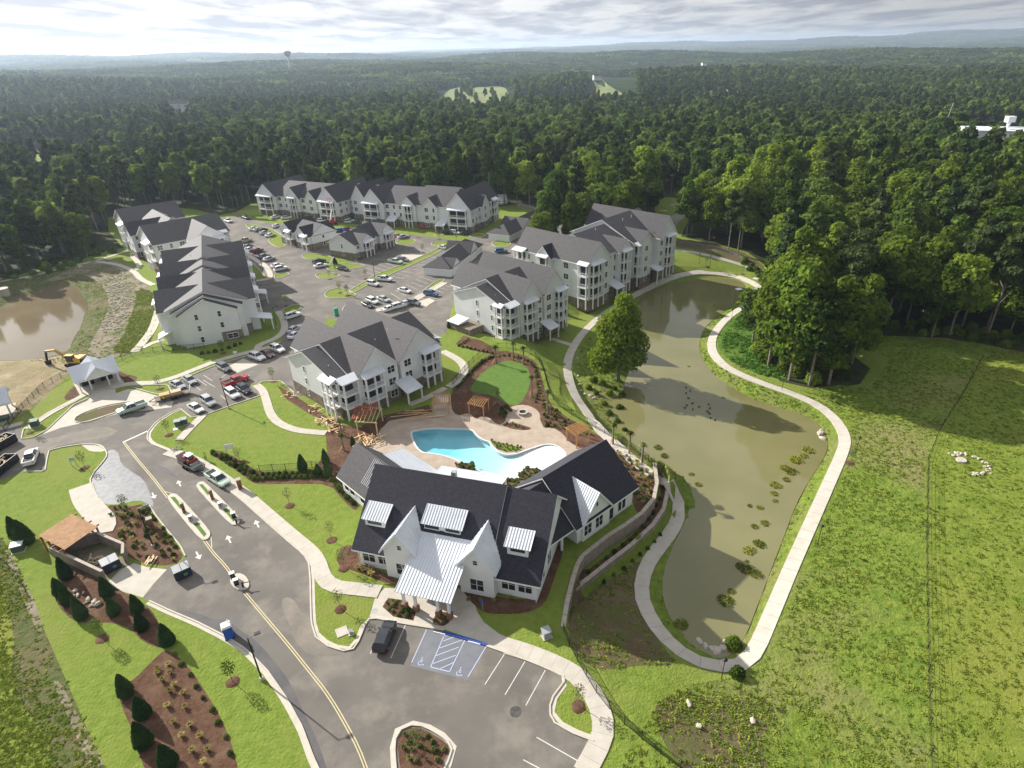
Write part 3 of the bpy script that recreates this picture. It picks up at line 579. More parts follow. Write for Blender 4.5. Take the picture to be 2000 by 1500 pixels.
# pavements: rows of concrete slabs
def walk(P, w, it=2, slab=1.6, name='sidewalk', world=None, top=0.10, near=True, m=None):
    W = resample(world if world is not None else world_line(P, it), slab)
    n = len(W); 
    o = bpy.data.objects.new(name, None); COL.objects.link(o); o['kind'] = 'structure'; o.location = (W[0][0], W[0][1], 0); org = np.array([W[0][0], W[0][1]])
    Ls = []; Rs = []
    for i in range(n):
        t = W[min(i+1, n-1)]-W[max(i-1, 0)]; t = t/np.linalg.norm(t); nn = np.array([-t[1], t[0]])*w/2; Ls.append(W[i]+nn); Rs.append(W[i]-nn)
    A = np.array(Ls+Rs); Z = terrain(A[:, 0], A[:, 1])
    B = A[:n]*0.5+A[n:]*0.5; Zc = terrain(B[:, 0], B[:, 1]); Zl = np.maximum(Z[:n], Zc-0.15); Zr = np.maximum(Z[n:], Zc-0.15)
    if not near:
        mb = MB()
        for i in range(n-1): mb.hexa([(*p, z-0.25) for p, z in ((Ls[i], Zl[i]), (Rs[i], Zr[i]), (Rs[i+1], Zr[i+1]), (Ls[i+1], Zl[i+1]))]+[(*p, z+top) for p, z in ((Ls[i], Zl[i]), (Rs[i], Zr[i]), (Rs[i+1], Zr[i+1]), (Ls[i+1], Zl[i+1]))])
        bpy.data.objects.remove(o); tag(mb.build(name, m or M_conc), kind='structure'); return
    for i in range(n-1):
        g = 0.006; mb = MB(); q = []
        for (p, z) in ((Ls[i]*(1-g)+Ls[i+1]*g, Zl[i]), (Rs[i]*(1-g)+Rs[i+1]*g, Zr[i]), (Rs[i+1]*(1-g)+Rs[i]*g, Zr[i+1]), (Ls[i+1]*(1-g)+Ls[i]*g, Zl[i+1])): q.append((p[0]-org[0], p[1]-org[1], z))
        j = R.uniform(-.006, .006); mb.hexa([(a, b, c-0.2) for a, b, c in q]+[(a, b, c+top+j) for a, b, c in q]); mb.build('slab', M_conc, o)
walk([(327,882),(352,889),(380,900),(420,924),(455,950),(480,968),(505,990),(545,1025),(580,1055),(608,1078),(622,1098),(627,1118),(636,1136),(655,1147),(690,1150),(742,1156)], 2.3, 1)
walk([(990,1262),(1030,1274),(1080,1294),(1128,1318),(1160,1356),(1176,1395),(1180,1430),(1165,1465),(1140,1510)], 2.4, 1)
walk([(396,812),(372,836),(350,860)], 1.7, 0)
walk([(500,752),(514,762),(521,785),(528,810),(545,828),(575,840),(605,844),(637,846)], 1.7, 2)
walk([(864,686),(886,697),(902,708),(908,720),(904,734),(892,746),(876,756)], 2.0, 2)
walk([(870,758),(850,768),(830,779),(800,790)], 1.6, 1)
walk([(195,975),(168,962),(152,950),(158,955)][:0] or [(158,950),(165,975),(185,1000),(200,1015),(204,1030),(196,1042)], 3.6, 1)
walk([(54,838),(85,815),(120,795),(150,780),(172,768)], 1.6, 1)
walk([(218,758),(245,751),(262,749),(300,748),(335,740),(380,722),(420,706),(470,692),(515,682),(535,675)], 1.9, 1)
walk([(506,684),(502,677),(512,671),(530,665),(547,656),(557,642),(554,624),(543,608)], 1.8, 2)
walk([(1494,572),(1478,556),(1445,541),(1400,534),(1360,532),(1320,540),(1270,560),(1215,590),(1170,620),(1138,650),(1117,682),(1108,706),(1109,735),(1120,770),(1140,800),(1170,838),(1195,862),(1225,890),(1255,914),(1280,932),(1305,952),(1324,975),(1328,1000),(1318,1030),(1295,1060),(1270,1092),(1255,1125),(1252,1160),(1262,1192),(1290,1238),(1325,1272),(1360,1293),(1400,1303),(1440,1302),(1462,1290),(1480,1262),(1500,1215),(1540,1120),(1580,1030),(1618,945),(1645,885),(1652,860),(1645,838),(1628,815),(1600,792),(1550,770),(1490,750),(1430,725),(1400,702),(1388,678),(1393,652),(1418,622),(1450,600),(1480,584)], 2.2, 1, slab=2.6)
walk([(1312,488),(1350,492),(1400,503),(1450,518),(1478,528),(1484,538),(1474,546)], 1.8, 2)
reg_pts = GTn([(1470,566),(1500,562),(1508,574),(1488,584),(1462,580)])
tag(plane_poly('sidewalk', [tuple(p) for p in reg_pts], -4.1, M_conc), kind='structure')
walk([(1078,662),(1096,668),(1118,675)], 1.5, 0)
walk([(1282,530),(1300,536),(1318,541)], 1.5, 0)
walk([(-10,552),(60,540),(120,524),(180,512),(250,490)], 1.3, 1, near=False)
walk([(180,510),(215,514),(240,520),(262,530),(275,546),(300,557)], 1.8, 1, near=False)
walk([(270,492),(256,498),(268,510),(274,520),(264,528)], 1.8, 1, near=False)
walk([(310,606),(300,640),(285,662),(262,688)], 2.2, 1, near=False)
walk([(320,664),(298,670),(278,680)], 1.6, 0, near=False)
walk([(468,470),(478,494),(500,508),(520,520),(528,535),(528,545),(500,549)], 1.8, 1, near=False)
walk([(735,606),(790,597),(830,574),(868,552)], 2.6, 0, near=False)
walk([(0,838),(25,832),(46,826)], 1.6, 0, near=False)
# double yellow line and white paint
def paint(name, m, lines, w=0.11, z=0.012, ws=None):
    mb = MB()
    for ln in (lines or []):
        W = world_line(ln, 0)
        for i in range(len(W)-1):
            t = W[i+1]-W[i]; t = t/np.linalg.norm(t)*w/2; nn = np.array([-t[1], t[0]]); a, b = W[i], W[i+1]
            q = [a-nn, b-nn, b+nn, a+nn]; mb.add([(p[0], p[1], HT(*p)+z) for p in q], [(0, 1, 2, 3)])
    for (a, b) in (ws or []):
        a = np.array(a); b = np.array(b); t = b-a; t = t/np.linalg.norm(t)*w/2; nn = np.array([-t[1], t[0]]); q = [a-nn, b-nn, b+nn, a+nn]
        mb.add([(p[0], p[1], HT(*p)+z) for p in q], [(0, 1, 2, 3)])
    return tag(mb.build(name, m), kind='structure')
def double(P, gap=0.28, it=1, w=0.12):
    W = resample(world_line(P, it), 1.5); 
    for s in (-1, 1):
        mb = MB(); O = []
        for i in range(len(W)):
            t = W[min(i+1, len(W)-1)]-W[max(i-1, 0)]; t = t/np.linalg.norm(t); nn = np.array([-t[1], t[0]]); O.append((W[i]+nn*(s*gap/2-w/2), W[i]+nn*(s*gap/2+w/2)))
        for i in range(len(O)-1): mb.add([(*O[i][0], .012), (*O[i+1][0], .012), (*O[i+1][1], .012), (*O[i][1], .012)], [(0, 1, 2, 3)])
        o = mb.build('yellow_line', M_painty); tag(o, kind='structure')
        if o.data.polygons[0].normal.z < 0: o.data.flip_normals()
double([(242,864),(270,900),(300,935),(328,972)], it=0)
double([(398,1054),(415,1078),(440,1105),(452,1122)], it=0)
double([(478,1158),(520,1208),(560,1255),(600,1305),(640,1355),(670,1405),(700,1460),(722,1520)], it=1)
paint('yellow_line', M_painty, [[(322,960),(345,966)], [(412,1048),(414,1070)]], 0.12)
paint('stop_line', M_paintw, [[(240,864),(288,842)]], 0.45)
def arrow(px, py, dirpx):
    a = GT(px, py); b = GT(px+dirpx[0]*8, py+dirpx[1]*8); d = np.array([b.x-a.x, b.y-a.y]); d /= np.linalg.norm(d); n = np.array([-d[1], d[0]]); c = np.array([a.x, a.y])
    q = lambda u, v: (*(c+d*u+n*v), 0.012)
    mb = MB(); mb.add([q(-1.1, -.12), q(.1, -.12), q(.1, -.5), q(1.1, 0), q(.1, .5), q(.1, .12), q(-1.1, .12)], [(0, 1, 5, 6), (2, 3, 4)]); o = mb.build('lane_arrow', M_paintw)
    if o.data.polygons[0].normal.z < 0: o.data.flip_normals()
    tag(o, kind='structure')
for a in [(350,944,(-.5,-1)), (300,968,(.5,1)), (387,1085,(.5,1)), (447,1053,(-.5,-1)), (502,1023,(-.5,-1))]: arrow(*a)
def stalls(a0, b0, a1, b1, n, name='parking_line', m=None, w=0.11):
    A0, B0, A1, B1 = [np.array(GT(*p)[:2]) for p in (a0, b0, a1, b1)]; ws = [(A0+(A1-A0)*i/(n-1), B0+(B1-B0)*i/(n-1)) for i in range(n)]
    paint(name, m or M_paintw, None, w, ws=ws)
stalls((752,1216),(723,1277),(792,1221),(763,1286), 2)
stalls((987,1275),(947,1337),(1065,1309),(1027,1378), 3)
stalls((1048,1440),(1130,1487),(1022,1484),(1060,1504), 2)
stalls((833,1230),(804,1294),(950,1262),(914,1322), 2, m=mat('pale_blue_line', (0.42, 0.47, 0.62), None))
paint('parking_line', mat('pale_blue_line', (0.42, 0.47, 0.62), None), [[(868,1240),(841,1303)], [(908,1250),(878,1312)], [(841,1303),(878,1312)], [(866,1243),(880,1240)], [(858,1266),(903,1250)], [(851,1281),(896,1264)], [(846,1296),(890,1280)], [(860,1306),(886,1294)], [(866,1252),(890,1243)]], 0.11)
strip('blue_kerb', [(866,1236),(912,1248),(950,1260)], 0.35, -.1, 0.15, M_paintb, 0)
# wheelchair symbols
def symbol(px, py):
    a = GT(px, py); b = GT(px-9, py+19); d = np.array([b.x-a.x, b.y-a.y]); d /= np.linalg.norm(d); d = -d; n = np.array([-d[1], d[0]])*-1; c = np.array([a.x, a.y]); ws = []
    q = lambda u, v: c+n*u*0.75+d*v*0.75
    for i in range(9):
        t0 = math.radians(150+i*28); t1 = math.radians(150+(i+1)*28); ws.append((q(.42*math.cos(t0), .42*math.sin(t0)-.3), q(.42*math.cos(t1), .42*math.sin(t1)-.3)))
    ws += [(q(-.12, .5), q(-.12, -.1)), (q(-.12, .2), q(.25, .2)), (q(-.12, -.1), q(.35, -.1)), (q(.35, -.1), q(.6, -.65)), (q(-.2, .72), q(.0, .72)), (q(-.2, .62), q(.0, .62))]
    paint('wheelchair_symbol', mat('pale_blue_line', (0.42, 0.47, 0.62), None), None, 0.09, ws=ws)
symbol(823,1292); symbol(898,1312)
stalls((432,738),(447,727),(396,742),(420,756), 2); stalls((398,733),(415,744),(370,746),(392,762), 3)
stalls((431,772),(444,783),(458,758),(474,770), 2)
for a in [((718,552),(700,562),(795,516),(775,509),8)]: pass
stalls((742,549),(770,557),(852,499),(868,497), 12); stalls((732,537),(706,529),(845,490),(830,484), 13)
stalls((770,590),(752,578),(846,549),(822,541), 8); stalls((680,575),(660,570),(720,550),(692,546), 5)
stalls((820,582),(845,590),(864,556),(880,560), 6)
stalls((484,556),(520,552),(490,600),(520,590), 6); stalls((980,500),(1000,502),(1000,484),(1020,486), 5)
stalls((966,478),(948,475),(985,488),(960,486), 3)
# ================================================================== BUILDINGS
class Blk:
    """A gabled block: rectangle u0..u1 x v0..v1, ridge along 'u' or 'v'."""
    def __init__(s, u0, u1, v0, v1, ze, zr, ax='u', z0=0.0, rp=0.5, win=None, roof=None, oh=0.45, stone=None, hip=0, wall=None, gab=0.4):
        s.u0, s.u1, s.v0, s.v1, s.ze, s.zr, s.ax, s.z0, s.rp, s.win, s.roof, s.oh, s.stone, s.hip, s.wall, s.gab = u0, u1, v0, v1, ze, zr, ax, z0, rp, win or {}, roof, oh, stone, hip, wall, gab
    def roofz(s, u, v):
        if s.ax == 'u': a, b, x = s.v0, s.v1, v
        else: a, b, x = s.u0, s.u1, u
        r = a+(b-a)*s.rp
        return s.ze+(s.zr-s.ze)*((x-a)/(r-a) if x < r else (b-x)/(b-r))
    def inside(s, u, v, z, e=0.15):
        return s.u0-e < u < s.u1+e and s.v0-e < v < s.v1+e and z < s.roofz(u, v)+0.1
def to_uv(ax, a, x): return (a, x) if ax == 'u' else (x, a)     # along, across -> (u, v)
def block_mesh(b):
    """walls (with gable tops), fascia boards, shingles"""
    a0, a1, c0, c1 = (b.u0, b.u1, b.v0, b.v1) if b.ax == 'u' else (b.v0, b.v1, b.u0, b.u1)
    r = c0+(c1-c0)*b.rp; ar0, ar1 = a0+b.hip, a1-b.hip
    P = lambda a, c, z: (*to_uv(b.ax, a, c), z)
    wm = MB()
    vs = [P(a0, c0, b.z0), P(a1, c0, b.z0), P(a1, c1, b.z0), P(a0, c1, b.z0), P(a0, c0, b.ze), P(a1, c0, b.ze), P(a1, c1, b.ze), P(a0, c1, b.ze)]
    if b.hip: wm.add(vs, [(0, 1, 5, 4), (1, 2, 6, 5), (2, 3, 7, 6), (3, 0, 4, 7), (4, 5, 6, 7)])
    else: wm.add(vs+[P(a0, r, b.zr-.04), P(a1, r, b.zr-.04)], [(0, 1, 5, 4), (1, 2, 6, 9, 5), (2, 3, 7, 6), (3, 0, 4, 8, 7), (4, 5, 9, 8), (6, 7, 8, 9)])
    def slabs(lo, hi, grow):
        m = MB(); g = (0 if b.hip else b.gab)+grow
        for c, sg in ((c0, -1), (c1, 1)):
            sl = (b.zr-b.ze)/abs(r-c); o = b.oh+grow; ce = c+sg*o; zee = b.ze-sl*o
            A0, A1 = a0-g, a1+g; R0, R1 = ar0-g, ar1+g
            if b.hip: A0, A1, R0, R1 = a0-o, a1+o, ar0, ar1
            q = [P(A0, ce, zee+lo), P(A1, ce, zee+lo), P(R1, r, b.zr+lo), P(R0, r, b.zr+lo)]; p = [(x, y, z+hi-lo) for x, y, z in q]
            m.add(q+p, [(0, 3, 2, 1), (4, 5, 6, 7), (0, 1, 5, 4), (1, 2, 6, 5), (2, 3, 7, 6), (3, 0, 4, 7)])
        if b.hip:
            for (A, Rr, sg) in ((a0, ar0, -1), (a1, ar1, 1)):
                o = b.oh+grow; q = [P(A+sg*o, c0-o, b.ze-(b.zr-b.ze)/(r-c0)*o), P(A+sg*o, c1+o, b.ze-(b.zr-b.ze)/(r-c0)*o), P(Rr, r, b.zr)]
                lo3 = [(x, y, z+lo) for x, y, z in q]; hi3 = [(x, y, z+hi) for x, y, z in q]; m.add(lo3+hi3, [(0, 1, 2), (3, 5, 4), (0, 3, 4, 1), (1, 4, 5, 2), (2, 5, 3, 0)])
        return m
    return wm, slabs(-0.20, 0.02, 0.05), slabs(0.02, 0.14, 0.0)
def fix_normals(o):
    bm = bmesh.new(); bm.from_mesh(o.data); bmesh.ops.recalc_face_normals(bm, faces=bm.faces); bm.to_mesh(o.data); bm.free(); return o
WMESH = {}
def win_meshes(w, h, sash=True):
    k = (round(w, 2), round(h, 2), sash)
    if k in WMESH: return WMESH[k]
    f = MB(); t = 0.11   # facing -y, origin at bottom centre, wall plane y=0
    f.box(-w/2-t, w/2+t, -0.06, 0.02, h, h+t*1.3); f.box(-w/2-t, w/2+t, -0.08, 0.02, -t, 0); f.box(-w/2-t, -w/2, -0.06, 0.02, 0, h); f.box(w/2, w/2+t, -0.06, 0.02, 0, h)
    if sash:
        f.box(-w/2, w/2, -0.045, 0.0, h*.5-.025, h*.5+.025)
        if w > 1.3: f.box(-0.05, 0.05, -0.05, 0.0, 0, h)
    p = MB(); p.box(-w/2, w/2, -0.02, 0.015, 0, h)
    WMESH[k] = (f.mesh('window', M_white), p.mesh('pane', M_glass)); return WMESH[k]
def add_window(parent, x, y, z, ang, w, h, sash=True):
    fm, pm = win_meshes(w, h, sash); o = linkmesh('window', fm, parent, (x, y, z), ang); linkmesh('pane', pm, o); return o
SIDES = {'f': (0, -1), 'b': (0, 1), 'l': (-1, 0), 'r': (1, 0)}
SANG = {'f': 0, 'b': pi, 'l': -pi/2, 'r': pi/2}
def side_pt(b, sd, t, out=0.0):
    """point at distance t along the side, out metres proud"""
    if sd == 'f': return b.u0+t, b.v0-out
    if sd == 'b': return b.u1-t, b.v1+out
    if sd == 'l': return b.u0-out, b.v1-t
    return b.u1+out, b.v0+t
def side_len(b, sd): return b.u1-b.u0 if sd in 'fb' else b.v1-b.v0
def porch(parent, b, sd, t, w, dep, zs, sh, keep, roofslope=True, base=None, roof=True):
    """stack of railed balconies with corner posts, dark openings and a white metal lid"""
    ang = SANG[sd]; ca, sa = math.cos(ang), math.sin(ang); x0, y0 = side_pt(b, sd, t)
    def M(x, y, z): return (x0+ca*x-sa*y, y0+sa*x+ca*y, z)     # local: x along the wall, -y outward
    def hx(m, xa, xb, ya, yb, za, zb): m.hexa([M(xa, ya, za), M(xb, ya, za), M(xb, yb, za), M(xa, yb, za), M(xa, ya, zb), M(xb, ya, zb), M(xb, yb, zb), M(xa, yb, zb)])
    top = zs[-1]+sh-0.35; z0 = base if base is not None else zs[0]
    for sx in (-1, 0, 1) if w > 3.6 else (-1, 1):
        m = MB(); p = 0.16; cx = sx*(w/2-p); hx(m, cx-p, cx+p, -dep, -dep+2*p, z0, top); m.build('post', M_white, parent)
    for i, z in enumerate(zs):
        m = MB()
        if i: 
            hx(m, -w/2-.06, w/2+.06, -dep-.04, 0.02, z-.34, z-.04)
            hx(m, -w/2+.1, w/2-.1, -dep+.08, -dep+.14, z+.9, z+1.0); hx(m, -w/2+.1, w/2-.1, -dep+.08, -dep+.14, z+.06, z+.12)
            n = max(4, int(w/0.42))
            for k in range(n+1):
                x = -w/2+.15+(w-.3)*k/n; hx(m, x-.035, x+.035, -dep+.09, -dep+.13, z+.1, z+.92)
            for sx in (-1, 1): hx(m, sx*(w/2-.12)-.03, sx*(w/2-.12)+.03, -dep+.1, 0, z+.9, z+1.0); hx(m, sx*(w/2-.12)-.03, sx*(w/2-.12)+.03, -dep+.1, 0, z+.1, z+.2); [hx(m, sx*(w/2-.12)-.025, sx*(w/2-.12)+.025, -dep+.2+q*.35, -dep+.25+q*.35, z+.1, z+.92) for q in range(int((dep-.3)/.35)+1)]
            m.build('balcony', M_white, parent)
        d = MB(); hx(d, -w/2+.25, w/2-.25, -0.05, 0.0, z+.03, z+sh-.55); d.build('balcony_door', M_glass, parent)
    if roof:
        m = MB(); hx(m, -w/2-.1, w/2+.1, -dep-.1, 0.02, top, top+.28); m.build('porch_beam', M_white, parent)
        q = [M(-w/2-.35, -dep-.4, top+.28), M(w/2+.35, -dep-.4, top+.28), M(w/2+.35, .05, top+.28), M(-w/2-.35, .05, top+.28)]
        h1 = 0.12; h2 = 0.85 if roofslope else 0.2
        m = MB(); m.hexa(q+[(q[0][0], q[0][1], q[0][2]+h1), (q[1][0], q[1][1], q[1][2]+h1), (q[2][0], q[2][1], q[2][2]+h2), (q[3][0], q[3][1], q[3][2]+h2)])
        rp = m.build('porch_roof', M_metal, parent)
def canopy(parent, b, sd, t, w, dep, z):
    ang = SANG[sd]; ca, sa = math.cos(ang), math.sin(ang); x0, y0 = side_pt(b, sd, t)
    M = lambda x, y, zz: (x0+ca*x-sa*y, y0+sa*x+ca*y, zz)
    m = MB(); m.hexa([M(-w/2, -dep, z), M(w/2, -dep, z), M(w/2, 0, z+1.5), M(-w/2, 0, z+1.5), M(-w/2, -dep, z+.16), M(w/2, -dep, z+.16), M(w/2, 0, z+1.66), M(-w/2, 0, z+1.66)])
    n = int(w/.5)
    for i in range(n+1): x = -w/2+w*i/n; m.bar(M(x, -dep, z+.18), M(x, 0, z+1.68), .04, .05)
    m.build('canopy_roof', M_metal, parent)
    for s in (-1, 1):
        m = MB(); m.bar(M(s*(w/2-.3), -dep+.3, b.z0-.6), M(s*(w/2-.3), -dep+.3, z+.1), .28); m.build('post', M_white, parent)
def building(name, label, cat, O, ang, blks, sh=2.85, zs=None, stone_h=2.6, porches=(), canopies=(), shmat=None, group=None, wstep=3.3, gab_windows=False, sidemat=None):
    root = empty(name, (O[0], O[1], O[2] if len(O) > 2 else 0), math.radians(ang), label, cat, group)
    for k, b in enumerate(blks):
        wm, fm, rm = block_mesh(b)
        fix_normals(wm.build('wall', b.wall or sidemat or M_siding, root)); fix_normals(fm.build('fascia', M_white, root)); fix_normals(rm.build('roof', b.roof or shmat or M_shing, root))
        if b.stone:
            e = 0.07; m = MB(); h = b.z0+stone_h
            m.box(b.u0-e, b.u1+e, b.v0-e, b.v1+e, b.z0-1.0, h); m.build('stone_base', M_stone, root)
        floors = zs or [0]
        for sd, style in b.win.items():
            Ln = side_len(b, sd)
            if style == 'narrow': spots = [(Ln*.33, .6, 1.35), (Ln*.67, .6, 1.35)]
            elif style == 'auto':
                n = max(1, int(Ln/wstep)); spots = [(Ln*(i+.5)/n, (1.55 if i % 2 == 0 else .85), 1.5) for i in range(n)]
            else: spots = style
            for (t, ww, hh) in spots:
                for z in floors:
                    if z < b.z0-.1 or z+2.2 > b.ze+0.3: continue
                    x, y = side_pt(b, sd, t, 0.0); ox, oy = side_pt(b, sd, t, 0.45)
                    if any(q is not b and q.inside(ox, oy, z+1.2) for q in blks): continue
                    if any(p[0] is b and p[1] == sd and abs(p[2]-t) < p[3]/2+ww/2+.1 for p in porches): continue
                    pr = 0.08 if (b.stone and z < b.z0+stone_h-1) else 0.0
                    x, y = side_pt(b, sd, t, pr)
                    add_window(root, x, y, z+0.95, SANG[sd], ww, hh)
    for p in porches: porch(root, *p[:6], sh, None, base=p[6] if len(p) > 6 else None)
    for c in canopies: canopy(root, *c)
    return root
def vents(root, pts, m=M_white):
    for (u, v, z) in pts:
        mb = MB(); mb.cyl((u, v, z-.3), (u, v, z+.55), .09, n=6); mb.build('vent_pipe', m, root)
# --- front apartment house (three storeys)
sh = 2.85; Z3 = [0, sh, 2*sh]; Z4 = [-sh, 0, sh, 2*sh]
G1 = tuple(G(675, 823)[:2])
m0 = Blk(0.3, 4.2, 1.2, 20.5, 8.5, 12.0, 'u', rp=.6, win={'l': 'narrow'}, stone=True)
m1 = Blk(3.7, 26.3, 0.8, 21.0, 8.5, 13.1, 'u', rp=.5, win={'r': 'narrow', 'b': 'auto'}, stone=True)
g1 = Blk(4.0, 13.9, -0.5, 25.0, 8.6, 13.8, 'v', win={'f': [(8.2, 1.7, 1.5)], 'b': 'auto'}, stone=True)
g2 = Blk(14.6, 25.6, -0.6, 25.3, 8.6, 14.1, 'v', win={'f': [(1.9, 1.7, 1.5)], 'b': 'auto'}, stone=True)
b1 = building('apartment_house', 'three-storey white apartment house with twin grey gables beside the swimming pool', 'apartment house', G1, 47.6, [m0, m1, g1, g2], sh, Z3,
    porches=[(m0, 'f', 2.0, 3.6, 1.9, Z3), (g1, 'f', 3.2, 4.6, 1.5, Z3), (g2, 'f', 7.6, 4.2, 1.6, Z3), (m1, 'r', 3.0, 4.0, 1.4, Z3), (m0, 'l', 17.0, 3.8, 1.3, Z3)], canopies=[(g1, 'f', 10.6, 4.2, 4.4, 2.7)], group='white gabled apartment houses')
vents(b1, [(1.8, 6, 9.8), (14.2, 7, 11.0), (17.0, 6, 12.9)])
# --- house beside the pond path
a0 = Blk(0.4, 4.6, 1.4, 20.5, 8.5, 12.0, 'u', z0=-sh, rp=.5, win={'l': [(14.5, .6, 1.35), (9, .6, 1.35)]}, stone=True)
a1 = Blk(4.1, 22.0, 1.0, 21.0, 8.5, 13.2, 'u', z0=-sh, win={'r': 'narrow', 'b': 'auto'}, stone=True)
a2 = Blk(4.6, 13.3, -0.4, 25.8, 8.7, 13.9, 'v', z0=-sh, win={'f': [(7.3, 1.6, 1.5)], 'b': 'auto'}, stone=True)
a3 = Blk(13.6, 22.2, -0.8, 26.0, 9.0, 14.7, 'v', z0=-sh, win={'f': [(1.8, 1.6, 1.5)], 'b': 'auto', 'r': 'auto'}, stone=True)
G2 = (O2[0], O2[1])
b2 = building('apartment_house', 'four-storey white apartment house between the oval lawn and the pond path', 'apartment house', G2, 47.6, [a0, a1, a2, a3], sh, Z4,
    porches=[(a0, 'f', 2.2, 3.4, 1.7, Z4), (a0, 'l', 17.6, 2.6, .8, Z4), (a2, 'f', 3.4, 4.4, 1.3, Z4), (a3, 'f', 6.3, 3.8, 1.4, Z4)], canopies=[(a2, 'f', 9.2, 4.0, 4.0, -sh+2.6)], group='white gabled apartment houses')
vents(b2, [(2.0, 6, 9.8), (12.5, 8, 12.0)])
st = MB(); st.box(-4.6, 0.4, 9.5, 17.5, -1.5, 1.6); st.build('side_wing', M_stone, b2)
st = MB(); st.hexa([(-5.2, 13.2, 2.2), (-1.2, 13.2, 2.2), (-1.2, 17.9, 2.2), (-5.2, 17.9, 2.2), (-5.2, 13.2, 2.4), (-1.2, 13.2, 3.0), (-1.2, 17.9, 3.0), (-5.2, 17.9, 2.4)]); st.build('side_wing_roof', M_metal, b2)
# --- long house at the head of the pond
s3 = 3.4; Z43 = [-2.85, .55, 3.95, 7.35]; e3 = 11.1
c0 = Blk(0.0, 10.6, 0.0, 29.0, e3, 16.4, 'v', z0=-2.85, win={'f': [(8.6, 1.5, 1.6)], 'l': [(25.6, .7, 1.4), (20.5, 1.7, 1.6), (5.5, .7, 1.4)], 'b': 'auto'}, stone=True)
c1 = Blk(9.8, 26.2, 2.0, 25.0, e3, 15.6, 'u', z0=-2.85, win={'f': 'auto', 'b': 'auto'}, stone=True)
c2 = Blk(16.2, 22.6, 0.6, 9.0, e3-.1, 14.2, 'v', z0=-2.85, win={'f': 'auto'}, stone=True)
c3 = Blk(25.4, 46.0, 1.2, 27.0, e3+.2, 17.0, 'u', z0=-2.85, win={'f': 'auto', 'b': 'auto', 'r': 'auto'}, stone=True)
c4 = Blk(27.0, 33.2, -.4, 8.0, e3+.1, 14.6, 'v', z0=-2.85, win={'f': 'auto'}, stone=True)
c5 = Blk(36.6, 46.6, -1.0, 29.5, e3+.3, 17.3, 'v', z0=-2.85, win={'f': [(1.6, 1.5, 1.5)], 'b': 'auto', 'r': 'auto'}, stone=True)
c6 = Blk(-1.2, 5.0, 13.6, 19.2, e3-.2, 13.9, 'u', z0=-2.85, win={}, roof=M_shingC, stone=True)
b3 = building('apartment_house', 'long four-storey white apartment house at the head of the pond', 'apartment house', tuple(O3), 47.6, [c0, c1, c2, c3, c4, c5, c6], s3, Z43,
    porches=[(c0, 'f', 3.6, 5.6, 1.3, Z43), (c0, 'l', 27.4, 3.2, 1.0, Z43), (c0, 'l', 2.2, 4.0, 1.8, [.55, 3.95, 7.35]), (c6, 'l', 2.8, 3.6, 1.0, Z43), (c2, 'f', 3.2, 4.0, 1.2, Z43), (c3, 'f', 1.2, 2.0, 1.6, Z43), (c5, 'f', 6.4, 4.6, 1.2, Z43)],
    canopies=[(c1, 'f', 3.8, 4.4, 4.6, 0.6), (c3, 'f', 9.8, 4.0, 4.6, 0.9)], group='white gabled apartment houses')
vents(b3, [(19, 12, 15.4), (36, 10, 16.6), (31, 10, 16.5)])
# --- two houses at the back
G7 = (-74.5, 275.55); e7 = 9.6; s7 = 3.1; Z37 = [0, 3.1, 6.2]
d0 = Blk(0.5, 11.0, 0.0, 25.0, e7, 15.4, 'v', win={'f': 'auto', 'l': 'auto'}, stone=True)
d1 = Blk(10.2, 44.0, 1.6, 23.0, e7, 14.6, 'u', win={'f': 'auto'}, stone=True)
d2 = Blk(19.6, 26.6, 0.4, 9.0, e7-.1, 13.0, 'v', win={'f': 'auto'}, stone=True)
d3 = Blk(30.0, 36.8, 0.6, 9.0, e7-.15, 13.0, 'v', win={'f': 'auto'}, stone=True)
d5 = Blk(26.0, 42.0, 1.2, 23.5, e7+.2, 15.4, 'u', win={}, stone=True)
d4 = Blk(41.8, 53.0, -.6, 26.0, e7+.1, 16.0, 'v', win={'f': 'auto', 'r': 'auto'}, stone=True)
d6 = Blk(49.0, 54.0, 8.0, 14.0, e7, 13.4, 'u', win={'r': 'auto'}, stone=True)
b7 = building('apartment_house', 'long white apartment house in the middle of the back row, boom lift at its left', 'apartment house', G7, -22, [d0, d1, d2, d3, d5, d4, d6], s7, Z37,
    porches=[(d0, 'f', 4.5, 7.6, 1.4, Z37), (d4, 'f', 5.5, 8.2, 1.4, Z37), (d4, 'r', 22.0, 4, 1.3, Z37), (d2, 'f', 3.5, 3.8, 1.0, Z37)], canopies=[(d1, 'f', 5.0, 4.5, 4.4, 2.7), (d5, 'f', 13.6, 4.2, 5.0, 2.7)], group='white gabled apartment houses')
G6 = (-129.3, 298.9); e6 = 9.0
f0 = Blk(0.3, 11.6, 0.0, 24.0, e6, 14.2, 'v', win={'f': 'auto'}, stone=True)
f1 = Blk(10.8, 42.0, 1.6, 22.0, e6, 13.8, 'u', win={'f': 'auto'}, stone=True)
f2 = Blk(17.6, 25.0, 0.5, 12.0, e6-.1, 13.4, 'v', win={'f': 'auto'}, stone=True)
f3 = Blk(28.6, 34.6, 0.6, 9.0, e6-.12, 12.4, 'v', win={'f': 'auto'}, stone=True)
f4 = Blk(37.0, 48.0, -1.0, 25.0, e6+.1, 15.0, 'v', win={'f': 'auto', 'r': 'auto'}, stone=True)
f5 = Blk(47.0, 62.0, 8.0, 25.0, e6, 13.6, 'u', win={'f': 'auto', 'r': 'auto'}, stone=True)
f6 = Blk(50.0, 58.0, 6.2, 25.6, e6+.1, 15.2, 'v', win={'f': 'auto'}, stone=True)
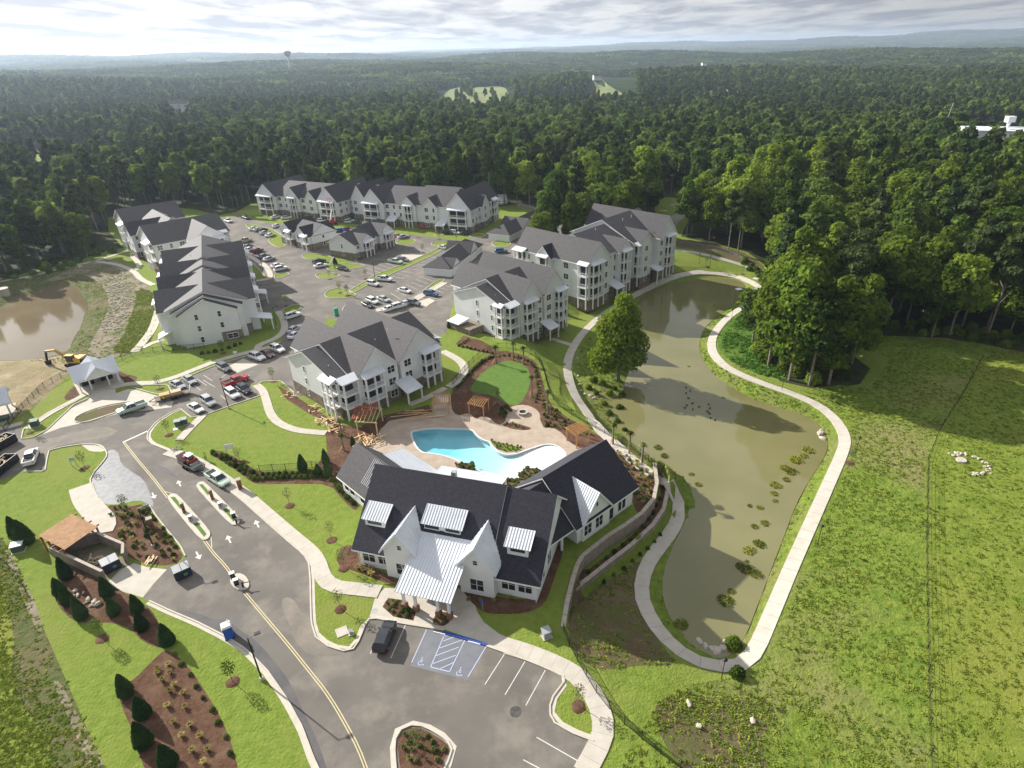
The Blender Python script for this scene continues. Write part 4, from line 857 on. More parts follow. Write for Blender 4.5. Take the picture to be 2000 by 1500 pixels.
b6 = building('apartment_house', 'leftmost white apartment house of the back row, against the dark trees', 'apartment house', G6, -24, [f0, f1, f2, f3, f4, f5, f6], 2.95, [0, 2.95, 5.9],
    porches=[(f0, 'f', 5.4, 8.4, 1.4, [0, 2.95, 5.9]), (f4, 'f', 5.4, 8.0, 1.4, [0, 2.95, 5.9]), (f2, 'f', 3.7, 3.8, 1.0, [0, 2.95, 5.9]), (f5, 'r', 3, 4, 1.4, [0, 2.95, 5.9])], group='white gabled apartment houses')
# --- long stepped house on the left
G4 = (-93.2, 147.2); e4 = 9.5
h = []
h.append(Blk(2.4, 16.2, -.8, 1.6, e4-1.0, 12.0, 'v', win={'f': [(4.2, .75, 1.4), (9.6, .75, 1.4)]}, oh=.3, gab=.2))
h.append(Blk(1.2, 17.6, 0.8, 3.4, e4-.5, 12.6, 'v', win={}, oh=.35, gab=.3))
h.append(Blk(0.0, 18.8, 2.4, 23.0, e4, 13.3, 'v', win={'r': 'auto', 'l': 'auto'}, oh=.5, gab=.4, stone=False))
h.append(Blk(0.5, 18.2, 22.0, 30.0, e4-.5, 12.5, 'v', win={'r': 'auto'}))
h.append(Blk(0.2, 18.6, 29.0, 37.0, e4-.2, 13.0, 'v', win={'r': 'auto'}))
h.append(Blk(0.0, 18.8, 36.0, 64.0, e4, 13.5, 'v', win={'r': 'auto', 'l': 'auto'}))
for (v0, v1, zr) in ((4.0, 16.5, 12.9), (17.5, 28.5, 12.7), (30.0, 42.0, 12.9), (44.5, 57.5, 13.1)):
    h.append(Blk(-2.0, 21.0, v0, v1, e4-.25, zr, 'u', win={'r': [(2.2, .6, 1.4)], 'l': [(2.2, .6, 1.4)]}, gab=.35))
Z34 = [0, 3.1, 6.2]
b4 = building('apartment_house', 'long white apartment house with many stepped navy roofs, end wall to the front lawn', 'apartment house', G4, 25, h, 3.1, Z34,
    porches=[(h[6], 'r', 6.5, 3.8, 1.2, Z34), (h[7], 'r', 5.8, 3.6, 1.2, Z34), (h[8], 'r', 6.2, 3.8, 1.2, Z34), (h[9], 'r', 6.5, 3.8, 1.2, Z34), (h[6], 'l', 4, 4.0, 1.3, Z34), (h[8], 'l', 4, 4.0, 1.3, Z34), (h[9], 'l', 4, 4.0, 1.3, Z34)],
    canopies=[(h[2], 'r', 1.6, 4.4, 5.5, 3.0), (h[3], 'r', 4.0, 4.4, 6.5, 3.0), (h[2], 'l', 19.0, 4.0, 3.6, 2.6)], group='white gabled apartment houses')
sb = MB(); sb.box(11.3, 16.3, -.95, 1.0, -.6, 2.7); sb.build('stone_base', M_stone, b4)
sb = MB(); sb.box(16.1, 18.95, 2.25, 9, -.6, 2.7); sb.build('stone_base', M_stone, b4)
add_window(b4, 13.8, -1.0, 0.8, 0, 2.6, 1.2)
vents(b4, [(5, 12, 11.9), (6, 44, 12.0)])
# --- house behind it
pL = G(299, 478, 9.4); pR = G(446, 450, 9.4); a5 = math.degrees(math.atan2(pR[1]-pL[1], pR[0]-pL[0])); W5 = float(np.linalg.norm((pR-pL)[:2]))
q = [Blk(0, W5, 0, 19, 9.4, 14.3, 'u', win={'f': 'auto', 'l': 'auto'}, stone=True)]
q.append(Blk(W5*.42, W5*.42+12, -7.0, 12, 9.2, 13.9, 'v', win={'f': [(3, .8, 1.4)]}, stone=True))
q.append(Blk(W5*.22, W5*.72, 18, 40, 9.3, 13.4, 'v', win={'l': 'auto', 'r': 'auto'}, stone=True))
q.append(Blk(1, W5*.86, 38, 56, 9.4, 14.2, 'u', win={'f': 'auto', 'l': 'auto'}, stone=True))
q.append(Blk(-1.5, 14, 22, 31, 9.2, 12.8, 'u', win={'f': 'auto', 'l': 'auto'}, stone=True))
b5 = building('apartment_house', 'navy-roofed white apartment house at the far left, by the bare trunks', 'apartment house', (pL[0], pL[1]), a5, q, 3.1, Z34,
    porches=[(q[0], 'l', 14.5, 5, 1.8, Z34), (q[3], 'l', 13.5, 5, 1.8, Z34), (q[0], 'f', W5-3, 4, 1.2, Z34), (q[1], 'f', 8.4, 4.2, 1.2, Z34)], group='white gabled apartment houses')
def frame2(o, u, z=0): a = G(*o, z); b = G(*u, z); return (a[0], a[1]), math.degrees(math.atan2(b[1]-a[1], b[0]-a[0])), float(np.hypot(b[0]-a[0], b[1]-a[1]))
# --- carriage houses
(o, an, Lc) = frame2((609, 490), (552, 474)); an -= 180; org = (o[0]-math.cos(math.radians(an))*Lc, o[1]-math.sin(math.radians(an))*Lc)
k0 = Blk(0, 8.5, 0, 12, 5.6, 8.8, 'v', win={'f': 'auto'}, stone=True); k1 = Blk(8, Lc, 1, 11.5, 5.6, 9.0, 'u', win={'f': 'auto', 'r': [(5, .8, 1.4)]}, stone=True); k2 = Blk(Lc-8.5, Lc-.4, -.6, 12, 5.5, 8.6, 'v', win={'f': 'auto'}, stone=True)
cr1 = building('carriage_house', 'small two-storey carriage house with a stone base, left of its twin in the car park', 'house', org, an, [k1, k0, k2], 2.8, [0, 2.8], stone_h=2.4, porches=[(k0, 'f', 6.5, 3, 1.2, [0, 2.8]), (k2, 'f', 6.6, 3, 1.2, [0, 2.8])], group='carriage houses', shmat=M_shingC)
(o, an, Lc) = frame2((697, 508), (772, 476))
k0 = Blk(0, Lc*.48, 0, 12, 5.6, 8.8, 'u', win={'f': 'auto', 'l': [(6, .7, 1.4)]}, stone=True); k1 = Blk(Lc*.44, Lc, 1.2, 12.4, 5.6, 9.2, 'u', win={'f': 'auto', 'r': 'auto'}, stone=True); k2 = Blk(2.2, 9.4, -.9, 9, 5.5, 8.2, 'v', win={'f': 'auto'}, stone=True); k3 = Blk(Lc-9, Lc-.6, -.4, 10, 5.5, 9.0, 'v', win={'f': 'auto', 'r': 'auto'}, stone=True)
cr2 = building('carriage_house', 'grey-roofed two-storey carriage house with a bay front, right of its twin in the car park', 'house', o, an, [k0, k1, k2, k3], 2.8, [0, 2.8], stone_h=2.4, porches=[(k2, 'f', 3.6, 4.4, 1.2, [0, 2.8]), (k3, 'f', 4.2, 4.4, 1.2, [0, 2.8])], group='carriage houses')
# --- garages
(o, an, _) = frame2((881, 541), (924, 506)); g0 = Blk(0, 30, 0, 9.8, 2.9, 5.6, 'u', hip=4.2); g01 = Blk(1.0, 7.4, -.3, 6, 2.85, 5.2, 'v'); g02 = Blk(17, 24, -.3, 9, 2.85, 6.2, 'v')
building('garage_block', 'low garage block with a hipped grey roof behind the pond-path house', 'garage', o, an, [g0, g01, g02], 2.8, [0], group='low garage blocks', shmat=M_shing)
(o, an, _) = frame2((995, 473), (1060, 440)); g0 = Blk(0, 34, 0, 9.5, 2.9, 5.7, 'u', hip=4); g01 = Blk(10, 19, -.4, 10.0, 3.0, 6.0, 'v')
building('garage_block', 'low garage block with a white hipped end beside the back car park entry', 'garage', o, an, [g0, g01], 2.8, [0], group='low garage blocks', shmat=M_shing)
(o, an, _) = frame2((1050, 447), (1100, 425)); g0 = Blk(0, 14, 0, 8.5, 2.9, 5.5, 'u', hip=3.5); g01 = Blk(6, 14, -.4, 9.0, 3.0, 6.0, 'v')
building('garage_block', 'small farthest garage block near the wooden fence', 'garage', (o[0]+4, o[1]+12), an, [g0, g01], 2.8, [0], group='low garage blocks', shmat=M_shing)

# ------------------------------------------------------------------ metal roofs with standing seams
def seam_roof(parent, A, B, C, D, name='metal_roof', step=0.42, th=0.14, m=None):
    """A,B low edge; D,C high edge (A-D and B-C run up the slope)"""
    A, B, C, D = map(Vector, (A, B, C, D)); mb = MB(); n = (B-A).cross(D-A).normalized(); n = n if n.z > 0 else -n; t = n*th
    mb.hexa([A-t, B-t, C-t, D-t, A, B, C, D]); W = (B-A).length; k = max(2, int(round(W/step)))
    for i in range(k+1):
        f = i/k; p = A.lerp(B, f)+n*.03; q_ = D.lerp(C, f)+n*.03; mb.bar(p, q_, .045, .075)
    return fix_normals(mb.build(name, m or M_metal, parent))
# ------------------------------------------------------------------ CLUBHOUSE
CO = (-26.62, 68.82)
cl = empty('clubhouse', (*CO, 0), math.radians(-16.5), 'white clubhouse with steep navy shingle roofs and a striped white metal entrance canopy', 'clubhouse')
def put_block(root, b, wallm=M_batten, roofm=M_shingC, tri=None, seam=False):
    wm, fm, rm = block_mesh(b); fix_normals(wm.build('wall', wallm, root)); fix_normals(fm.build('fascia', M_white, root))
    if not seam: fix_normals(rm.build('roof', roofm, root))
    else:
        a0_, a1_, c0_, c1_ = (b.u0, b.u1, b.v0, b.v1) if b.ax == 'u' else (b.v0, b.v1, b.u0, b.u1); r = c0_+(c1_-c0_)*b.rp; g = b.gab
        for c, sg in ((c0_, -1), (c1_, 1)):
            sl = (b.zr-b.ze)/abs(r-c); ce = c+sg*b.oh; ze = b.ze-sl*b.oh
            P = lambda a, cc, z: (*to_uv(b.ax, a, cc), z+.14)
            seam_roof(root, P(a0_-g, ce, ze), P(a1_+g, ce, ze), P(a1_+g, r, b.zr), P(a0_-g, r, b.zr), 'metal_roof')
    return b
mn = put_block(cl, Blk(0, 19.6, 0, 17.4, 4.1, 12.0, 'u', oh=.7, gab=.7, z0=-.5)); mr = put_block(cl, Blk(19.2, 27.0, 0.1, 17.3, 4.0, 11.75, 'u', oh=.7, gab=.7, z0=-.5))
gl_ = put_block(cl, Blk(4.8, 9.9, -1.0, 5.0, 5.4, 8.6, 'v', oh=.5, gab=.45, z0=-.5), seam=True); gr = put_block(cl, Blk(16.2, 21.2, -1.0, 5.0, 5.4, 8.5, 'v', oh=.5, gab=.45, z0=-.5), seam=True)
seam_roof(cl, (9.1, -6.4, 3.55), (17.2, -6.4, 3.55), (17.2, 2.4, 6.5), (9.1, 2.4, 6.5), 'canopy_roof', .44)
bm_ = MB(); bm_.box(9.4, 17.0, -5.9, -5.5, 3.0, 3.4); bm_.build('canopy_beam', M_white, cl)
for u in (9.9, 11.6, 14.9, 16.5):
    c = MB(); c.box(u-.17, u+.17, -5.87, -5.53, .9, 3.1); col = c.build('column', M_white, cl); c = MB(); c.box(u-.36, u+.36, -6.06, -5.34, -.3, .95); c.build('brick_pier', M_brick, col)
for (u0, u1, v0, v1, zl, zh) in ((.1, 4.0, 1.8, 4.5, 7.3, 8.6), (9.2, 15.5, 2.6, 5.3, 7.75, 9.25), (21.9, 25.7, 1.7, 4.4, 7.25, 8.5)):
    d = MB(); d.box(u0+.4, u1-.4, v0+.25, v1, 5.0, zl+.08); dw = d.build('dormer', M_batten, cl); seam_roof(dw, (u0, v0, zl), (u1, v0, zl), (u1, v1, zh), (u0, v1, zh), 'dormer_roof', .42)
    n = 1 if u1-u0 < 5 else 2
    for i in range(n):
        cx = u0+(u1-u0)*(i+.5)/n; ww = (u1-u0-1.4)/n-.3; fm, pm = win_meshes(ww, .62, False); wdw = linkmesh('dormer_window', pm, dw, (cx, v0+.24, zl-.80), 0); 
        f = MB(); f.box(cx-ww/2-.12, cx+ww/2+.12, v0+.13, v0+.245, zl-.12, zl-.03); f.box(cx-ww/2-.12, cx+ww/2+.12, v0+.13, v0+.245, zl-.92, zl-.81); f.build('dormer_trim', M_white, dw)
def cw(u, z, w, hh, v=0.0, an=0): return add_window(cl, u, v, z, an, w, hh)
cw(1.5, 1.1, 1.9, 2.0); cw(3.8, 1.1, 1.5, 2.0); cw(7.4, .9, 1.8, 2.0, -1.0); cw(18.7, .9, 1.9, 2.0, -1.0); cw(22.9, 1.1, 1.9, 2.0, 0.1); cw(25.3, 1.1, 1.9, 2.0, 0.1)
cw(7.4, 5.6, .6, .75, -1.0); cw(18.7, 5.6, .6, .75, -1.0)
for v in (3, 6.5, 11, 14): add_window(cl, 27.0, v, 1.1, pi/2, 1.6, 2.0)
dd = MB(); dd.box(11.6, 14.8, -.06, 0, 0, 2.5); dd.build('entrance_door', M_glass, cl)
ds = MB(); ds.bar((26.95, -.25, 0), (26.95, -.25, 3.7), .1); ds.build('downspout', M_white, cl); ds = MB(); ds.bar((.05, -.25, 0), (.05, -.25, 3.7), .1); ds.build('downspout', M_white, cl)
# rear porch, ac
seam_roof(cl, (15.6, 22.2, 3.0), (6.4, 22.2, 3.0), (6.4, 17.2, 4.0), (15.6, 17.2, 4.0), 'porch_roof', .42)
seam_roof(cl, (6.0, 22.6, 2.7), (3.2, 22.6, 2.7), (3.2, 17.4, 3.7), (6.0, 17.4, 3.7), 'porch_roof', .42)
for u in (6.8, 11, 15.2): c = MB(); c.box(u-.15, u+.15, 21.6, 21.9, -.2, 3.2); c.build('column', M_white, cl)
cp = MB(); cp.box(7.0, 7.8, 18.2, 18.9, 3.6, 5.1); cp.build('roof_vent_box', M_steel, cl)
# right wing of the clubhouse (own frame, child parts placed by matrix)
def sub_frame(o, deg):   # coordinates of another frame expressed in the clubhouse frame
    a = math.radians(deg); c = math.radians(-16.5)
    def T(p):
        x = o[0]+math.cos(a)*p[0]-math.sin(a)*p[1]-CO[0]; y = o[1]+math.sin(a)*p[0]+math.cos(a)*p[1]-CO[1]; return (math.cos(-c)*x-math.sin(-c)*y, math.sin(-c)*x+math.cos(-c)*y, p[2])
    return T, a-c
wing = empty('clubhouse_wing', (5.48, 72.23, 0), math.radians(43), 'right wing of the clubhouse, navy gabled roof with one striped white metal cross gable', 'clubhouse wing', 'clubhouse wings')
put_block(wing, Blk(0, 13.2, 0, 13.2, 3.9, 9.3, 'u', oh=.6, gab=.8, z0=-.5)); put_block(wing, Blk(-9.0, 0.2, 0.6, 12.4, 3.8, 8.6, 'u', oh=.6, gab=.1, z0=3.0))
put_block(wing, Blk(-9.0, -3.2, 2.6, 12.0, 3.7, 7.0, 'u', oh=.3, gab=.0, z0=-.5))
put_block(wing, Blk(0.9, 7.1, -.35, 6, 3.9, 7.9, 'v', oh=.5, gab=.5, z0=-.5), seam=True)
for u in (2.0, 4.6): add_window(wing, u, -.35, .9, 0, 1.6, 2.0)
add_window(wing, 7.9, 0, .1, 0, 1.0, 2.2, False); add_window(wing, 10.0, 0, .6, 0, .8, 2.0, False); add_window(wing, 11.0, 0, .6, 0, .8, 2.0, False); add_window(wing, 4.0, -.35, 5.2, 0, .45, .8, False)
c = MB(); c.box(-2.8, -2.5, .5, .8, -.3, 3.7); c.build('column', M_white, wing)
lw = empty('clubhouse_wing', (-33.9, 86.5, 0), math.radians(-45), 'left wing of the clubhouse, plain grey gabled roof with a striped white poolside porch', 'clubhouse wing', 'clubhouse wings')
put_block(lw, Blk(0, 14, 0, 8.3, 3.5, 7.7, 'u', oh=.5, gab=.7, z0=-.5), roofm=M_shing)
for u in (1.4, 3.2, 6.4): add_window(lw, u, 0, .9, 0, 1.3, 2.0)
seam_roof(lw, (15.0, 12.6, 2.75), (.4, 12.6, 2.75), (.4, 8.0, 3.75), (15.0, 8.0, 3.75), 'porch_roof', .42)
for u in (.8, 4.6, 8.4, 12.2): c = MB(); c.box(u-.14, u+.14, 12.1, 12.4, -.2, 2.8); c.build('column', M_white, lw)
seam_roof(lw, (5.6, .7, 4.3), (8.9, .7, 4.3), (8.9, 3.9, 7.55), (5.6, 3.9, 7.55), 'metal_roof', .42)  # white panel stands in for the bright sunlit patch on this roof slope
# ------------------------------------------------------------------ gatehouse pavilion, left-edge pavilion, enclosure
gh = empty('pavilion', (-103.2, 124.0, 0), math.radians(42), 'mail pavilion with a white metal roof and small front gable by the drop-off loop', 'pavilion')
gb = Blk(0, 8.2, 0, 7.0, 3.4, 5.4, 'u', oh=.6, gab=.4, z0=2.9); put_block(gh, gb, seam=True); gf = Blk(2.0, 6.6, -.6, 7.5, 3.4, 5.3, 'v', oh=.4, gab=.3, z0=2.9); put_block(gh, gf, seam=True)
for (u, v) in ((.3, .3), (2.3, .3), (5.8, .3), (7.9, .3), (.3, 6.7), (7.9, 6.7), (2.3, 6.7), (5.8, 6.7)):
    c = MB(); c.box(u-.14, u+.14, v-.14, v+.14, -.2, 3.0); c.build('post', M_white, gh)
c = MB(); c.box(1.0, 3.4, 3.6, 4.2, 0, 1.7); c.build('mailbox_bank', M_tire, gh); c = MB(); c.box(4.8, 7.2, 3.6, 4.2, 0, 1.7); c.build('mailbox_bank', M_tire, gh)
c = MB(); c.box(.2, 8.0, 5.6, 6.8, 0, 2.4); c.build('back_wall', M_siding, gh)
c = MB(); c.box(-.3, 8.5, -1.0, 7.4, -.3, .08); c.build('floor', M_conc, gh)
lp = empty('pavilion', (*G(30, 812)[:2], 0), math.radians(35), 'white metal shelter cut off by the left edge, beside the sandy dirt', 'pavilion')
lb = Blk(-9, -.3, 0, 6.5, 3.6, 5.6, 'u', oh=.5, gab=.4, z0=3.1); put_block(lp, lb, seam=True)
for (u, v) in ((-.6, .4), (-.6, 6), (-4.5, .4), (-8.5, .4), (-4.5, 6)): c = MB(); c.box(u-.15, u+.15, v-.15, v+.15, -.2, 3.2); c.build('post', M_white, lp)
c = MB(); c.box(-9, 0, -.3, 6.8, -.2, .1); c.build('floor', M_conc, lp)
# dumpster enclosure: masonry walls and a cedar slat roof on red posts
A_, B_, C_, D_ = GT(78, 1052), GT(191, 1030), GT(240, 1092), GT(190, 1110)
en = empty('enclosure_wall', (A_.x, A_.y, 0), 0, 'masonry walls of the waste enclosure under the cedar slat roof', 'wall')
def wall_seg(parent, a, b, h, th=.3, m=M_wall, z0=-.3, cap=True):
    o = parent.location; a = Vector((a[0]-o.x, a[1]-o.y, 0)); b = Vector((b[0]-o.x, b[1]-o.y, 0)); d = (b-a).normalized(); n = Vector((-d.y, d.x, 0))*th/2
    mb = MB(); mb.hexa([(*(a-n)[:2], z0), (*(b-n)[:2], z0), (*(b+n)[:2], z0), (*(a+n)[:2], z0), (*(a-n)[:2], h), (*(b-n)[:2], h), (*(b+n)[:2], h), (*(a+n)[:2], h)]); mb.build('wall_panel', m, parent)
    if cap:
        n = n*1.35; mb = MB(); mb.hexa([(*(a-n)[:2], h), (*(b-n)[:2], h), (*(b+n)[:2], h), (*(a+n)[:2], h), (*(a-n)[:2], h+.1), (*(b-n)[:2], h+.1), (*(b+n)[:2], h+.1), (*(a+n)[:2], h+.1)]); mb.build('coping', M_cap, parent)
e1 = G(188, 1040, 1.9)[:2]; e2 = G(240, 1062, 1.9)[:2]; e0 = G(80, 1056, 2.0)[:2]; e4_ = G(200, 1118, 1.6)[:2]; e5 = G(96, 1068, 1.8)[:2]
wall_seg(en, e1, e2, 1.9); wall_seg(en, e2, G(244, 1092, .8)[:2], 1.9); wall_seg(en, e5, e4_, 1.8); wall_seg(en, e5, e1+(e5-e1)*.02, 1.9, cap=True)
rf = empty('slat_roof', (A_.x, A_.y, 0), 0, 'cedar slat roof over the waste enclosure', 'shade roof')
zr = 2.9; c4 = [Vector(G(*p, zr)) for p in ((75, 1046), (140, 1004), (191, 1029), (126, 1074))]; oo = Vector((A_.x, A_.y, 0))
for p in c4: p -= oo
c4 = [p for p in c4]
for i in range(34):
    f = (i+.5)/34; a = c4[0].lerp(c4[1], f); b = c4[3].lerp(c4[2], f); mb = MB(); mb.bar(a, b, .15, .05); mb.build('slat', M_slat, rf)
for f in (.08, .36, .64, .92):
    a = c4[0].lerp(c4[3], f); b = c4[1].lerp(c4[2], f); e = (b-a).normalized()*.5; mb = MB(); mb.bar(a-e+Vector((0, 0, -.12)), b+e+Vector((0, 0, -.12)), .12, .2); mb.build('beam', M_redwood, rf)
    for p in (a, b): mb = MB(); mb.bar((p.x, p.y, -.2), (p.x, p.y, zr-.1), .2); mb.build('post', M_redwood, rf)

# ------------------------------------------------------------------ POOL
def pool():
    root = empty('swimming_pool', (0, 95, 0), 0, 'free-form swimming pool part-filled with turquoise water, white ramp at its right', 'swimming pool')
    P = POOLw; deepA = np.array(GTn([(812,840)])[0]); shallow = np.array(GTn([(1112,888)])[0]); d = shallow-deepA; ln = np.linalg.norm(d); d = d/ln
    gx, gy = np.meshgrid(np.arange(-40, 30, .7), np.arange(70, 115, .7)); gx = gx.ravel(); gy = gy.ravel(); ins = in_poly(gx, gy, P)
    vs = [Vector(p) for p in P]+[Vector((a, b)) for a, b in zip(gx[ins], gy[ins])]; ed = [(i, (i+1) % len(P)) for i in range(len(P))]
    vo, _, fo, *_ = delaunay_2d_cdt(vs, ed, [], 1, 1e-4)
    def depth(x, y):
        t = ((x-deepA[0])*d[0]+(y-deepA[1])*d[1])/ln; s = (x-deepA[0])*d[1]-(y-deepA[1])*d[0]     # s: to the lower right
        z = np.interp(t, [0, .30, .42, .62, .80, 1.0], [-1.5, -1.45, -.95, -.72, -.20, -.04]); 
        if s > 6.2 and t < .45: z = max(z, -.75)
        return z
    me = bpy.data.meshes.new('pool_floor'); me.from_pydata([(v.x, v.y-95, depth(v.x, v.y)) for v in vo], [], [tuple(f) for f in fo]); me.materials.append(M_plaster); me.update(); linkmesh('pool_floor', me, root)
    wb = MB(); n = len(P)
    for i in range(n): a, b = P[i], P[(i+1) % n]; wb.add([(a[0], a[1]-95, 0.0), (b[0], b[1]-95, 0.0), (b[0], b[1]-95, depth(*b)-.02), (a[0], a[1]-95, depth(*a)-.02)], [(0, 1, 2, 3)])
    wb.build('pool_wall', M_plaster, root)
    # coping
    W = [np.array(p) for p in P]; mb = MB(); n = len(W); Q = []
    for i in range(n):
        t = W[(i+1) % n]-W[i-1]; t /= np.linalg.norm(t)+1e-9; nn = np.array([-t[1], t[0]])*.17; Q.append((W[i]-nn, W[i]+nn))
    for i in range(n):
        a, b = Q[i], Q[(i+1) % n]; mb.hexa([(a[0][0], a[0][1]-95, -.05), (b[0][0], b[0][1]-95, -.05), (b[1][0], b[1][1]-95, -.05), (a[1][0], a[1][1]-95, -.05), (a[0][0], a[0][1]-95, .04), (b[0][0], b[0][1]-95, .04), (b[1][0], b[1][1]-95, .04), (a[1][0], a[1][1]-95, .04)])
    mb.build('coping', mat('pool_coping', (0.60, 0.60, 0.60), (0.52, 0.52, 0.53), 2, .8), root)
    # water surface: transmits less red the deeper the floor lies under it
    WL = -.33; m = bpy.data.materials.new('pool_water'); m.use_nodes = True; t = m.node_tree; t.nodes.clear(); out = N(t, 'ShaderNodeOutputMaterial')
    fr = N(t, 'ShaderNodeFresnel', inp={0: 1.33}); tr = N(t, 'ShaderNodeBsdfTransparent'); gs = N(t, 'ShaderNodeBsdfGlossy', inp={'Roughness': .04}); ms = N(t, 'ShaderNodeMixShader'); ge = N(t, 'ShaderNodeNewGeometry'); iv = N(t, 'ShaderNodeMath', operation='SUBTRACT', inp={0: 1.0}); L(t, ge, 'Backfacing', iv, 1); fm_ = N(t, 'ShaderNodeMath', operation='MULTIPLY'); L(t, fr, 0, fm_, 0); L(t, iv, 0, fm_, 1); L(t, fm_, 0, ms, 0); L(t, tr, 0, ms, 1); L(t, gs, 0, ms, 2); L(t, ms, 0, out, 0)   # the glossy share only from above: light leaves the water freely
    va = N(t, 'ShaderNodeVertexColor'); va.layer_name = 'transmission'; L(t, va, 0, tr, 0)
    keep = [f for f in fo if all(depth(vo[i].x, vo[i].y) < WL-.03 for i in f)]
    idx = sorted({i for f in keep for i in f}); mp = {i: k for k, i in enumerate(idx)}
    me = bpy.data.meshes.new('water'); me.from_pydata([(vo[i].x, vo[i].y-95, WL) for i in idx], [], [tuple(mp[i] for i in f) for f in keep]); me.materials.append(m)
    ca = me.color_attributes.new('transmission', 'FLOAT_COLOR', 'POINT'); cols = []
    for i in idx:
        dd = WL-depth(vo[i].x, vo[i].y); dd = max(dd, .0)+.12; cols += [math.exp(-.62*dd), math.exp(-.15*dd), math.exp(-.085*dd), 1]
    ca.data.foreach_set('color', cols); me.update(); ow = linkmesh('water', me, root)
    if me.polygons[0].normal.z < 0: me.flip_normals()
pool()
# planted island beside the pool ring is built with the shrubs
# ------------------------------------------------------------------ RETAINING WALLS
def ret_wall(name, label, W, tops, bots, th=.5):
    root = empty(name, (W[0][0], W[0][1], 0), 0, label, 'wall', 'retaining walls below the clubhouse'); P = [np.array(p) for p in W]; n = len(P)
    pts = []
    for i in range(n-1):
        k = max(1, int(np.linalg.norm(P[i+1]-P[i])/1.5))
        for j in range(k): f = j/k; pts.append((P[i]+(P[i+1]-P[i])*f, tops[i]+(tops[i+1]-tops[i])*f, bots[i]+(bots[i+1]-bots[i])*f))
    pts.append((P[-1], tops[-1], bots[-1])); L_, C_ = MB(), MB(); o = P[0]
    def sect(i, w):
        p = pts[i][0]; t = pts[min(i+1, len(pts)-1)][0]-pts[max(i-1, 0)][0]; t = t/np.linalg.norm(t); nn = np.array([-t[1], t[0]])*w/2; return p-nn-o, p+nn-o
    # courses of blocks: each course set back a little
    for i in range(len(pts)-1):
        (a, b), (c, d) = sect(i, th), sect(i+1, th); z0, z1 = pts[i][2], pts[i+1][2]; t0, t1 = pts[i][1], pts[i+1][1]
        L_.hexa([(*a, z0), (*c, z1), (*d, z1), (*b, z0), (*a, t0), (*c, t1), (*d, t1), (*b, t0)])
        (a, b), (c, d) = sect(i, th+.14), sect(i+1, th+.14); g = .02; a2 = a+(c-a)*g; c2 = c-(c-a)*g; b2 = b+(d-b)*g; d2 = d-(d-b)*g; j = R.uniform(-.01, .01)
        m = MB(); m.hexa([(*a2, t0), (*c2, t1), (*d2, t1), (*b2, t0), (*a2, t0+.13+j), (*c2, t1+.13+j), (*d2, t1+.13+j), (*b2, t0+.13+j)]); m.build('coping', M_cap, root)
    L_.build('wall_face', M_wall, root)
ret_wall('retaining_wall', 'upper curved block retaining wall behind the right wing', UWw, [.25]*len(UWw), [-2.8]*len(UWw))
ret_wall('retaining_wall', 'lower curved block retaining wall above the pond path', LWw, [-1.9]*len(LWw), [-5.0]*len(LWw))
ret_wall('retaining_wall', 'narrow end of the retaining wall stepping down beside the iron fence', SWw, [.25, .25, .15, 0.05], [-4.6, -4.6, -4.4, -3.0])
# ================================================================== TREES
def quads_to_mesh(name, C, Nn, S, m, squash=0.85, extra=None, mats=None):
    """leaf sprays: small bent quads at centres C, facing Nn, half size S"""
    n = len(C); Nn = Nn/(np.linalg.norm(Nn, axis=1, keepdims=True)+1e-9); r = NR.normal(size=(n, 3)); T = np.cross(Nn, r); T /= np.linalg.norm(T, axis=1, keepdims=True)+1e-9; B = np.cross(Nn, T)
    s = S[:, None]; V = np.empty((n, 4, 3)); V[:, 0] = C-T*s-B*s*squash; V[:, 1] = C+T*s-B*s*.6*squash; V[:, 2] = C+T*s*.8+B*s*squash; V[:, 3] = C-T*s*.7+B*s*squash*.9
    V[:, 0] -= Nn*s*.25; V[:, 2] -= Nn*s*.3
    F = np.arange(n*4).reshape(n, 4); vs = V.reshape(-1, 3); fs = F.tolist(); mi = [0]*n
    vs = vs.tolist()
    if extra is not None: k = len(vs); vs += extra.v; fs += [tuple(i+k for i in f) for f in extra.f]; mi += [1]*len(extra.f)
    me = bpy.data.meshes.new(name); me.from_pydata(vs, [], fs)
    for q in (mats or [m]): me.materials.append(q)
    if extra is not None: me.polygons.foreach_set('material_index', mi)
    me.update(); return me
def lobes_leaves(lobes, n, size, up=.25, hollow=.72, spread=.28):
    W = np.array([l[3]*l[4] for l in lobes]); W = W/W.sum(); pick = NR.choice(len(lobes), n, p=W); Lb = np.array([l[:3] for l in lobes])[pick]; rh = np.array([l[3] for l in lobes])[pick]; rv = np.array([l[4] for l in lobes])[pick]
    d = NR.normal(size=(n, 3)); d[:, 2] += up; d /= np.linalg.norm(d, axis=1, keepdims=True); rr = (hollow+NR.uniform(0, spread, n)+NR.uniform(0, .12, n)*(NR.uniform(size=n) > .8))
    C = Lb+d*np.column_stack([rh*rr, rh*rr, rv*rr]); Nn = d+NR.normal(size=(n, 3))*.45; S = size*NR.uniform(.55, 1.25, n)*.5
    return C, Nn, S
def broadleaf_lobes(h, w, k=9, base=.28, rnd=None):
    rnd = rnd or R; out = [(0, 0, h*.66, w*.34, h*.26)]
    for i in range(k):
        a = 2*pi*i/k+rnd.uniform(-.4, .4); t = rnd.uniform(0, 1); z = h*(base+.12+(.92-base-.14)*t); rad = w*.5*(1-abs(t-.38)*.95)*rnd.uniform(.5, .72); r = w*rnd.uniform(.19, .29)
        out.append((rad*math.cos(a), rad*math.sin(a), z, r, r*rnd.uniform(.75, 1.0)))
    out.append((rnd.uniform(-.05, .05)*w, rnd.uniform(-.05, .05)*w, h*.9, w*.17, h*.1)); return out
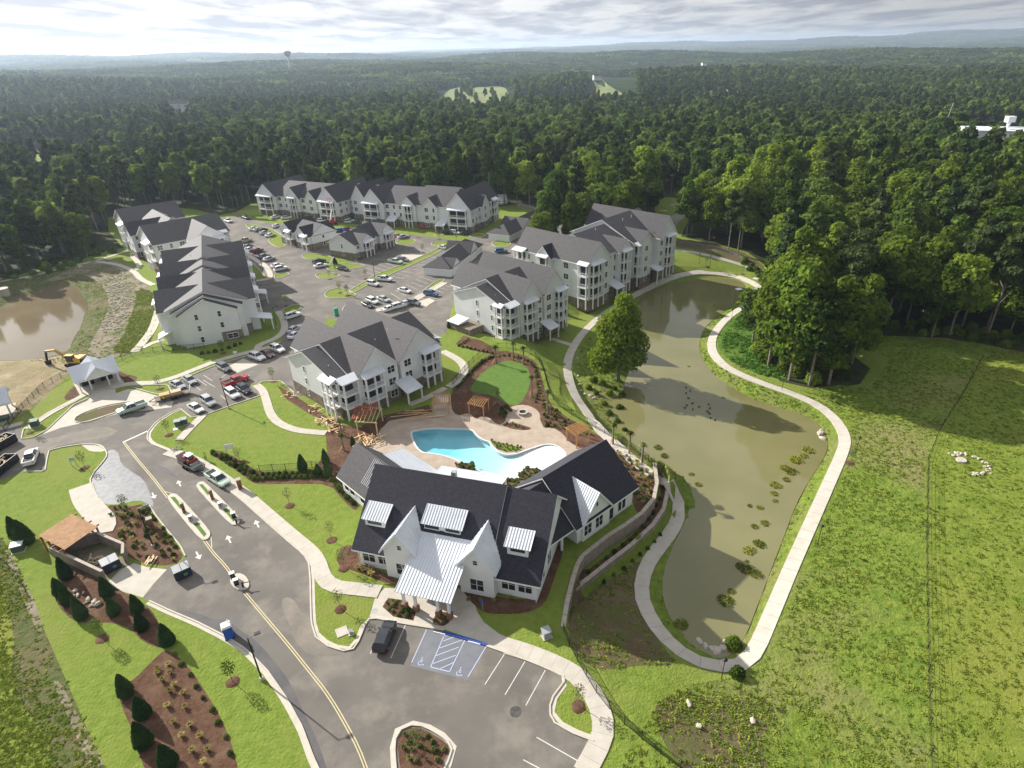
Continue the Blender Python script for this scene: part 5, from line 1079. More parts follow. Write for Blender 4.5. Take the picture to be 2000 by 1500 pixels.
def trunk_mb(h, r, limbs=5, crownr=3, rnd=None):
    rnd = rnd or R; mb = MB(); mb.cyl((0, 0, -.6), (0, 0, h*.45), r, r*.62, 7); mb.cyl((0, 0, h*.45), (rnd.uniform(-.3, .3), rnd.uniform(-.3, .3), h*.82), r*.62, r*.2, 6)
    for i in range(limbs):
        a = rnd.uniform(0, 2*pi); z = h*rnd.uniform(.3, .6); e = crownr*rnd.uniform(.5, .9); mb.cyl((0, 0, z), (e*math.cos(a), e*math.sin(a), z+e*rnd.uniform(.5, 1.1)), r*.34, r*.1, 5)
    return mb
def make_tree(name, h, w, kind, leaf, n, size, seed):
    rnd = random.Random(seed)
    root = empty(name, (0, 0, 0)); 
    if kind == 'broad': lo = broadleaf_lobes(h, w, 10, .26, rnd); C, Nn, S = lobes_leaves(lo, n, size)
    elif kind == 'tall': lo = broadleaf_lobes(h, w, 13, .16, rnd); C, Nn, S = lobes_leaves(lo, n, size)
    elif kind == 'pine':
        lo = [(rnd.uniform(-1, 1)*w*.3*(1-t*.55), rnd.uniform(-1, 1)*w*.3*(1-t*.55), h*(.55+.42*t), w*(.26-.13*t)*rnd.uniform(.8, 1.2), w*.12) for t in [i/13 for i in range(14)]]; C, Nn, S = lobes_leaves(lo, n, size, up=.5)
    t = trunk_mb(h, w*.018+.1, 6 if kind != 'pine' else 4, w*.4, rnd).build('trunk', M_bark, root)
    linkmesh('crown', quads_to_mesh('crown', C, Nn, S, leaf), root); return root
PROTO = {}
def proto_tree(key, *a):
    if key not in PROTO: PROTO[key] = make_tree(*a)
    return PROTO[key]
NEARP = [('broadleaf_tree', 19, 11.5, 'broad', L_dec, 2600, .85, 11), ('broadleaf_tree', 21, 10.0, 'tall', L_dec2, 2600, .85, 12), ('broadleaf_tree', 17, 12.5, 'broad', L_dec2, 2600, .9, 13), ('broadleaf_tree', 22, 11, 'tall', L_dec, 2800, .85, 14), ('broadleaf_tree', 18, 10.5, 'broad', L_dec, 2400, .85, 15), ('pine_tree', 23, 8.5, 'pine', L_pine, 2200, .75, 16), ('pine_tree', 25, 7.5, 'pine', L_pine, 2000, .75, 17)]
NP = [make_tree(*a) for a in NEARP]; used = [False]*len(NP)
def place_tree(i, x, y, z, s, label, group=None, sz=None):
    rz = R.uniform(0, 6.28); root = NP[i]; sc = (s, s, s*(sz or 1))
    if not used[i]: used[i] = True; root.location = (x, y, z); root.rotation_euler = (0, 0, rz); root.scale = sc; tag(root, label, 'tree', group); root['label'] = label; return root
    r = copy_thing(root, (x, y, z), rz, label, None, sc); r['category'] = 'tree'
    if group: r['group'] = group
    elif 'group' in r: del r['group']
    return r
# trees one can single out
def GTa(px, py): p = GT(px, py); return p
def special(i, px, py, s, label, sz=None): p = GT(px, py); return place_tree(i, p.x, p.y, p.z-.2, s, label, None, sz)
pt = empty('broadleaf_tree', GT(1207, 742)-Vector((0, 0, .3)), .4, 'big lone leafy tree on the near bank of the large pond', 'tree')
WS = 1.22
lo = [(0, 0, 12, 4.4, 7.5), (1.5, .5, 16.5, 2.8, 3.4), (-1.8, 1, 14.5, 2.8, 3), (2.6, -1, 10, 3.2, 3.2), (-2.9, -1, 9, 3.1, 3), (0, -2.6, 7.5, 3.4, 3), (2.4, 2.2, 7, 3.3, 2.8), (-2.6, 2.2, 6, 3, 2.6), (.6, 0, 20.3, 1.9, 2.3), (-1, -1.5, 18, 2.2, 2.4), (3.4, 0, 5.6, 2.8, 2.2), (-3.8, -.3, 5.6, 2.6, 2.2)]
lo = [(a*WS, b*WS, c, d_*WS, e) for a, b, c, d_, e in lo]; C, Nn, S = lobes_leaves(lo, 11000, .62); linkmesh('crown', quads_to_mesh('crown', C, Nn, S, leafmat('lone_tree_leaf', (.10, .165, .016), (.22, .28, .035), .45)), pt); trunk_mb(19, .55, 7, 4).build('trunk', M_bark, pt)
special(3, 1541, 742, 1.32, 'tall pale-trunked tree at the left front of the pond grove'); special(1, 1580, 752, 1.25, 'slim dark-leaved tree at the front centre of the pond grove'); special(3, 1618, 750, 1.22, 'pale-trunked tree at the right front of the pond grove')
special(0, 1515, 690, 1.15, 'rounded tree on the left flank of the pond grove', 1.15); special(4, 1560, 700, 1.25, 'broad crowned tree inside the pond grove', 1.15)
special(6, 1225, 398, 1.0, 'tall pine just behind the long pond-head house'); special(5, 1175, 400, .9, 'bushy pine left of the tall pine behind the long house')
special(3, 1130, 418, .95, 'bright leafy tree beside the smallest garage block'); special(0, 1095, 412, .9, 'low round tree beside the wooden fence')
special(0, 1010, 398, .95, 'leafy tree behind the small lawn at the wooden fence'); special(0, 906, 372, .9, 'yellow-green crown just behind the middle back house')
special(3, 1350, 455, 1.0, 'tall light-green tree at the street corner'); special(4, 1385, 470, .9, 'bushy light-green tree right of the street corner'); special(6, 1440, 497, .95, 'tall bare-stemmed tree above the brown bank'); special(5, 1422, 490, .95, 'second bare-stemmed tree above the brown bank')

# ------------------------------------------------------------------ the forest
EXCL_PX = [[(1270,372),(1420,375),(1420,415),(1345,425),(1325,470),(1280,470)], [(1055,338),(1112,338),(1125,372),(1056,372)], [(852,168),(870,172),(1000,168),(1000,226),(930,232),(880,222),(850,226)], [(1150,148),(1236,150),(1250,205),(1175,212),(1140,200)], [(985,186),(1150,186),(1160,212),(990,212)], [(0,290),(130,285),(300,315),(330,345),(0,352)], [(1870,244),(2030,244),(2030,304),(1880,300)]]
EXCL = [GTn(P) for P in EXCL_PX]
SPECX = [(o.location.x, o.location.y) for o in bpy.data.objects if o.type == 'EMPTY' and o.get('category') == 'tree']
def scatter(y0, y1, step, keep=1.0, wide=0.92):
    ys = np.arange(y0, y1, step); out = []
    for y in ys:
        wx = y*wide+60; xs = np.arange(-wx-30, wx*.95, step); out.append(np.column_stack([xs+NR.uniform(-.42, .42, len(xs))*step, np.full(len(xs), y)+NR.uniform(-.42, .42, len(xs))*step]))
    P = np.vstack(out); P = P[NR.uniform(size=len(P)) < keep]; return P
def forest_filter(P, ex=True):
    X, Y = P[:, 0], P[:, 1]; k = ~in_poly(X, Y, CLEARw)
    if ex:
        for E in EXCL: k &= ~in_poly(X, Y, E)
    fb = math.radians(a5); ux = (P[:, 0]-pL[0])*math.cos(fb)+(P[:, 1]-pL[1])*math.sin(fb); vx = -(P[:, 0]-pL[0])*math.sin(fb)+(P[:, 1]-pL[1])*math.cos(fb); k &= ~((ux > -9) & (ux < W5+4) & (vx > -6) & (vx < 61))
    return P[k]
A = forest_filter(scatter(90, 470, 8.0, .93))
d = np.hypot(A[:, 0], A[:, 1]); A = A[(A[:, 0] < 330) & (A[:, 0] > -430)]
if len(SPECX):
    S_ = np.array(SPECX); dm = np.min(np.hypot(A[:, 0][:, None]-S_[:, 0], A[:, 1][:, None]-S_[:, 1]), axis=1); A = A[dm > 5]
# visible in the frame?
def project(X, Y, Z):
    q = np.column_stack([X, Y, Z-CAM_H]); wv = q@_fw; return PPX+F_PX*(q@CX)/wv, PPY-F_PX*(q@CY)/wv, wv
zA = terrain(A[:, 0], A[:, 1]); U, V_, W_ = project(A[:, 0], A[:, 1], zA+15)
vis = (U > -20) & (U < 2020) & (V_ < 1500) & (V_ > 0) & (W_ > 0)
dist = np.hypot(A[:, 0], A[:, 1]); order = np.argsort(np.where(vis, dist, 1e9)); nearest = set(order[:262].tolist())
def kind_at(x, y, u):
    pineprob = .5 if (x < -120 and y > 190) else (.07 if x > 0 else .22)
    return R.choice([5, 6]) if R.random() < pineprob else R.choice([0, 1, 2, 3, 4])
restP = []; NEARL = []
for i in range(len(A)):
    x, y = A[i]; k = kind_at(x, y, U[i]); s = R.uniform(.78, 1.2)*(1.22 if x > 45 and y < 330 else 1.0)*(.78 if R.random() < .12 else 1.0)
    if i in nearest:
        if 0: zone = ('grove beside the large pond' if (x > 60 and y < 190) else 'woods right of the long pond-head house' if x > 60 else 'woods behind the back row of houses' if x > -90 else 'dark woods along the left edge')
        NEARL.append((place_tree(k, x, y, float(zA[i])-.2, s, 'tree', 'trees of the surrounding woods'), float(U[i]), float(V_[i]), k, s))
    else: restP.append((x, y, zA[i]-.2, R.uniform(0, 6.28), s, k))
ANCH = [(60,470,'in the dark left woods above the muddy pond'),(180,440,'in the left woods beside the far navy roofs'),(330,360,'behind the far navy roofs'),(450,370,'between the navy roofs and the back row'),(600,320,'behind the leftmost back house'),(820,320,'behind the middle back house'),(1000,370,'behind the small lawn'),(1120,380,'behind the garage blocks'),(1230,370,'behind the long pond-head house'),(1360,430,'at the street corner'),(1460,460,'above the brown bank'),(1530,520,'at the top of the pond grove'),(1560,640,'inside the pond grove'),(1660,600,'between pond grove and meadow edge'),(1700,480,'on the slope right of the brown bank'),(1800,560,'at the back of the meadow, left part'),(1950,600,'at the back of the meadow, right part'),(1880,460,'on the right-hand slope'),(1600,400,'in the woods right of the street')]
ORD = ['first', 'second', 'third', 'fourth', 'fifth', 'sixth', 'seventh', 'eighth', 'ninth', 'tenth', 'eleventh', 'twelfth', 'thirteenth', 'fourteenth', 'fifteenth', 'sixteenth', 'seventeenth', 'eighteenth', 'nineteenth', 'twentieth']
KW = ['round mid-green tree', 'tall dark-green tree', 'broad dark-green tree', 'tall light-green tree', 'bushy light-green tree', 'dark pine', 'slim pine']; bk = {}
for it_ in NEARL:
    a_ = min(range(len(ANCH)), key=lambda q_: (ANCH[q_][0]-it_[1])**2+(1.5*(ANCH[q_][1]-it_[2]))**2); bk.setdefault((a_, it_[3]), []).append(it_)
for (a_, k_), its in bk.items():
    its.sort(key=lambda q_: q_[1])
    for j_, it_ in enumerate(its): it_[0]['label'] = KW[k_]+' '+ANCH[a_][2]+(', '+(ORD[j_] if j_ < 20 else 'last')+' from the left' if len(its) > 1 else '')
for i in range(len(NP)):
    if not used[i]: place_tree(i, -200-20*i, 300, 0, .9, 'leafy green broadleaf tree in the woods behind the back row of houses' )
# light-weight trees for the middle distance
def lod_tree(name, h, w, kind, leaf, n, size, seed):
    rnd = random.Random(seed)
    if kind == 'pine': lo = [(rnd.uniform(-1, 1)*w*.3*(1-t*.6), rnd.uniform(-1, 1)*w*.3*(1-t*.6), h*(.5+.47*t), w*(.3-.18*t), w*.15) for t in [i/7 for i in range(8)]]
    else: lo = broadleaf_lobes(h, w, 8, .25, rnd)
    C, Nn, S = lobes_leaves(lo, n, size); ex = MB(); ex.cyl((0, 0, -.5), (0, 0, h*.6), .3, .15, 4)
    return bpy.data.objects.new(name, quads_to_mesh(name, C, Nn, S, leaf, extra=ex, mats=[leaf, M_bark]))
L_mid = leafmat('distant_leaf', (.054, .100, .023), (.190, .260, .048), .42); L_mid2 = leafmat('distant_dark_leaf', (.040, .076, .022), (.125, .175, .040), .38)
lods = [lod_tree('forest_tree', 18, 11, 'b', L_mid, 340, 2.0, 21), lod_tree('forest_tree', 20, 10, 'b', L_mid2, 340, 2.0, 22), lod_tree('forest_tree', 16, 11.5, 'b', L_mid, 320, 2.1, 23), lod_tree('forest_tree', 22, 8, 'pine', L_pine, 260, 1.9, 24)]
def patch(name, seed, leaf, m=30, sz=62):
    rnd = random.Random(seed); Cs, Ns, Ss = [], [], []
    for i in range(m):
        x, y = rnd.uniform(-sz/2, sz/2), rnd.uniform(-sz/2, sz/2); h = rnd.uniform(12, 20); w_ = rnd.uniform(9, 14)
        C, Nn, S = lobes_leaves([(x, y, h*.65, w_*.5, h*.36), (x+rnd.uniform(-2, 2), y+rnd.uniform(-2, 2), h*.8, w_*.3, h*.22)], 26, 5.2, up=.9, hollow=.8, spread=.2); Cs.append(C); Ns.append(Nn); Ss.append(S)
    return bpy.data.objects.new(name, quads_to_mesh(name, np.vstack(Cs), np.vstack(Ns), np.hstack(Ss), leaf))
patches = [patch('forest_patch', 31, L_mid), patch('forest_patch', 32, L_mid2), patch('forest_patch', 33, L_pine, 34)]
mid = forest_filter(scatter(462, 1500, 9.0, .95)); side = forest_filter(scatter(100, 462, 9, .9, 1.25)); side = side[(side[:, 0] >= 330) | (side[:, 0] <= -430)]
mid = np.vstack([mid, side])
far1 = forest_filter(scatter(1490, 5200, 46, .97, .95)); far2 = forest_filter(scatter(5200, 11500, 95, .95, .95))
P5 = []
for (x, y, z, r_, s, k) in restP: P5.append((x, y, z, r_, s, 0 if k in (0, 4) else 1 if k in (1, 3) else 2 if k == 2 else 3))
zm = terrain(mid[:, 0], mid[:, 1]); pn = np.sin(mid[:, 0]/140)+np.cos(mid[:, 1]/170+mid[:, 0]/300)
for (x, y), z, q_ in zip(mid, zm, pn): P5.append((x, y, z-.4, R.uniform(0, 6.28), R.uniform(.72, 1.2), 3 if R.random() < (.4 if q_ > .8 or x < -300 else .08) else R.choice([0, 1, 2])))
zf = terrain(far1[:, 0], far1[:, 1])
for (x, y), z in zip(far1, zf): P5.append((x, y, z-2, R.uniform(0, 6.28), R.uniform(.85, 1.1), 4+R.choice([0, 1, 1, 2])))
zf = terrain(far2[:, 0], far2[:, 1])
for (x, y), z in zip(far2, zf): P5.append((x, y, z-4, R.uniform(0, 6.28), R.uniform(1.7, 2.1), 4+R.choice([0, 1, 1, 2])))
P5 = np.array(P5); print('forest points', len(P5))
me = bpy.data.meshes.new('forest'); me.from_pydata(P5[:, :3].tolist(), [], [])
for nm, col, ty in (('rot', 3, 'FLOAT'), ('scl', 4, 'FLOAT'), ('typ', 5, 'INT')):
    at = me.attributes.new(nm, ty, 'POINT'); at.data.foreach_set('value', P5[:, col].astype(np.float32 if ty == 'FLOAT' else np.int32))
fo_ = tag(linkmesh('forest', me), kind='stuff')
ng = bpy.data.node_groups.new('scatter_trees', 'GeometryNodeTree'); ng.interface.new_socket('Geometry', in_out='INPUT', socket_type='NodeSocketGeometry'); ng.interface.new_socket('Geometry', in_out='OUTPUT', socket_type='NodeSocketGeometry')
gi = ng.nodes.new('NodeGroupInput'); go = ng.nodes.new('NodeGroupOutput'); jn = ng.nodes.new('GeometryNodeJoinGeometry')
def attr(nm, dt): n = ng.nodes.new('GeometryNodeInputNamedAttribute'); n.data_type = dt; n.inputs[0].default_value = nm; return n
ar, as_, at_ = attr('rot', 'FLOAT'), attr('scl', 'FLOAT'), attr('typ', 'INT'); cx_ = ng.nodes.new('ShaderNodeCombineXYZ'); ng.links.new(ar.outputs[0], cx_.inputs[2])
for k, ob in enumerate(lods+patches):
    cp_ = ng.nodes.new('FunctionNodeCompare'); cp_.data_type = 'INT'; cp_.operation = 'EQUAL'; ii = [s for s in cp_.inputs if s.type == 'INT']; ng.links.new(at_.outputs[0], ii[0]); ii[1].default_value = k
    io = ng.nodes.new('GeometryNodeInstanceOnPoints'); oi_ = ng.nodes.new('GeometryNodeObjectInfo'); oi_.inputs[0].default_value = ob; oi_.inputs['As Instance'].default_value = True
    ng.links.new(gi.outputs[0], io.inputs['Points']); ng.links.new(cp_.outputs[0], io.inputs['Selection']); ng.links.new(oi_.outputs['Geometry'], io.inputs['Instance']); ng.links.new(cx_.outputs[0], io.inputs['Rotation']); ng.links.new(as_.outputs[0], io.inputs['Scale']); ng.links.new(io.outputs[0], jn.inputs[0])
ng.links.new(jn.outputs[0], go.inputs[0]); mod = fo_.modifiers.new('scatter', 'NODES'); mod.node_group = ng

# ------------------------------------------------------------------ haze
hz = MB(); hz.box(-15500, 15500, -400, 16500, -75, 150); ho = hz.build('haze', []); 
hm = bpy.data.materials.new('haze_air'); hm.use_nodes = True; t = hm.node_tree; t.nodes.clear(); o_ = N(t, 'ShaderNodeOutputMaterial'); pv = N(t, 'ShaderNodeVolumePrincipled'); pv.inputs['Color'].default_value = (.66, .80, 1, 1); pv.inputs['Density'].default_value = .000095; pv.inputs['Anisotropy'].default_value = .35
L(t, pv, 0, o_, 'Volume'); ho.data.materials.append(hm); tag(ho, kind='stuff')
# ================================================================== VEHICLES
def loft(rings):
    n = len(rings[0]); vs = [p for r in rings for p in r]; fs = []
    for i in range(len(rings)-1):
        for j in range(n): a = i*n+j; b = i*n+(j+1) % n; fs.append((a, b, b+n, a+n))
    fs += [tuple(range(n))[::-1], tuple((len(rings)-1)*n+j for j in range(n))]; return vs, fs
def car_meshes(kind):
    if kind == 'sedan': Ln, Wd = 4.8, 1.84; belt = [(-2.4, .45, .78, .78), (-2.3, .30, .98, .86), (-1.6, .24, 1.02, .91), (0, .22, .98, .92), (1.0, .22, .95, .92), (1.9, .26, .82, .87), (2.3, .32, .70, .80), (2.4, .42, .6, .7)]; cab = [(-1.85, 1.0, .66), (-1.15, 1.40, .60), (-.2, 1.46, .60), (.35, 1.42, .60), (1.15, .95, .70)]; wb = 1.42
    elif kind == 'suv': Ln, Wd = 4.9, 1.95; belt = [(-2.45, .45, .95, .84), (-2.38, .34, 1.15, .92), (-1.6, .30, 1.18, .96), (0, .28, 1.14, .97), (1.0, .28, 1.12, .97), (1.8, .30, 1.05, .94), (2.3, .36, .92, .88), (2.45, .46, .75, .78)]; cab = [(-2.3, 1.18, .74), (-1.95, 1.66, .68), (-.5, 1.76, .68), (.35, 1.70, .67), (1.05, 1.12, .78)]; wb = 1.5
    else: Ln, Wd = 5.7, 2.0; belt = [(-2.85, .55, 1.0, .92), (-2.8, .45, 1.15, .96), (-.9, .40, 1.16, .97), (0, .38, 1.16, .98), (1.2, .38, 1.16, .98), (2.2, .40, 1.12, .96), (2.7, .46, 1.0, .9), (2.85, .56, .85, .82)]; cab = [(-.85, 1.16, .80), (-.7, 1.78, .70), (.3, 1.84, .70), (.75, 1.78, .69), (1.5, 1.14, .80)]; wb = 1.8
    rings = [[(x, -w*.92, z0), (x, -w, z0+.12), (x, -w, (z0+z1)/2), (x, -w*.97, z1-.08), (x, -w*.84, z1), (x, w*.84, z1), (x, w*.97, z1-.08), (x, w, (z0+z1)/2), (x, w, z0+.12), (x, w*.92, z0)] for x, z0, z1, w in belt]
    body = MB(); body.add(*loft(rings))
    if kind == 'pickup':   # open bed: dark box sunk look -> rails
        bed = MB(); bed.box(-2.7, -.95, -.82, .82, 1.10, 1.19); 
        rails = MB(); rails.box(-2.85, -.85, -.97, -.80, 1.05, 1.30); rails.box(-2.85, -.85, .80, .97, 1.05, 1.30); rails.box(-2.87, -2.74, -.9, .9, 1.0, 1.30)
    zb = cab[0][1]-.04; gl = MB(); rg = []
    wl = {'sedan': .84, 'suv': .9, 'pickup': .9}[kind]
    for x, z, w in cab: rg.append([(x, -max(w, wl*.9) if z < 1.2 else -w, z), (x, max(w, wl*.9) if z < 1.2 else w, z), (x+(0 if 0 else 0), wl, zb), (x, -wl, zb)])
    # greenhouse: trapezoid sections
    secs = []
    for x, z, w in cab: secs.append([(x, -wl, zb), (x, -w, max(z, zb+.02)), (x, w, max(z, zb+.02)), (x, wl, zb)])
    gl.add(*loft(secs))
    roof = MB(); top = [c for c in cab if c[1] > 1.3]; rs = [[(x, -w-.02, z-.05), (x, -w*.9, z+.035), (x, w*.9, z+.035), (x, w+.02, z-.05)] for x, z, w in top]; roof.add(*loft(rs))
    for s in (-1, 1):     # pillars
        a, b = cab[-1], top[-1]; roof.bar((a[0], s*wl*.98, zb), (b[0], s*b[2], b[1]), .07); a, b = cab[0], top[0]; roof.bar((a[0], s*wl*.98, zb), (b[0], s*b[2], b[1]), .09); m_ = top[len(top)//2]; roof.bar((m_[0], s*(wl+.0), zb), (m_[0], s*(m_[2]+.01), m_[1]), .07)
    wh = MB(); wh.cyl((0, -.11, 0), (0, .11, 0), .34 if kind != 'pickup' else .4, n=14); rim = MB(); rim.cyl((0, -.125, 0), (0, .125, 0), .21, n=10)
    hl = MB(); x = belt[-1][0]; hl.box(x-.14, x+.015, -.17, .17, belt[-1][2]-.06 if kind != 'sedan' else .58, belt[-1][2]+.10 if kind != 'sedan' else .70); tl = MB(); x = belt[0][0]; tl.box(x-.015, x+.12, -.16, .16, belt[0][2]-.12, belt[0][2]+.08)
    gr = MB(); x = belt[-1][0]; gr.box(x-.05, x+.02, -.42, .42, .5, .66); mir = MB(); mir.box(-.08, .08, -.09, .09, -.06, .07)
    hw = belt[-1][3]-.2; tw = belt[0][3]-.15
    return dict(body=body.mesh('car_body', PAINT['white']), glass=gl.mesh('cabin', M_glass), roof=roof.mesh('car_roof', PAINT['white']), wheel=wh.mesh('wheel', M_tire), rim=rim.mesh('rim', M_steel), hl=hl.mesh('headlight', M_light), tl=tl.mesh('tail_light', M_tail), gr=gr.mesh('grille', M_tire), mir=mir.mesh('mirror', PAINT['white']),
        bed=bed.mesh('cargo_bed', M_tire) if kind == 'pickup' else None, rails=rails.mesh('bed_rail', PAINT['white']) if kind == 'pickup' else None, wb=wb, wy=wl-.0+.02, hw=hw, tw=tw, rad=.34 if kind != 'pickup' else .4, mx=cab[-1][0]-.35, mz=zb+.08, wl=wl)
CM = {k: car_meshes(k) for k in ('sedan', 'suv', 'pickup')}
def recol(o, m): o.material_slots[0].link = 'OBJECT'; o.material_slots[0].material = m; return o
NAMES = dict(sedan='parked_car', suv='parked_suv', pickup='pickup_truck')
def vehicle(kind, col, rear, front, label, group='vehicles parked in the complex', roofcol=None, small=False):
    c = CM[kind]; a, b = GT(*rear), GT(*front); x, y = (a.x+b.x)/2, (a.y+b.y)/2; rz = math.atan2(b.y-a.y, b.x-a.x)
    r = empty(NAMES[kind], (x, y, HT(x, y)+.01), rz, label, {'sedan': 'car', 'suv': 'SUV', 'pickup': 'pickup truck'}[kind], group); p = PAINT[col]
    recol(linkmesh('body', c['body'], r), p); linkmesh('cabin', c['glass'], r); recol(linkmesh('roof', c['roof'], r), PAINT[roofcol or col])
    if c['rails']: linkmesh('cargo_bed', c['bed'], r); recol(linkmesh('bed_rail', c['rails'], r), p)
    for sx in (-1, 1):
        for sy in (-1, 1): w_ = linkmesh('wheel', c['wheel'], r, (sx*c['wb'], sy*(c['wl']-.06), c['rad'])); linkmesh('rim', c['rim'], w_)
    for sy in (-1, 1): linkmesh('headlight', c['hl'], r, (0, sy*c['hw'], 0)); linkmesh('tail_light', c['tl'], r, (0, sy*c['tw'], 0)); recol(linkmesh('mirror', c['mir'], r, (c['mx'], sy*(c['wl']+.1), c['mz'])), p)
    linkmesh('grille', c['gr'], r); return r
VEH = [
 ('suv','black',(741,1281),(765,1219),'black SUV parked nose-in before the clubhouse entrance'),
 ('pickup','green',(404,926),(452,957),'pale green pickup towing a machine on a trailer down the entrance drive'),
 ('pickup','green',(292,791),(226,813),'pale green pickup with a long trailer in the drop-off loop'),
 ('pickup','white',(57,917),(70,880),'white pickup alone on the dirt beside the left-edge containers'),
 ('sedan','silver',(338,750),(360,762),'silver car half hidden behind the parked trailer, leftmost in its row'),
 ('sedan','silver',(362,738),(382,754),'silver car with dark rear glass, second from left under the front lawn kerb'),
 ('suv','grey',(428,716),(450,729),'dark grey SUV alone below the sunny oval lawn'),
 ('suv','white',(490,696),(517,706),'white SUV left of the maroon car'),
 ('sedan','maroon',(512,689),(535,701),'maroon car between two white SUVs'),
 ('suv','white',(530,680),(555,691),'white SUV right of the maroon car, by the concrete kerb end'),
 ('pickup','red',(441,757),(484,740),'red pickup standing across the aisle'),
 ('suv','white',(443,764),(468,783),'white SUV nose-down beside the lamp post, below the red pickup'),
 ('suv','black',(466,757),(490,773),'black SUV with a white roof below the red pickup'),
 ('sedan','white',(370,792),(399,811),'white saloon at the left end of the lower row'),
 ('suv','silver',(395,778),(423,799),'silver SUV next to the white saloon in the lower row'),
 ('suv','white',(439,431),(455,437),'white SUV at the far left corner of the back car park'),
 ('suv','black',(474,425),(489,430),'dark SUV by the grass at the back left corner'),
 ('sedan','white',(487,452),(504,446),'white car first in the slanting island row'),
 ('sedan','silver',(496,454),(514,448),'silver car second in the slanting island row'),
 ('suv','black',(505,456),(523,450),'black SUV third in the slanting island row'),
 ('sedan','silver',(507,460),(527,454),'silver-blue car fourth in the slanting island row'),
 ('sedan','white',(518,465),(538,458),'white car last in the slanting island row'),
 ('sedan','white',(534,446),(548,441),'white car beside the dark-roofed carriage house'),
 ('pickup','tan',(472,475),(487,471),'tan pickup at the top of the kerbside row'),
 ('sedan','grey',(474,488),(495,480),'grey car below the tan pickup'),
 ('sedan','white',(477,493),(500,486),'white car third in the kerbside row'),
 ('suv','maroon',(492,497),(515,489),'purple-maroon SUV in the kerbside row'),
 ('sedan','grey',(503,507),(528,499),'dark grey car below the maroon SUV'),
 ('sedan','silver',(512,513),(540,504),'silver-blue car beside the kerbside lamp'),
 ('sedan','white',(530,525),(553,518),'white car second from the bottom of the kerbside row'),
 ('suv','white',(536,531),(563,525),'white SUV at the bottom of the kerbside row'),
 ('suv','black',(612,517),(636,511),'black SUV behind the small island tree'),
 ('sedan','white',(614,524),(640,519),'white car with a dark roof by the small island tree'),
 ('sedan','black',(658,525),(682,530),'black car alone below the right carriage house'),
 ('suv','white',(487,576),(503,575),'white SUV in the shade of the stepped house'),
 ('suv','white',(557,625),(588,615),'white SUV with dark glass at the kerb nose below the stepped house'),
 ('sedan','silver',(566,652),(584,641),'silver car, upper one squeezed beside the front house roof'),
 ('sedan','white',(568,663),(586,652),'white car, lower one squeezed beside the front house roof'),
 ('suv','white',(715,554),(743,561),'white SUV on the grass divider, left of the lamp'),
 ('pickup','white',(737,547),(765,550),'white pickup right of the divider lamp'),
 ('pickup','green',(761,512),(785,516),'pale green pickup across the grass divider'),
 ('sedan','grey',(779,508),(796,511),'dark car by the white concrete bay'),
 ('sedan','white',(778,567),(804,574),'white saloon alone on the lower divider side'),
 ('suv','white',(716,586),(741,597),'white SUV behind the front house ridge'),
 ('sedan','silver',(738,583),(762,592),'silver car right of the white SUV behind the ridge'),
 ('sedan','black',(712,595),(726,602),'black car half hidden by the front house ridge'),
 ('suv','blue',(831,575),(854,579),'dark blue SUV on the pale concrete bay'),
 ('suv','grey',(798,592),(819,598),'grey SUV at the end of the white row'),
 ('sedan','white',(752,609),(772,602),'white car, lowest of the row above the front house'),
 ('suv','white',(768,604),(790,598),'white SUV in the middle of the row above the front house'),
 ('sedan','silver',(784,599),(804,592),'silver car, upper of the row above the front house'),
 ('sedan','red',(770,462),(784,465),'red car at the right end of the right carriage house'),
 ('sedan','silver',(778,467),(796,463),'silver car on the kerb right of the red one'),
 ('sedan','red',(819,445),(838,447),'red car in the shade of the middle back house'),
 ('suv','black',(868,457),(882,457),'black SUV under the awning of the middle back house'),
 ('suv','white',(881,456),(898,458),'white SUV between two dark ones at the middle back house'),
 ('suv','black',(902,459),(920,457),'black SUV at the right end of the middle back house'),
 ('sedan','white',(860,485),(873,487),'white car peeping over the hipped garage roof'),
 ('suv','blue',(968,494),(990,493),'blue-grey SUV beside the white hipped garage'),
 ('sedan','white',(534,427),(545,425),'white car in the shade before the leftmost back house'),
 ('sedan','white',(554,428),(565,427),'white car right of it, above the dark carriage roof'),
 ('sedan','maroon',(611,433),(621,433),'purple car left of the boom lift'),
 ('suv','white',(620,433),(640,435),'white SUV just left of the boom lift'),
 ('suv','white',(676,436),(691,434),'white SUV right of the boom lift'),
 ('sedan','darkgreen',(690,436),(705,437),'dark green car right of the boom lift'),
 ('suv','grey',(632,451),(651,453),'grey SUV between the carriage houses'),
 ('sedan','brightblue',(658,453),(673,452),'bright blue car between the carriage houses'),
 ('sedan','maroon',(673,451),(685,450),'brown-maroon car right of the bright blue one'),
 ('sedan','white',(690,453),(700,454),'white car behind the right carriage house roof')]
for v in VEH: vehicle(*v)
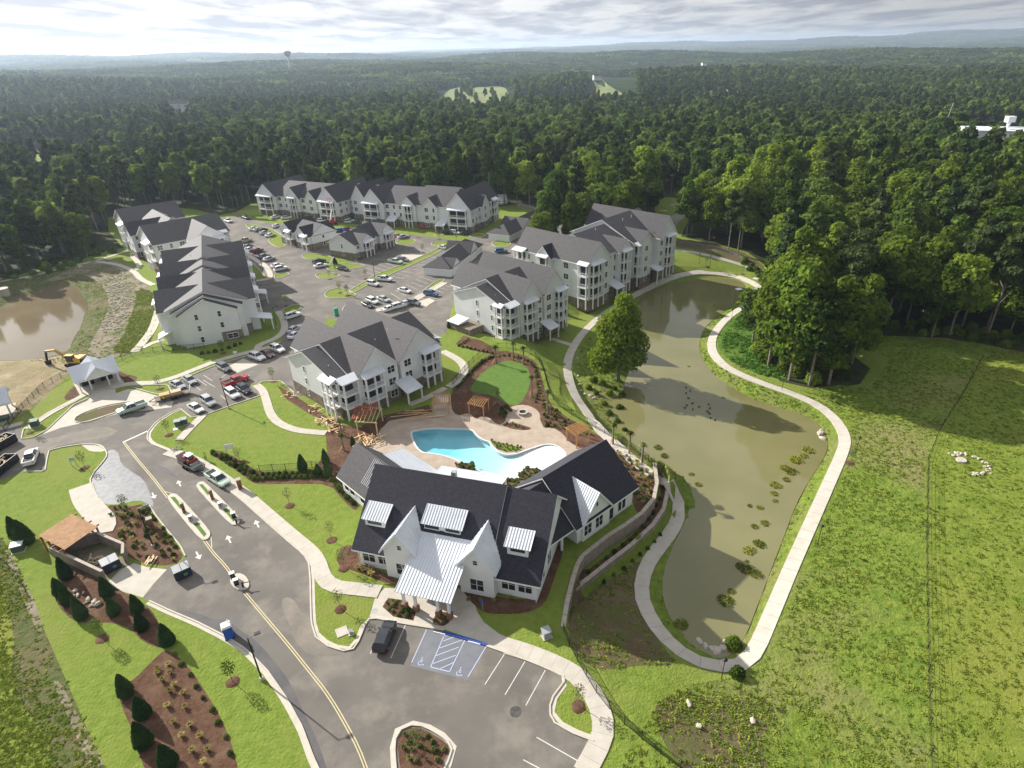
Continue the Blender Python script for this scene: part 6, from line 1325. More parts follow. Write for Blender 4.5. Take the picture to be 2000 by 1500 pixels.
# ------------------------------------------------------------------ trailers and machines
def frame_at(rear, front): a, b = GT(*rear), GT(*front); return ((a.x+b.x)/2, (a.y+b.y)/2, HT((a.x+b.x)/2, (a.y+b.y)/2)), math.atan2(b.y-a.y, b.x-a.x), (b-a).length
def trailer(rear, front, label, Ln=None):
    loc, rz, l = frame_at(rear, front); Ln = Ln or l; r = empty('utility_trailer', loc, rz, label, 'trailer', 'trailers behind the green pickups')
    m = MB(); m.box(-Ln/2, Ln/2-1.2, -1.05, 1.05, .62, .72); m.build('deck', M_bark, r); m = MB()
    for s in (-1, 1): m.bar((-Ln/2, s*1.08, .66), (Ln/2-1.2, s*1.08, .66), .12, .2); m.bar((Ln/2-1.2, s*1.05, .62), (Ln/2, 0, .6), .1, .14); m.bar((-Ln/2, s*1.08, 1.0), (Ln/2-1.2, s*1.08, 1.0), .06)
    for i in range(6):
        x = -Ln/2+(Ln-1.2)*i/5; m.bar((x, -1.08, .66), (x, -1.08, 1.0), .06); m.bar((x, 1.08, .66), (x, 1.08, 1.0), .06)
    m.build('frame', M_black, r); m = MB(); m.hexa([(-Ln/2-.1, -.9, .6), (-Ln/2, -.9, .6), (-Ln/2, .9, .6), (-Ln/2-.1, .9, .6), (-Ln/2-.5, -.9, 1.9), (-Ln/2-.42, -.9, 1.9), (-Ln/2-.42, .9, 1.9), (-Ln/2-.5, .9, 1.9)]); m.build('loading_ramp', M_steel, r)
    for x in (-.9, 0.0):
        for s in (-1, 1): m = MB(); m.cyl((x-.3, s*1.1, .36), (x-.3, s*1.32, .36), .36, n=12); m.build('wheel', M_tire, r)
    return r, loc, rz
t1, loc, rz = trailer((358,902),(401,925),'black trailer carrying a compact loader behind the drive pickup', 6.4)
sk = empty('skid_steer', (loc[0]-.5*math.cos(rz), loc[1]-.5*math.sin(rz), loc[2]+.72), rz, 'compact loader with a white cab roof on the black trailer', 'skid steer loader')
m = MB(); m.box(-1.2, .9, -.62, .62, .3, 1.2); m.box(-1.3, -.6, -.6, .6, 1.1, 1.5); m.build('body', M_red, sk); m = MB(); m.box(-.55, .6, -.5, .5, 1.2, 1.95); m.build('cab', M_glass, sk); m = MB(); m.box(-.65, .7, -.58, .58, 1.95, 2.08); m.build('cab_roof', M_white, sk)
m = MB(); m.box(1.3, 2.1, -.9, .9, .1, .2); m.box(1.3, 1.42, -.9, .9, .1, .8); m.build('bucket', M_steel, sk)
for s in (-1, 1):
    m = MB(); m.bar((-1.1, s*.75, 1.5), (1.0, s*.75, 1.0), .15, .2); m.bar((1.0, s*.75, 1.0), (1.4, s*.75, .4), .15, .2); m.build('lift_arm', M_black, sk)
    for x in (-.75, .55): m = MB(); m.cyl((x, s*.62, .36), (x, s*.92, .36), .38, n=12); m.build('wheel', M_tire, sk)
t2, loc, rz = trailer((366,770),(298,788),'long low trailer with posts in the drop-off loop', 8.0)
for k, (dx, dz) in enumerate(((-1.5, .9), (.8, .85))):
    m = MB(); m.box(-1.0, 1.0, -.8, .8, 0, dz); c = R.choice([M_cardboard, M_wood]); o = m.build('crate', c, None, (loc[0]+dx*math.cos(rz), loc[1]+dx*math.sin(rz), loc[2]+.73), rz); tag(o, ('low ' if k else 'tall ')+'brown crate on the long drop-off trailer, '+('front one' if k else 'rear one'), 'crate')
# excavator
p = GT(150, 712); q = GT(82, 712); ex = empty('excavator', p, math.atan2(q.y-p.y, q.x-p.x), 'yellow excavator with its boom lowered beside the muddy pond', 'excavator')
for s in (-1, 1):
    m = MB(); prof = [(-2.0, .45), (-1.7, .05), (1.7, .05), (2.0, .45), (1.7, .85), (-1.7, .85)]; y0, y1 = sorted((s*.9, s*1.5)); m.add([(x, y0, z) for x, z in prof]+[(x, y1, z) for x, z in prof], [(0, 1, 2, 3, 4, 5)[::-1], (6, 7, 8, 9, 10, 11)]+[(i, (i+1) % 6, 6+(i+1) % 6, 6+i) for i in range(6)]); m.build('track', M_tire, ex)
m = MB(); m.box(-2.2, 1.2, -1.3, 1.3, 1.0, 1.35); m.box(-2.3, -.6, -1.3, 1.3, 1.35, 2.2); m.box(-.6, 1.1, -1.3, -.2, 1.35, 1.9); m.build('body', M_yell, ex); m = MB(); m.box(-.5, 1.2, .25, 1.3, 1.35, 2.9); m.build('cab', M_glass, ex); m = MB(); m.box(-.6, 1.3, .2, 1.35, 2.9, 3.02); m.build('cab_roof', M_yell, ex); m = MB(); m.box(-2.9, -2.2, -1.25, 1.25, 1.2, 2.1); m.build('counterweight', M_tire, ex)
m = MB(); m.bar((.9, 0, 1.8), (4.2, 0, 3.9), .45, .55); m.bar((4.2, 0, 3.9), (6.6, 0, 3.6), .4, .45); m.build('boom', M_yell, ex); m = MB(); m.bar((6.5, 0, 3.7), (7.2, 0, 1.2), .32, .4); m.build('arm', M_black, ex)
m = MB(); m.hexa([(6.6, -.5, .1), (7.4, -.5, .1), (7.4, .5, .1), (6.6, .5, .1), (6.7, -.5, 1.1), (7.6, -.5, 1.2), (7.6, .5, 1.2), (6.7, .5, 1.1)]); m.build('bucket', M_tire, ex); m = MB(); m.cyl((2.0, .25, 1.9), (3.8, .25, 3.5), .1); m.build('hydraulic_ram', M_steel, ex)
# boom lift
p = GT(650, 438); bl_ = empty('boom_lift', p, .6, 'red boom lift raised against the leftmost back house', 'boom lift'); m = MB(); m.box(-1.4, 1.4, -1.1, 1.1, .5, 1.2); m.box(-1.2, .2, -.8, .8, 1.2, 2.1); m.build('base', M_red, bl_)
for x in (-1, 1):
    for s in (-1, 1): m = MB(); m.cyl((x, s*1.0, .45), (x, s*1.35, .45), .45, n=10); m.build('wheel', M_tire, bl_)
m = MB(); m.bar((-.6, 0, 2.0), (.6, 0, 6.2), .45, .5); m.bar((.6, 0, 6.2), (.1, 0, 10.2), .32, .38); m.build('boom', M_white, bl_); m = MB(); m.box(-.6, .9, -.7, .7, 10.0, 10.1)
for (x, y) in ((-.6, -.7), (.9, -.7), (.9, .7), (-.6, .7)): m.bar((x, y, 10.0), (x, y, 11.1), .06)
m.box(-.6, .9, -.72, -.68, 11.0, 11.1); m.box(-.6, .9, .68, .72, 11.0, 11.1); m.build('basket', M_red, bl_)
# containers / skips
def skip(px, rearfront, L_, W_, H_, mt, label, lid=None, name='dumpster', open_top=False, cat='dumpster'):
    loc, rz, _ = frame_at(*rearfront); r = empty(name, loc, rz, label, cat, 'waste containers'); m = MB()
    a, b, c = L_/2, W_/2, H_
    for (x0, x1, y0, y1) in ((-a, a, -b, -b+.08), (-a, a, b-.08, b), (-a, -a+.08, -b+.08, b-.08), (a-.08, a, -b+.08, b-.08)): m.box(x0, x1, y0, y1, .15, c)
    m.box(-a, a, -b, b, .12, .2); m.build('body', mt, r); m = MB(); n = int(L_/.6)
    for i in range(n+1): x = -a+L_*i/n; m.box(x-.04, x+.04, -b-.07, -b-.002, .2, c-.05); m.box(x-.04, x+.04, b+.002, b+.07, .2, c-.05)
    m.build('rib', mt, r); m = MB(); m.box(-a-.05, a+.05, -b-.06, -b+.1, c, c+.1); m.box(-a-.05, a+.05, b-.1, b+.06, c, c+.1); m.box(-a-.05, -a+.1, -b+.1, b-.1, c, c+.1); m.box(a-.1, a+.05, -b+.1, b-.1, c, c+.1); m.build('rim', mt, r)
    if lid: m = MB(); m.hexa([(-a, -b, c+.1), (-.03, -b, c+.1), (-.03, b, c+.25), (-a, b, c+.25), (-a, -b, c+.15), (-.03, -b, c+.15), (-.03, b, c+.32), (-a, b, c+.32)]); m.build('lid', lid, r); m = MB(); m.hexa([(.03, -b, c+.1), (a, -b, c+.1), (a, b, c+.25), (.03, b, c+.25), (.03, -b, c+.15), (a, -b, c+.15), (a, b, c+.32), (.03, b, c+.32)]); m.build('lid', lid, r)
    else:
        m = MB(); 
        for _ in range(14): x, y = R.uniform(-a+.6, a-.6), R.uniform(-b+.4, b-.4); an_ = R.uniform(0, 3); m.bar((x, y, c-.3), (x+math.cos(an_)*.7, y+math.sin(an_)*.6, c-.1+R.uniform(-.2, .2)), .18, .1)
        m.build('debris', M_lumber, r)
    for s in (-1, 1):
        for x in (-a+.3, a-.3): m = MB(); m.cyl((x, s*(b-.2)-.05, .1), (x, s*(b-.2)+.05, .1), .1, n=8); m.build('caster', M_tire, r)
    return r
def plate(root, x, y, z, an, s=.5):   # recycling-sticker patch with arrows
    pass
sk1 = skip(0, ((345,1130),(372,1118)), 2.2, 1.6, 1.45, M_navy, 'navy dumpster with grey lids standing on the asphalt by the concrete apron', M_steel)
sk2 = skip(0, ((203,1118),(236,1102)), 2.2, 1.7, 1.5, M_navy, 'navy dumpster with pale lids inside the waste enclosure', M_steel)
for rt, cx_, cy_, cz_, an_ in ((sk1, .3, -.84, .55, 0), (sk2, .3, -.89, .6, 0)):
    m = MB(); m.box(cx_-.25, cx_+.25, cy_-.06, cy_-.045, cz_, cz_+.45); m.build('sticker', mat('dull_green_sticker', (.12, .25, .16), None), rt)
skip(0, ((-18,886),(14,868)), 6.0, 2.3, 1.7, M_black, 'black open skip full of debris at the left edge, upper one')
skip(0, ((-10,930),(22,905)), 5.5, 2.3, 1.6, M_black, 'black open skip at the left edge, lower one beside the grass')
# portable toilets
def toilet(px, py, mt, roofm, label, rz=.5):
    p = GT(px, py); r = empty('portable_toilet', p, rz, label, 'portable toilet', 'portable toilets'); m = MB(); m.box(-.55, .55, -.55, .55, .05, 2.0); m.build('body', mt, r)
    m = MB(); m.hexa([(-.62, -.62, 2.0), (.62, -.62, 2.0), (.62, .62, 2.0), (-.62, .62, 2.0), (-.5, -.5, 2.28), (.5, -.5, 2.28), (.5, .5, 2.28), (-.5, .5, 2.28)]); m.build('roof', roofm, r); m = MB(); m.box(-.38, .38, -.60, -.555, .15, 1.9); m.build('door', mt, r)
    m = MB(); m.cyl((.3, .3, 2.2), (.3, .3, 2.6), .06); m.build('vent_pipe', M_white, r); m = MB(); m.box(-.6, .6, -.6, .6, 0, .08); m.build('skid', M_tire, r)
toilet(449, 1243, M_blue, M_white, 'blue portable toilet with a white roof on the kerb of the drive', .55); toilet(658, 616, M_ggreen, M_ggreen, 'green portable toilet behind the front house roof', .4)
# ------------------------------------------------------------------ LAMPS
def street_lamp(px, py, h, label, rz=0.6, arms=1):
    p = GT(px, py); r = empty('street_lamp', p, rz, label, 'street lamp', 'tall black street lamps'); m = MB(); m.cyl((0, 0, -.1), (0, 0, h), .11, .075, 8); m.build('pole', M_black, r); m = MB(); m.cyl((0, 0, -.1), (0, 0, .5), .24, n=10); m.build('base', M_conc, r)
    m = MB(); m.bar((0, 0, h-.05), (.9, 0, h+.12), .07); m.build('arm', M_black, r); m = MB(); m.box(.75, 1.45, -.2, .2, h+.06, h+.2); m.build('lamp_head', M_black, r)
street_lamp(512, 1328, 7.4, 'black street lamp on the verge beside the blue toilet', .55); street_lamp(300, 1068, 7.6, 'black street lamp in the round mulch bed by the gates', .5); street_lamp(447, 798, 6.6, 'black street lamp on the lawn edge below the red pickup', 2.0)
street_lamp(733, 547, 6.5, 'street lamp on the grass divider of the middle car park', 0); street_lamp(512, 522, 6.2, 'street lamp beside the kerbside row of cars', 0); street_lamp(541, 640, 6, 'street lamp at the path below the stepped house', .2); street_lamp(945, 430, 7, 'street lamp at the right end of the middle back house', 0)
def path_lamp(px, py, label, h=3.4):
    p = GT(px, py); r = empty('path_lamp', p, 0, label, 'path lamp', 'short black lamps along the pond path'); m = MB(); m.cyl((0, 0, -.1), (0, 0, h), .06, .045, 6); m.build('pole', M_black, r)
    m = MB(); m.cyl((0, 0, h), (0, 0, h+.35), .13, .2, 8); m.build('lantern', M_glass, r); m = MB(); m.cyl((0, 0, h+.35), (0, 0, h+.6), .36, .05, 8); m.build('cap', M_black, r)
for a in [(1409,1327,'lamp at the near end of the pond loop'), (1597,1062,'lamp half way along the straight pond path'), (1671,886,'lamp at the right bend of the pond path'), (1527,762,'lamp below the pond grove trunks'), (1428,628,'lamp at the weedy slope bend of the pond path'), (1434,592,'lamp near the concrete landing of the pond path'), (1500,574,'lamp behind the concrete landing'), (1365,515,'lamp on the lawn above the pond head'), (1386,520,'second lamp on the lawn above the pond head'), (1300,543,'lamp left of the pond head')]: path_lamp(*a, ) if len(a) == 2 else path_lamp(a[0], a[1], 'black path '+a[2])
# utility poles, water towers
def upole(px, py, h, label): p = GT(px, py); r = empty('utility_pole', p, .3, label, 'utility pole', 'wooden utility poles'); m = MB(); m.cyl((0, 0, 0), (0, 0, h), .18, .12, 7); m.build('pole', M_bark, r); m = MB(); m.box(-1.2, 1.2, -.07, .07, h-.9, h-.72); m.build('crossarm', M_bark, r)
upole(1310, 384, 11, 'wooden utility pole at the street corner lawn'); upole(1100, 345, 10, 'wooden utility pole by the dark street')
p = np.array([-2050.*1, 0, 0]); dray = RAY(564, 118); 
def ray_at(px, py, dist): d_ = RAY(px, py); t_ = dist/np.hypot(d_[0], d_[1]); return Vector((d_[0]*t_, d_[1]*t_, CAM_H+d_[2]*t_))
b0_ = ray_at(564, 121, 1700); t0_ = ray_at(564, 97, 1700); hgt = t0_.z-b0_.z; wt = empty('water_tower', (b0_.x, b0_.y, b0_.z-12), 0, 'pale water tower standing above the woods on the horizon', 'water tower'); H_ = hgt+12
prof = [(.0, H_*1.0), (H_*.06, H_*.99), (H_*.17, H_*.95), (H_*.22, H_*.88), (H_*.23, H_*.80), (H_*.19, H_*.74), (H_*.07, H_*.62)]
m = MB(); n = 16; vs = []; fs = []
for r_, z in prof: vs += [(max(r_, .01)*math.cos(2*pi*i/n), max(r_, .01)*math.sin(2*pi*i/n), z) for i in range(n)]
for j in range(len(prof)-1): fs += [(j*n+i, j*n+(i+1) % n, (j+1)*n+(i+1) % n, (j+1)*n+i) for i in range(n)]
m.add(vs, fs); fix_normals(m.build('tank', mat('tower_paint', (.85, .85, .85), None), wt)); m = MB(); m.cyl((0, 0, 0), (0, 0, H_*.64), H_*.05, H_*.05, 12); m.build('stem', mat('tower_paint', (.85, .85, .85), None), wt)
m = MB(); m.cyl((0, 0, H_*.84), (0, 0, H_*.87), H_*.235, H_*.235, 16); m.build('band', mat('tower_band', (.35, .12, .10), None), wt)
fac = ray_at(1972, 274, 440); fc = empty('factory_building', (fac.x, fac.y, fac.z-2), -.35, 'long white flat-roofed works building at the right edge of the woods', 'building'); m = MB(); m.box(-22, 34, -10, 10, -6, 7.2); m.build('wall', M_siding, fc); m = MB(); m.box(-22.5, 34.5, -10.5, 10.5, 7.2, 7.8); m.build('roof', M_metal, fc); m = MB(); m.box(-10, 2, -10.8, -10, 0, 5.6); m.box(14, 30, -10.6, -10, 0, 5.4); m.build('bay', M_siding, fc)
ft = ray_at(1962, 256, 446); fw_ = empty('water_tower', (ft.x, ft.y, ft.z-12), 0, 'white works tower with a square head beside the long white building', 'water tower'); m = MB(); m.cyl((0, 0, 0), (1.2, 0, 17), 1.1, .9, 10); m.build('stem', M_siding, fw_); m = MB(); m.box(-.9, 3.2, -1.6, 1.6, 16.5, 19.5); m.build('tank', M_siding, fw_)
ma = ray_at(1838, 262, 600); mm = MB(); mm.bar((0, 0, -8), (3, 0, 22), .35); tag(mm.build('radio_mast', M_steel, None, ma), 'thin radio mast rising from the woods left of the white works', 'radio mast')
# far houses glimpsed in the woods
def far_house(px, py, dist, w_, d_, h_, label, roofm=M_shing, wallm=M_siding, rz=.3):
    p = ray_at(px, py, dist); z = HT(p.x, p.y); r = empty('distant_house', (p.x, p.y, max(p.z-h_*.6, z-1)), rz, label, 'house', 'distant houses among the trees'); b = Blk(-w_/2, w_/2, -d_/2, d_/2, h_, h_+3, 'u', z0=-4); wm, fm, rm = block_mesh(b); fix_normals(wm.build('wall', wallm, r)); fix_normals(rm.build('roof', roofm, r))
    for i in range(3): add_window(r, -w_/3+i*w_/3, -d_/2, 1.2, 0, 1.6, 1.5)
for i, (px, py, dist, lb_) in enumerate([(925,214,790,'pale distant house at the golf course edge, left of a pair'), (945,211,800,'pale distant house at the golf course edge, right of a pair'), (905,216,780,'grey-roofed distant house at the golf course edge, farthest left'), (1165,150,1500,'white clubhouse-like building above the far fairway'), (1400,182,1000,'pale distant house in the dark hillside woods, left of two'), (1432,180,1010,'pale distant house in the dark hillside woods, right of two'), (1375,125,2200,'tiny white roof far out on the wooded plain'), (350,205,850,'small pale house deep in the left woods')]): far_house(px, py, dist, 15+i % 3*4, 10, 5, lb_)
far_house(1292, 345, 400, 14, 9, 3.2, 'grey house in the trees above the street corner'); far_house(1105, 372, 335, 12, 8, 2.6, 'tan-roofed house beside the dark street', M_cardboard); far_house(1478, 470, 300, 11, 7, 2.8, 'low house hidden in the right-hand woods'); far_house(972, 398, 310, 8, 5, 2.2, 'small white shed behind the small lawn', M_white)
# fairways
for P, nm in (([(858,205),(872,178),(900,170),(940,172),(985,168),(996,190),(960,214),(900,222),(855,226)], 'fairway'), ([(1155,152),(1172,152),(1190,170),(1228,190),(1240,202),(1190,208),(1150,204),(1168,180)], 'fairway')):
    W = GTn(smooth_pts(P, True, 1)); c = W.mean(axis=0); mb = MB(); zz = terrain(W[:, 0], W[:, 1])+1.2; k = len(W); mb.add([(*w_, z) for w_, z in zip(W, zz)]+[(*c, HT(*c)+1.2)], [(i, (i+1) % k, k) for i in range(k)]); o = mb.build(nm, M_fair); tag(o, kind='structure')
    if o.data.polygons[0].normal.z < 0: o.data.flip_normals()
W = GTn([(1000,190),(1060,188),(1110,193),(1150,196),(1140,204),(1060,203),(1005,200)]); plane_poly('lake_water', [tuple(a) for a in W], float(np.max(terrain(W[:, 0], W[:, 1])))+1.0, M_pond2)
W = GTn([(-10,296),(120,292),(280,318),(320,340),(200,345),(-10,348)]); c = W.mean(axis=0); mb = MB(); k = len(W); mb.add([(*w_, HT(*w_)+.4) for w_ in W]+[(*c, HT(*c)+.4)], [(i, (i+1) % k, k) for i in range(k)]); o = mb.build('grass_clearing', M_field); tag(o, kind='structure')
if o.data.polygons[0].normal.z < 0: o.data.flip_normals()
for k in range(34):
    x_, y_ = (R.uniform(880, 970), R.uniform(180, 205)) if k < 18 else (R.uniform(848, 1000), R.choice([R.uniform(166, 172), R.uniform(208, 226)])); pp = GT(x_, y_); place_tree(R.choice([0, 1, 2, 3]), pp.x, pp.y, pp.z-.2, R.uniform(.7, 1), 'tree on the pale golf course fairway in the far centre', 'golf course trees')
for k in range(26):
    x_, y_ = R.uniform(0, 310), R.uniform(305, 352); pp = GT(x_, y_); place_tree(R.choice([5, 6]), pp.x, pp.y, pp.z-.2, R.uniform(.75, .95), 'tall thin pine on the sunlit grass clearing at the far left', 'pines on the grass clearing')
# ================================================================== PLANTING
def plant_proto(name, mk):
    return mk
def cone_leaves(h, w, n, size, leaf, nm='foliage'):
    t = 1-NR.uniform(0, 1, n)**.62; a = NR.uniform(0, 2*pi, n); rr = w/2*((1-t)**.62)*np.minimum(1, .62+t*2.2)*(.72+NR.uniform(0, .33, n))
    C = np.column_stack([rr*np.cos(a), rr*np.sin(a), t*h*.97+.05]); Nn = np.column_stack([np.cos(a), np.sin(a), .4+NR.normal(size=n)*.3]); return quads_to_mesh(nm, C, Nn, size*NR.uniform(.6, 1.2, n)*.5, leaf)
def ball_leaves(h, w, n, size, leaf, nm='foliage', flat=1.0):
    d_ = NR.normal(size=(n, 3)); d_[:, 2] = np.abs(d_[:, 2])*flat; d_ /= np.linalg.norm(d_, axis=1, keepdims=True); rr = NR.uniform(.6, 1.05, n)
    C = d_*np.column_stack([rr*w/2, rr*w/2, rr*h]); C[:, 2] += .03; return quads_to_mesh(nm, C, d_+NR.normal(size=(n, 3))*.4, size*NR.uniform(.6, 1.2, n)*.5, leaf)
def tuft_mesh(h, w, n, size, leaf, nm):
    a = NR.uniform(0, 6.28, n); r = w/2*NR.uniform(0, 1, n)**.5; C = np.column_stack([r*np.cos(a), r*np.sin(a), NR.uniform(.03, h, n)]); Nn = np.column_stack([NR.normal(size=n)*.55, NR.normal(size=n)*.55, np.ones(n)]); return quads_to_mesh(nm, C, Nn, size*NR.uniform(.5, 1.3, n)*.5, leaf)
def blades(h, w, n, leaf, nm='foliage', bw=.035):
    vs = []; fs = []
    for i in range(n):
        a = R.uniform(0, 6.28); r0 = R.uniform(0, w*.15); r1 = w*.5*R.uniform(.4, 1); hh = h*R.uniform(.6, 1.1); c, s = math.cos(a), math.sin(a); tx, ty = -s*bw, c*bw; k = len(vs)
        vs += [(r0*c-tx, r0*s-ty, 0), (r0*c+tx, r0*s+ty, 0), (r1*.55*c+tx, r1*.55*s+ty, hh*.75), (r1*.55*c-tx, r1*.55*s-ty, hh*.75), (r1*c, r1*s, hh*.8)]; fs += [(k, k+1, k+2, k+3), (k+3, k+2, k+4)]
    me = bpy.data.meshes.new(nm); me.from_pydata(vs, [], fs); me.materials.append(leaf); me.update(); return me
PM = {'cone': [cone_leaves(3.3, 2.1, 1500, .24, L_ever) for _ in range(2)], 'conesmall': [cone_leaves(2.3, 1.1, 700, .2, L_ever)], 'low': [ball_leaves(.62, .95, 260, .17, L_shrub) for _ in range(3)], 'dark': [ball_leaves(.75, 1.0, 260, .17, L_dec2) for _ in range(2)], 'gold': [blades(.85, 1.3, 90, L_gold) for _ in range(2)], 'grass': [blades(.6, .95, 70, L_shrub) for _ in range(2)], 'weed': [tuft_mesh(.45, 3.0, 170, .34, L_weed, 'foliage') for _ in range(2)], 'bush': [ball_leaves(1.7, 2.6, 700, .3, L_dec) for _ in range(2)]}
NM = {'cone': ('evergreen_shrub', 'evergreen'), 'conesmall': ('evergreen_shrub', 'evergreen'), 'low': ('shrub', 'shrub'), 'dark': ('shrub', 'shrub'), 'gold': ('ornamental_grass', 'ornamental grass'), 'grass': ('ornamental_grass', 'ornamental grass'), 'weed': ('pond_weed', 'water plant'), 'bush': ('bush', 'bush')}
def plant(k, px=None, label='', s=1.0, group=None, w=None):
    if w is None: p = GT(*px)
    else: p = Vector((w[0], w[1], HT(*w)))
    if k == 'weed': p.z = WZ+.0
    o = linkmesh(NM[k][0], R.choice(PM[k]), None, p, R.uniform(0, 6.28)); o.scale = (s*R.uniform(.9, 1.1), s*R.uniform(.9, 1.1), s*R.uniform(.88, 1.12)); return tag(o, label, NM[k][1], group)
def fill(k, P, n, label, group, s=1.0, mind=1.0, srange=.2):
    W = [tuple(a) for a in GTn(P)]; A_ = np.array(W); out = []; tries = 0
    while len(out) < n and tries < n*40:
        tries += 1; x, y = R.uniform(A_[:, 0].min(), A_[:, 0].max()), R.uniform(A_[:, 1].min(), A_[:, 1].max())
        if not in_poly(np.array([x]), np.array([y]), W)[0] or any((x-a)**2+(y-b)**2 < mind*mind for a, b in out): continue
        out.append((x, y)); plant(k if isinstance(k, str) else R.choice(k), None, label, s*R.uniform(1-srange, 1+srange), group, (x, y))
def rowp(k, P, step, label, group, s=1.0, off=0.0):
    for q_ in resample(world_line(P, 1), step): plant(k, None, label, s*R.uniform(.85, 1.15), group, (q_[0]+R.uniform(-.15, .15), q_[1]+R.uniform(-.15, .15)))
for (x, y, s_, lb_) in [(131,1128,1.1,'topmost evergreen in the upper mulch berm'),(119,1160,1.0,'evergreen at the left tip of the upper mulch berm'),(134,1178,1.0,'second evergreen on the left side of the upper berm'),(161,1206,1.1,'lowest evergreen on the left side of the upper berm'),(212,1163,1.0,'evergreen beside the apron corner in the upper berm'),(224,1198,1.0,'middle evergreen of the upper berm'),(270,1194,1.0,'evergreen near the drive kerb in the upper berm'),(279,1228,1.0,'evergreen below it near the drive kerb'),(329,1256,1.1,'last evergreen at the pointed end of the upper berm'),(248,1356,1.1,'evergreen at the left corner of the lower berm'),(281,1398,1.05,'second evergreen of the lower berm'),(284,1456,1.15,'third evergreen of the lower berm'),(332,1496,1.15,'evergreen cut by the bottom edge in the lower berm'),(36,1050,1.25,'tall dark evergreen left of the waste enclosure'),(52,1060,1.5,'largest dark evergreen left of the waste enclosure')]: plant('cone', (x, y), 'dark '+lb_, s_*1.0, 'evergreens on the mulch berms')
for (x, y, s_, lb_) in [(592,918,1.2,'at the lawn tip by the hedge'),(637,905,1.1,'upper one against the red mulch strip'),(641,930,1.1,'lower one against the red mulch strip'),(622,925,.9,'small one in front of the red mulch strip'),(690,870,.8,'beside the left wing ridge'),(1104,612,1.0,'at the right corner of the pond-path house'),(1137,598,1.2,'at the left corner of the long pond-head house'),(878,640,1.0,'beside the small stone side wing'),(655,516,1.0,'at the stone end of the right carriage house')]: plant('cone', (x, y), 'dark evergreen shrub '+lb_, s_*.85, 'evergreen shrubs near the houses')
fill(['low', 'dark'], [(412,884),(445,892),(485,914),(505,928),(500,940),(470,922),(440,902)], 34, 'small rounded shrub in the curved hedge bed by the drive pavement', 'shrubs in the hedge bed', .95, .8)
rowp('dark', [(508,936),(560,934),(600,932),(642,930)], 1.0, 'dark clipped shrub in the straight hedge above the lawn', 'hedge shrubs', .95); rowp('dark', [(512,928),(560,926),(600,925),(640,922)], 1.1, 'dark clipped shrub in the straight hedge above the lawn', 'hedge shrubs', .9)
rowp('dark', [(648,938),(668,962),(690,985)], 1.0, 'dark clipped shrub along the left wing wall', 'shrubs along the left wing', .9)
fill(['gold', 'low', 'dark'], [(240,1010),(290,990),(330,1045),(350,1080),(345,1096),(290,1098),(240,1070),(218,1040)], 46, 'low clump of grass or shrub in the round mulch bed by the gates', 'plants in the gate mulch bed', .8, .85)
fill('grass', [(212,994),(250,992),(255,1010),(215,1010)], 8, 'tuft of green grass at the tip of the gate mulch bed', 'grass tufts at the slurry patch', 1.1, .8)
for i, (x, y) in enumerate([(308,1308),(333,1315),(318,1330),(342,1340),(332,1352),(358,1355),(328,1380),(362,1382),(340,1412),(372,1418),(356,1438),(392,1440),(376,1468),(406,1466),(398,1490),(345,1492),(308,1318),(330,1300)]): plant('gold', (x, y), 'pale straw-coloured grass clump planted in the lower mulch berm', .8, 'straw clumps in the lower berm')
rowp('low', [(340,1280),(372,1320),(402,1365),(432,1420),(450,1470)], 2.3, 'small shrub on the right edge of the lower mulch berm', 'edge shrubs of the lower berm', .7)
fill(['low', 'grass'], [(792,1432),(826,1432),(868,1460),(862,1490),(800,1490),(786,1460)], 26, 'low plant in the kerbed mulch island at the bottom', 'plants in the bottom island', .8, .8)
fill(['gold'], [(697,1105),(720,1104),(735,1128),(700,1122)], 5, 'yellow grass clump beside the clubhouse front wall', 'yellow clumps left of the entrance', .95, 1.0)
rowp('gold', [(914,1172),(942,1178),(968,1176),(990,1170)], 1.9, 'yellow-leaved clump in the bed right of the entrance', 'yellow clumps right of the entrance', .7)
fill(['low', 'grass', 'dark'], [(760,1172),(785,1176),(806,1196),(802,1208),(770,1200),(752,1186)], 18, 'low plant in the pentagon bed before the columns', 'plants in the pentagon bed', .75, .7)
fill('low', [(848,1214),(856,1202),(878,1204),(872,1218)], 5, 'low plant in the round bed under the canopy edge', 'plants in the round bed', .6, .7)
fill(['grass', 'gold', 'low'], [(1205,882),(1240,900),(1268,925),(1272,970),(1252,985),(1238,955),(1215,915)], 64, 'low grassy plant in the large mulch slope right of the wing', 'plants on the mulch slope', .95, 1.0)
fill(['grass', 'low', 'dark'], [(1062,790),(1085,802),(1120,826),(1160,850),(1100,842),(1064,832)], 52, 'low plant in the mulch between pool terrace and pond path', 'plants above the pond path', .85, .95)
rowp('low', [(890,762),(925,720),(950,700),(980,692),(1015,697),(1042,712),(1050,738),(1052,765),(1045,785)], 1.25, 'low shrub in the outer ring round the oval turf', 'ring shrubs round the oval turf', .85)
rowp('gold', [(962,698),(990,694),(1010,699)], 1.3, 'golden grass at the head of the oval turf', 'golden grasses at the oval turf', .7); rowp('gold', [(1052,745),(1058,775),(1070,795)], 1.4, 'golden grass on the right of the oval turf', 'golden grasses right of the oval turf', .8)
rowp('dark', [(905,745),(935,712),(960,698)], 1.3, 'dark shrub on the shady side of the oval turf', 'shady shrubs at the oval turf', .8)
fill('grass', [(985,828),(1030,838),(1025,833),(990,826)], 9, 'grass tuft in the crescent bed beside the fire pit terrace', 'tufts in the crescent bed', .9, .8)
fill('dark', [(985,792),(1000,800),(985,815),(968,808)], 8, 'dark shrub between the second pergola and the fire pit', 'shrubs by the fire pit', .85, .9)
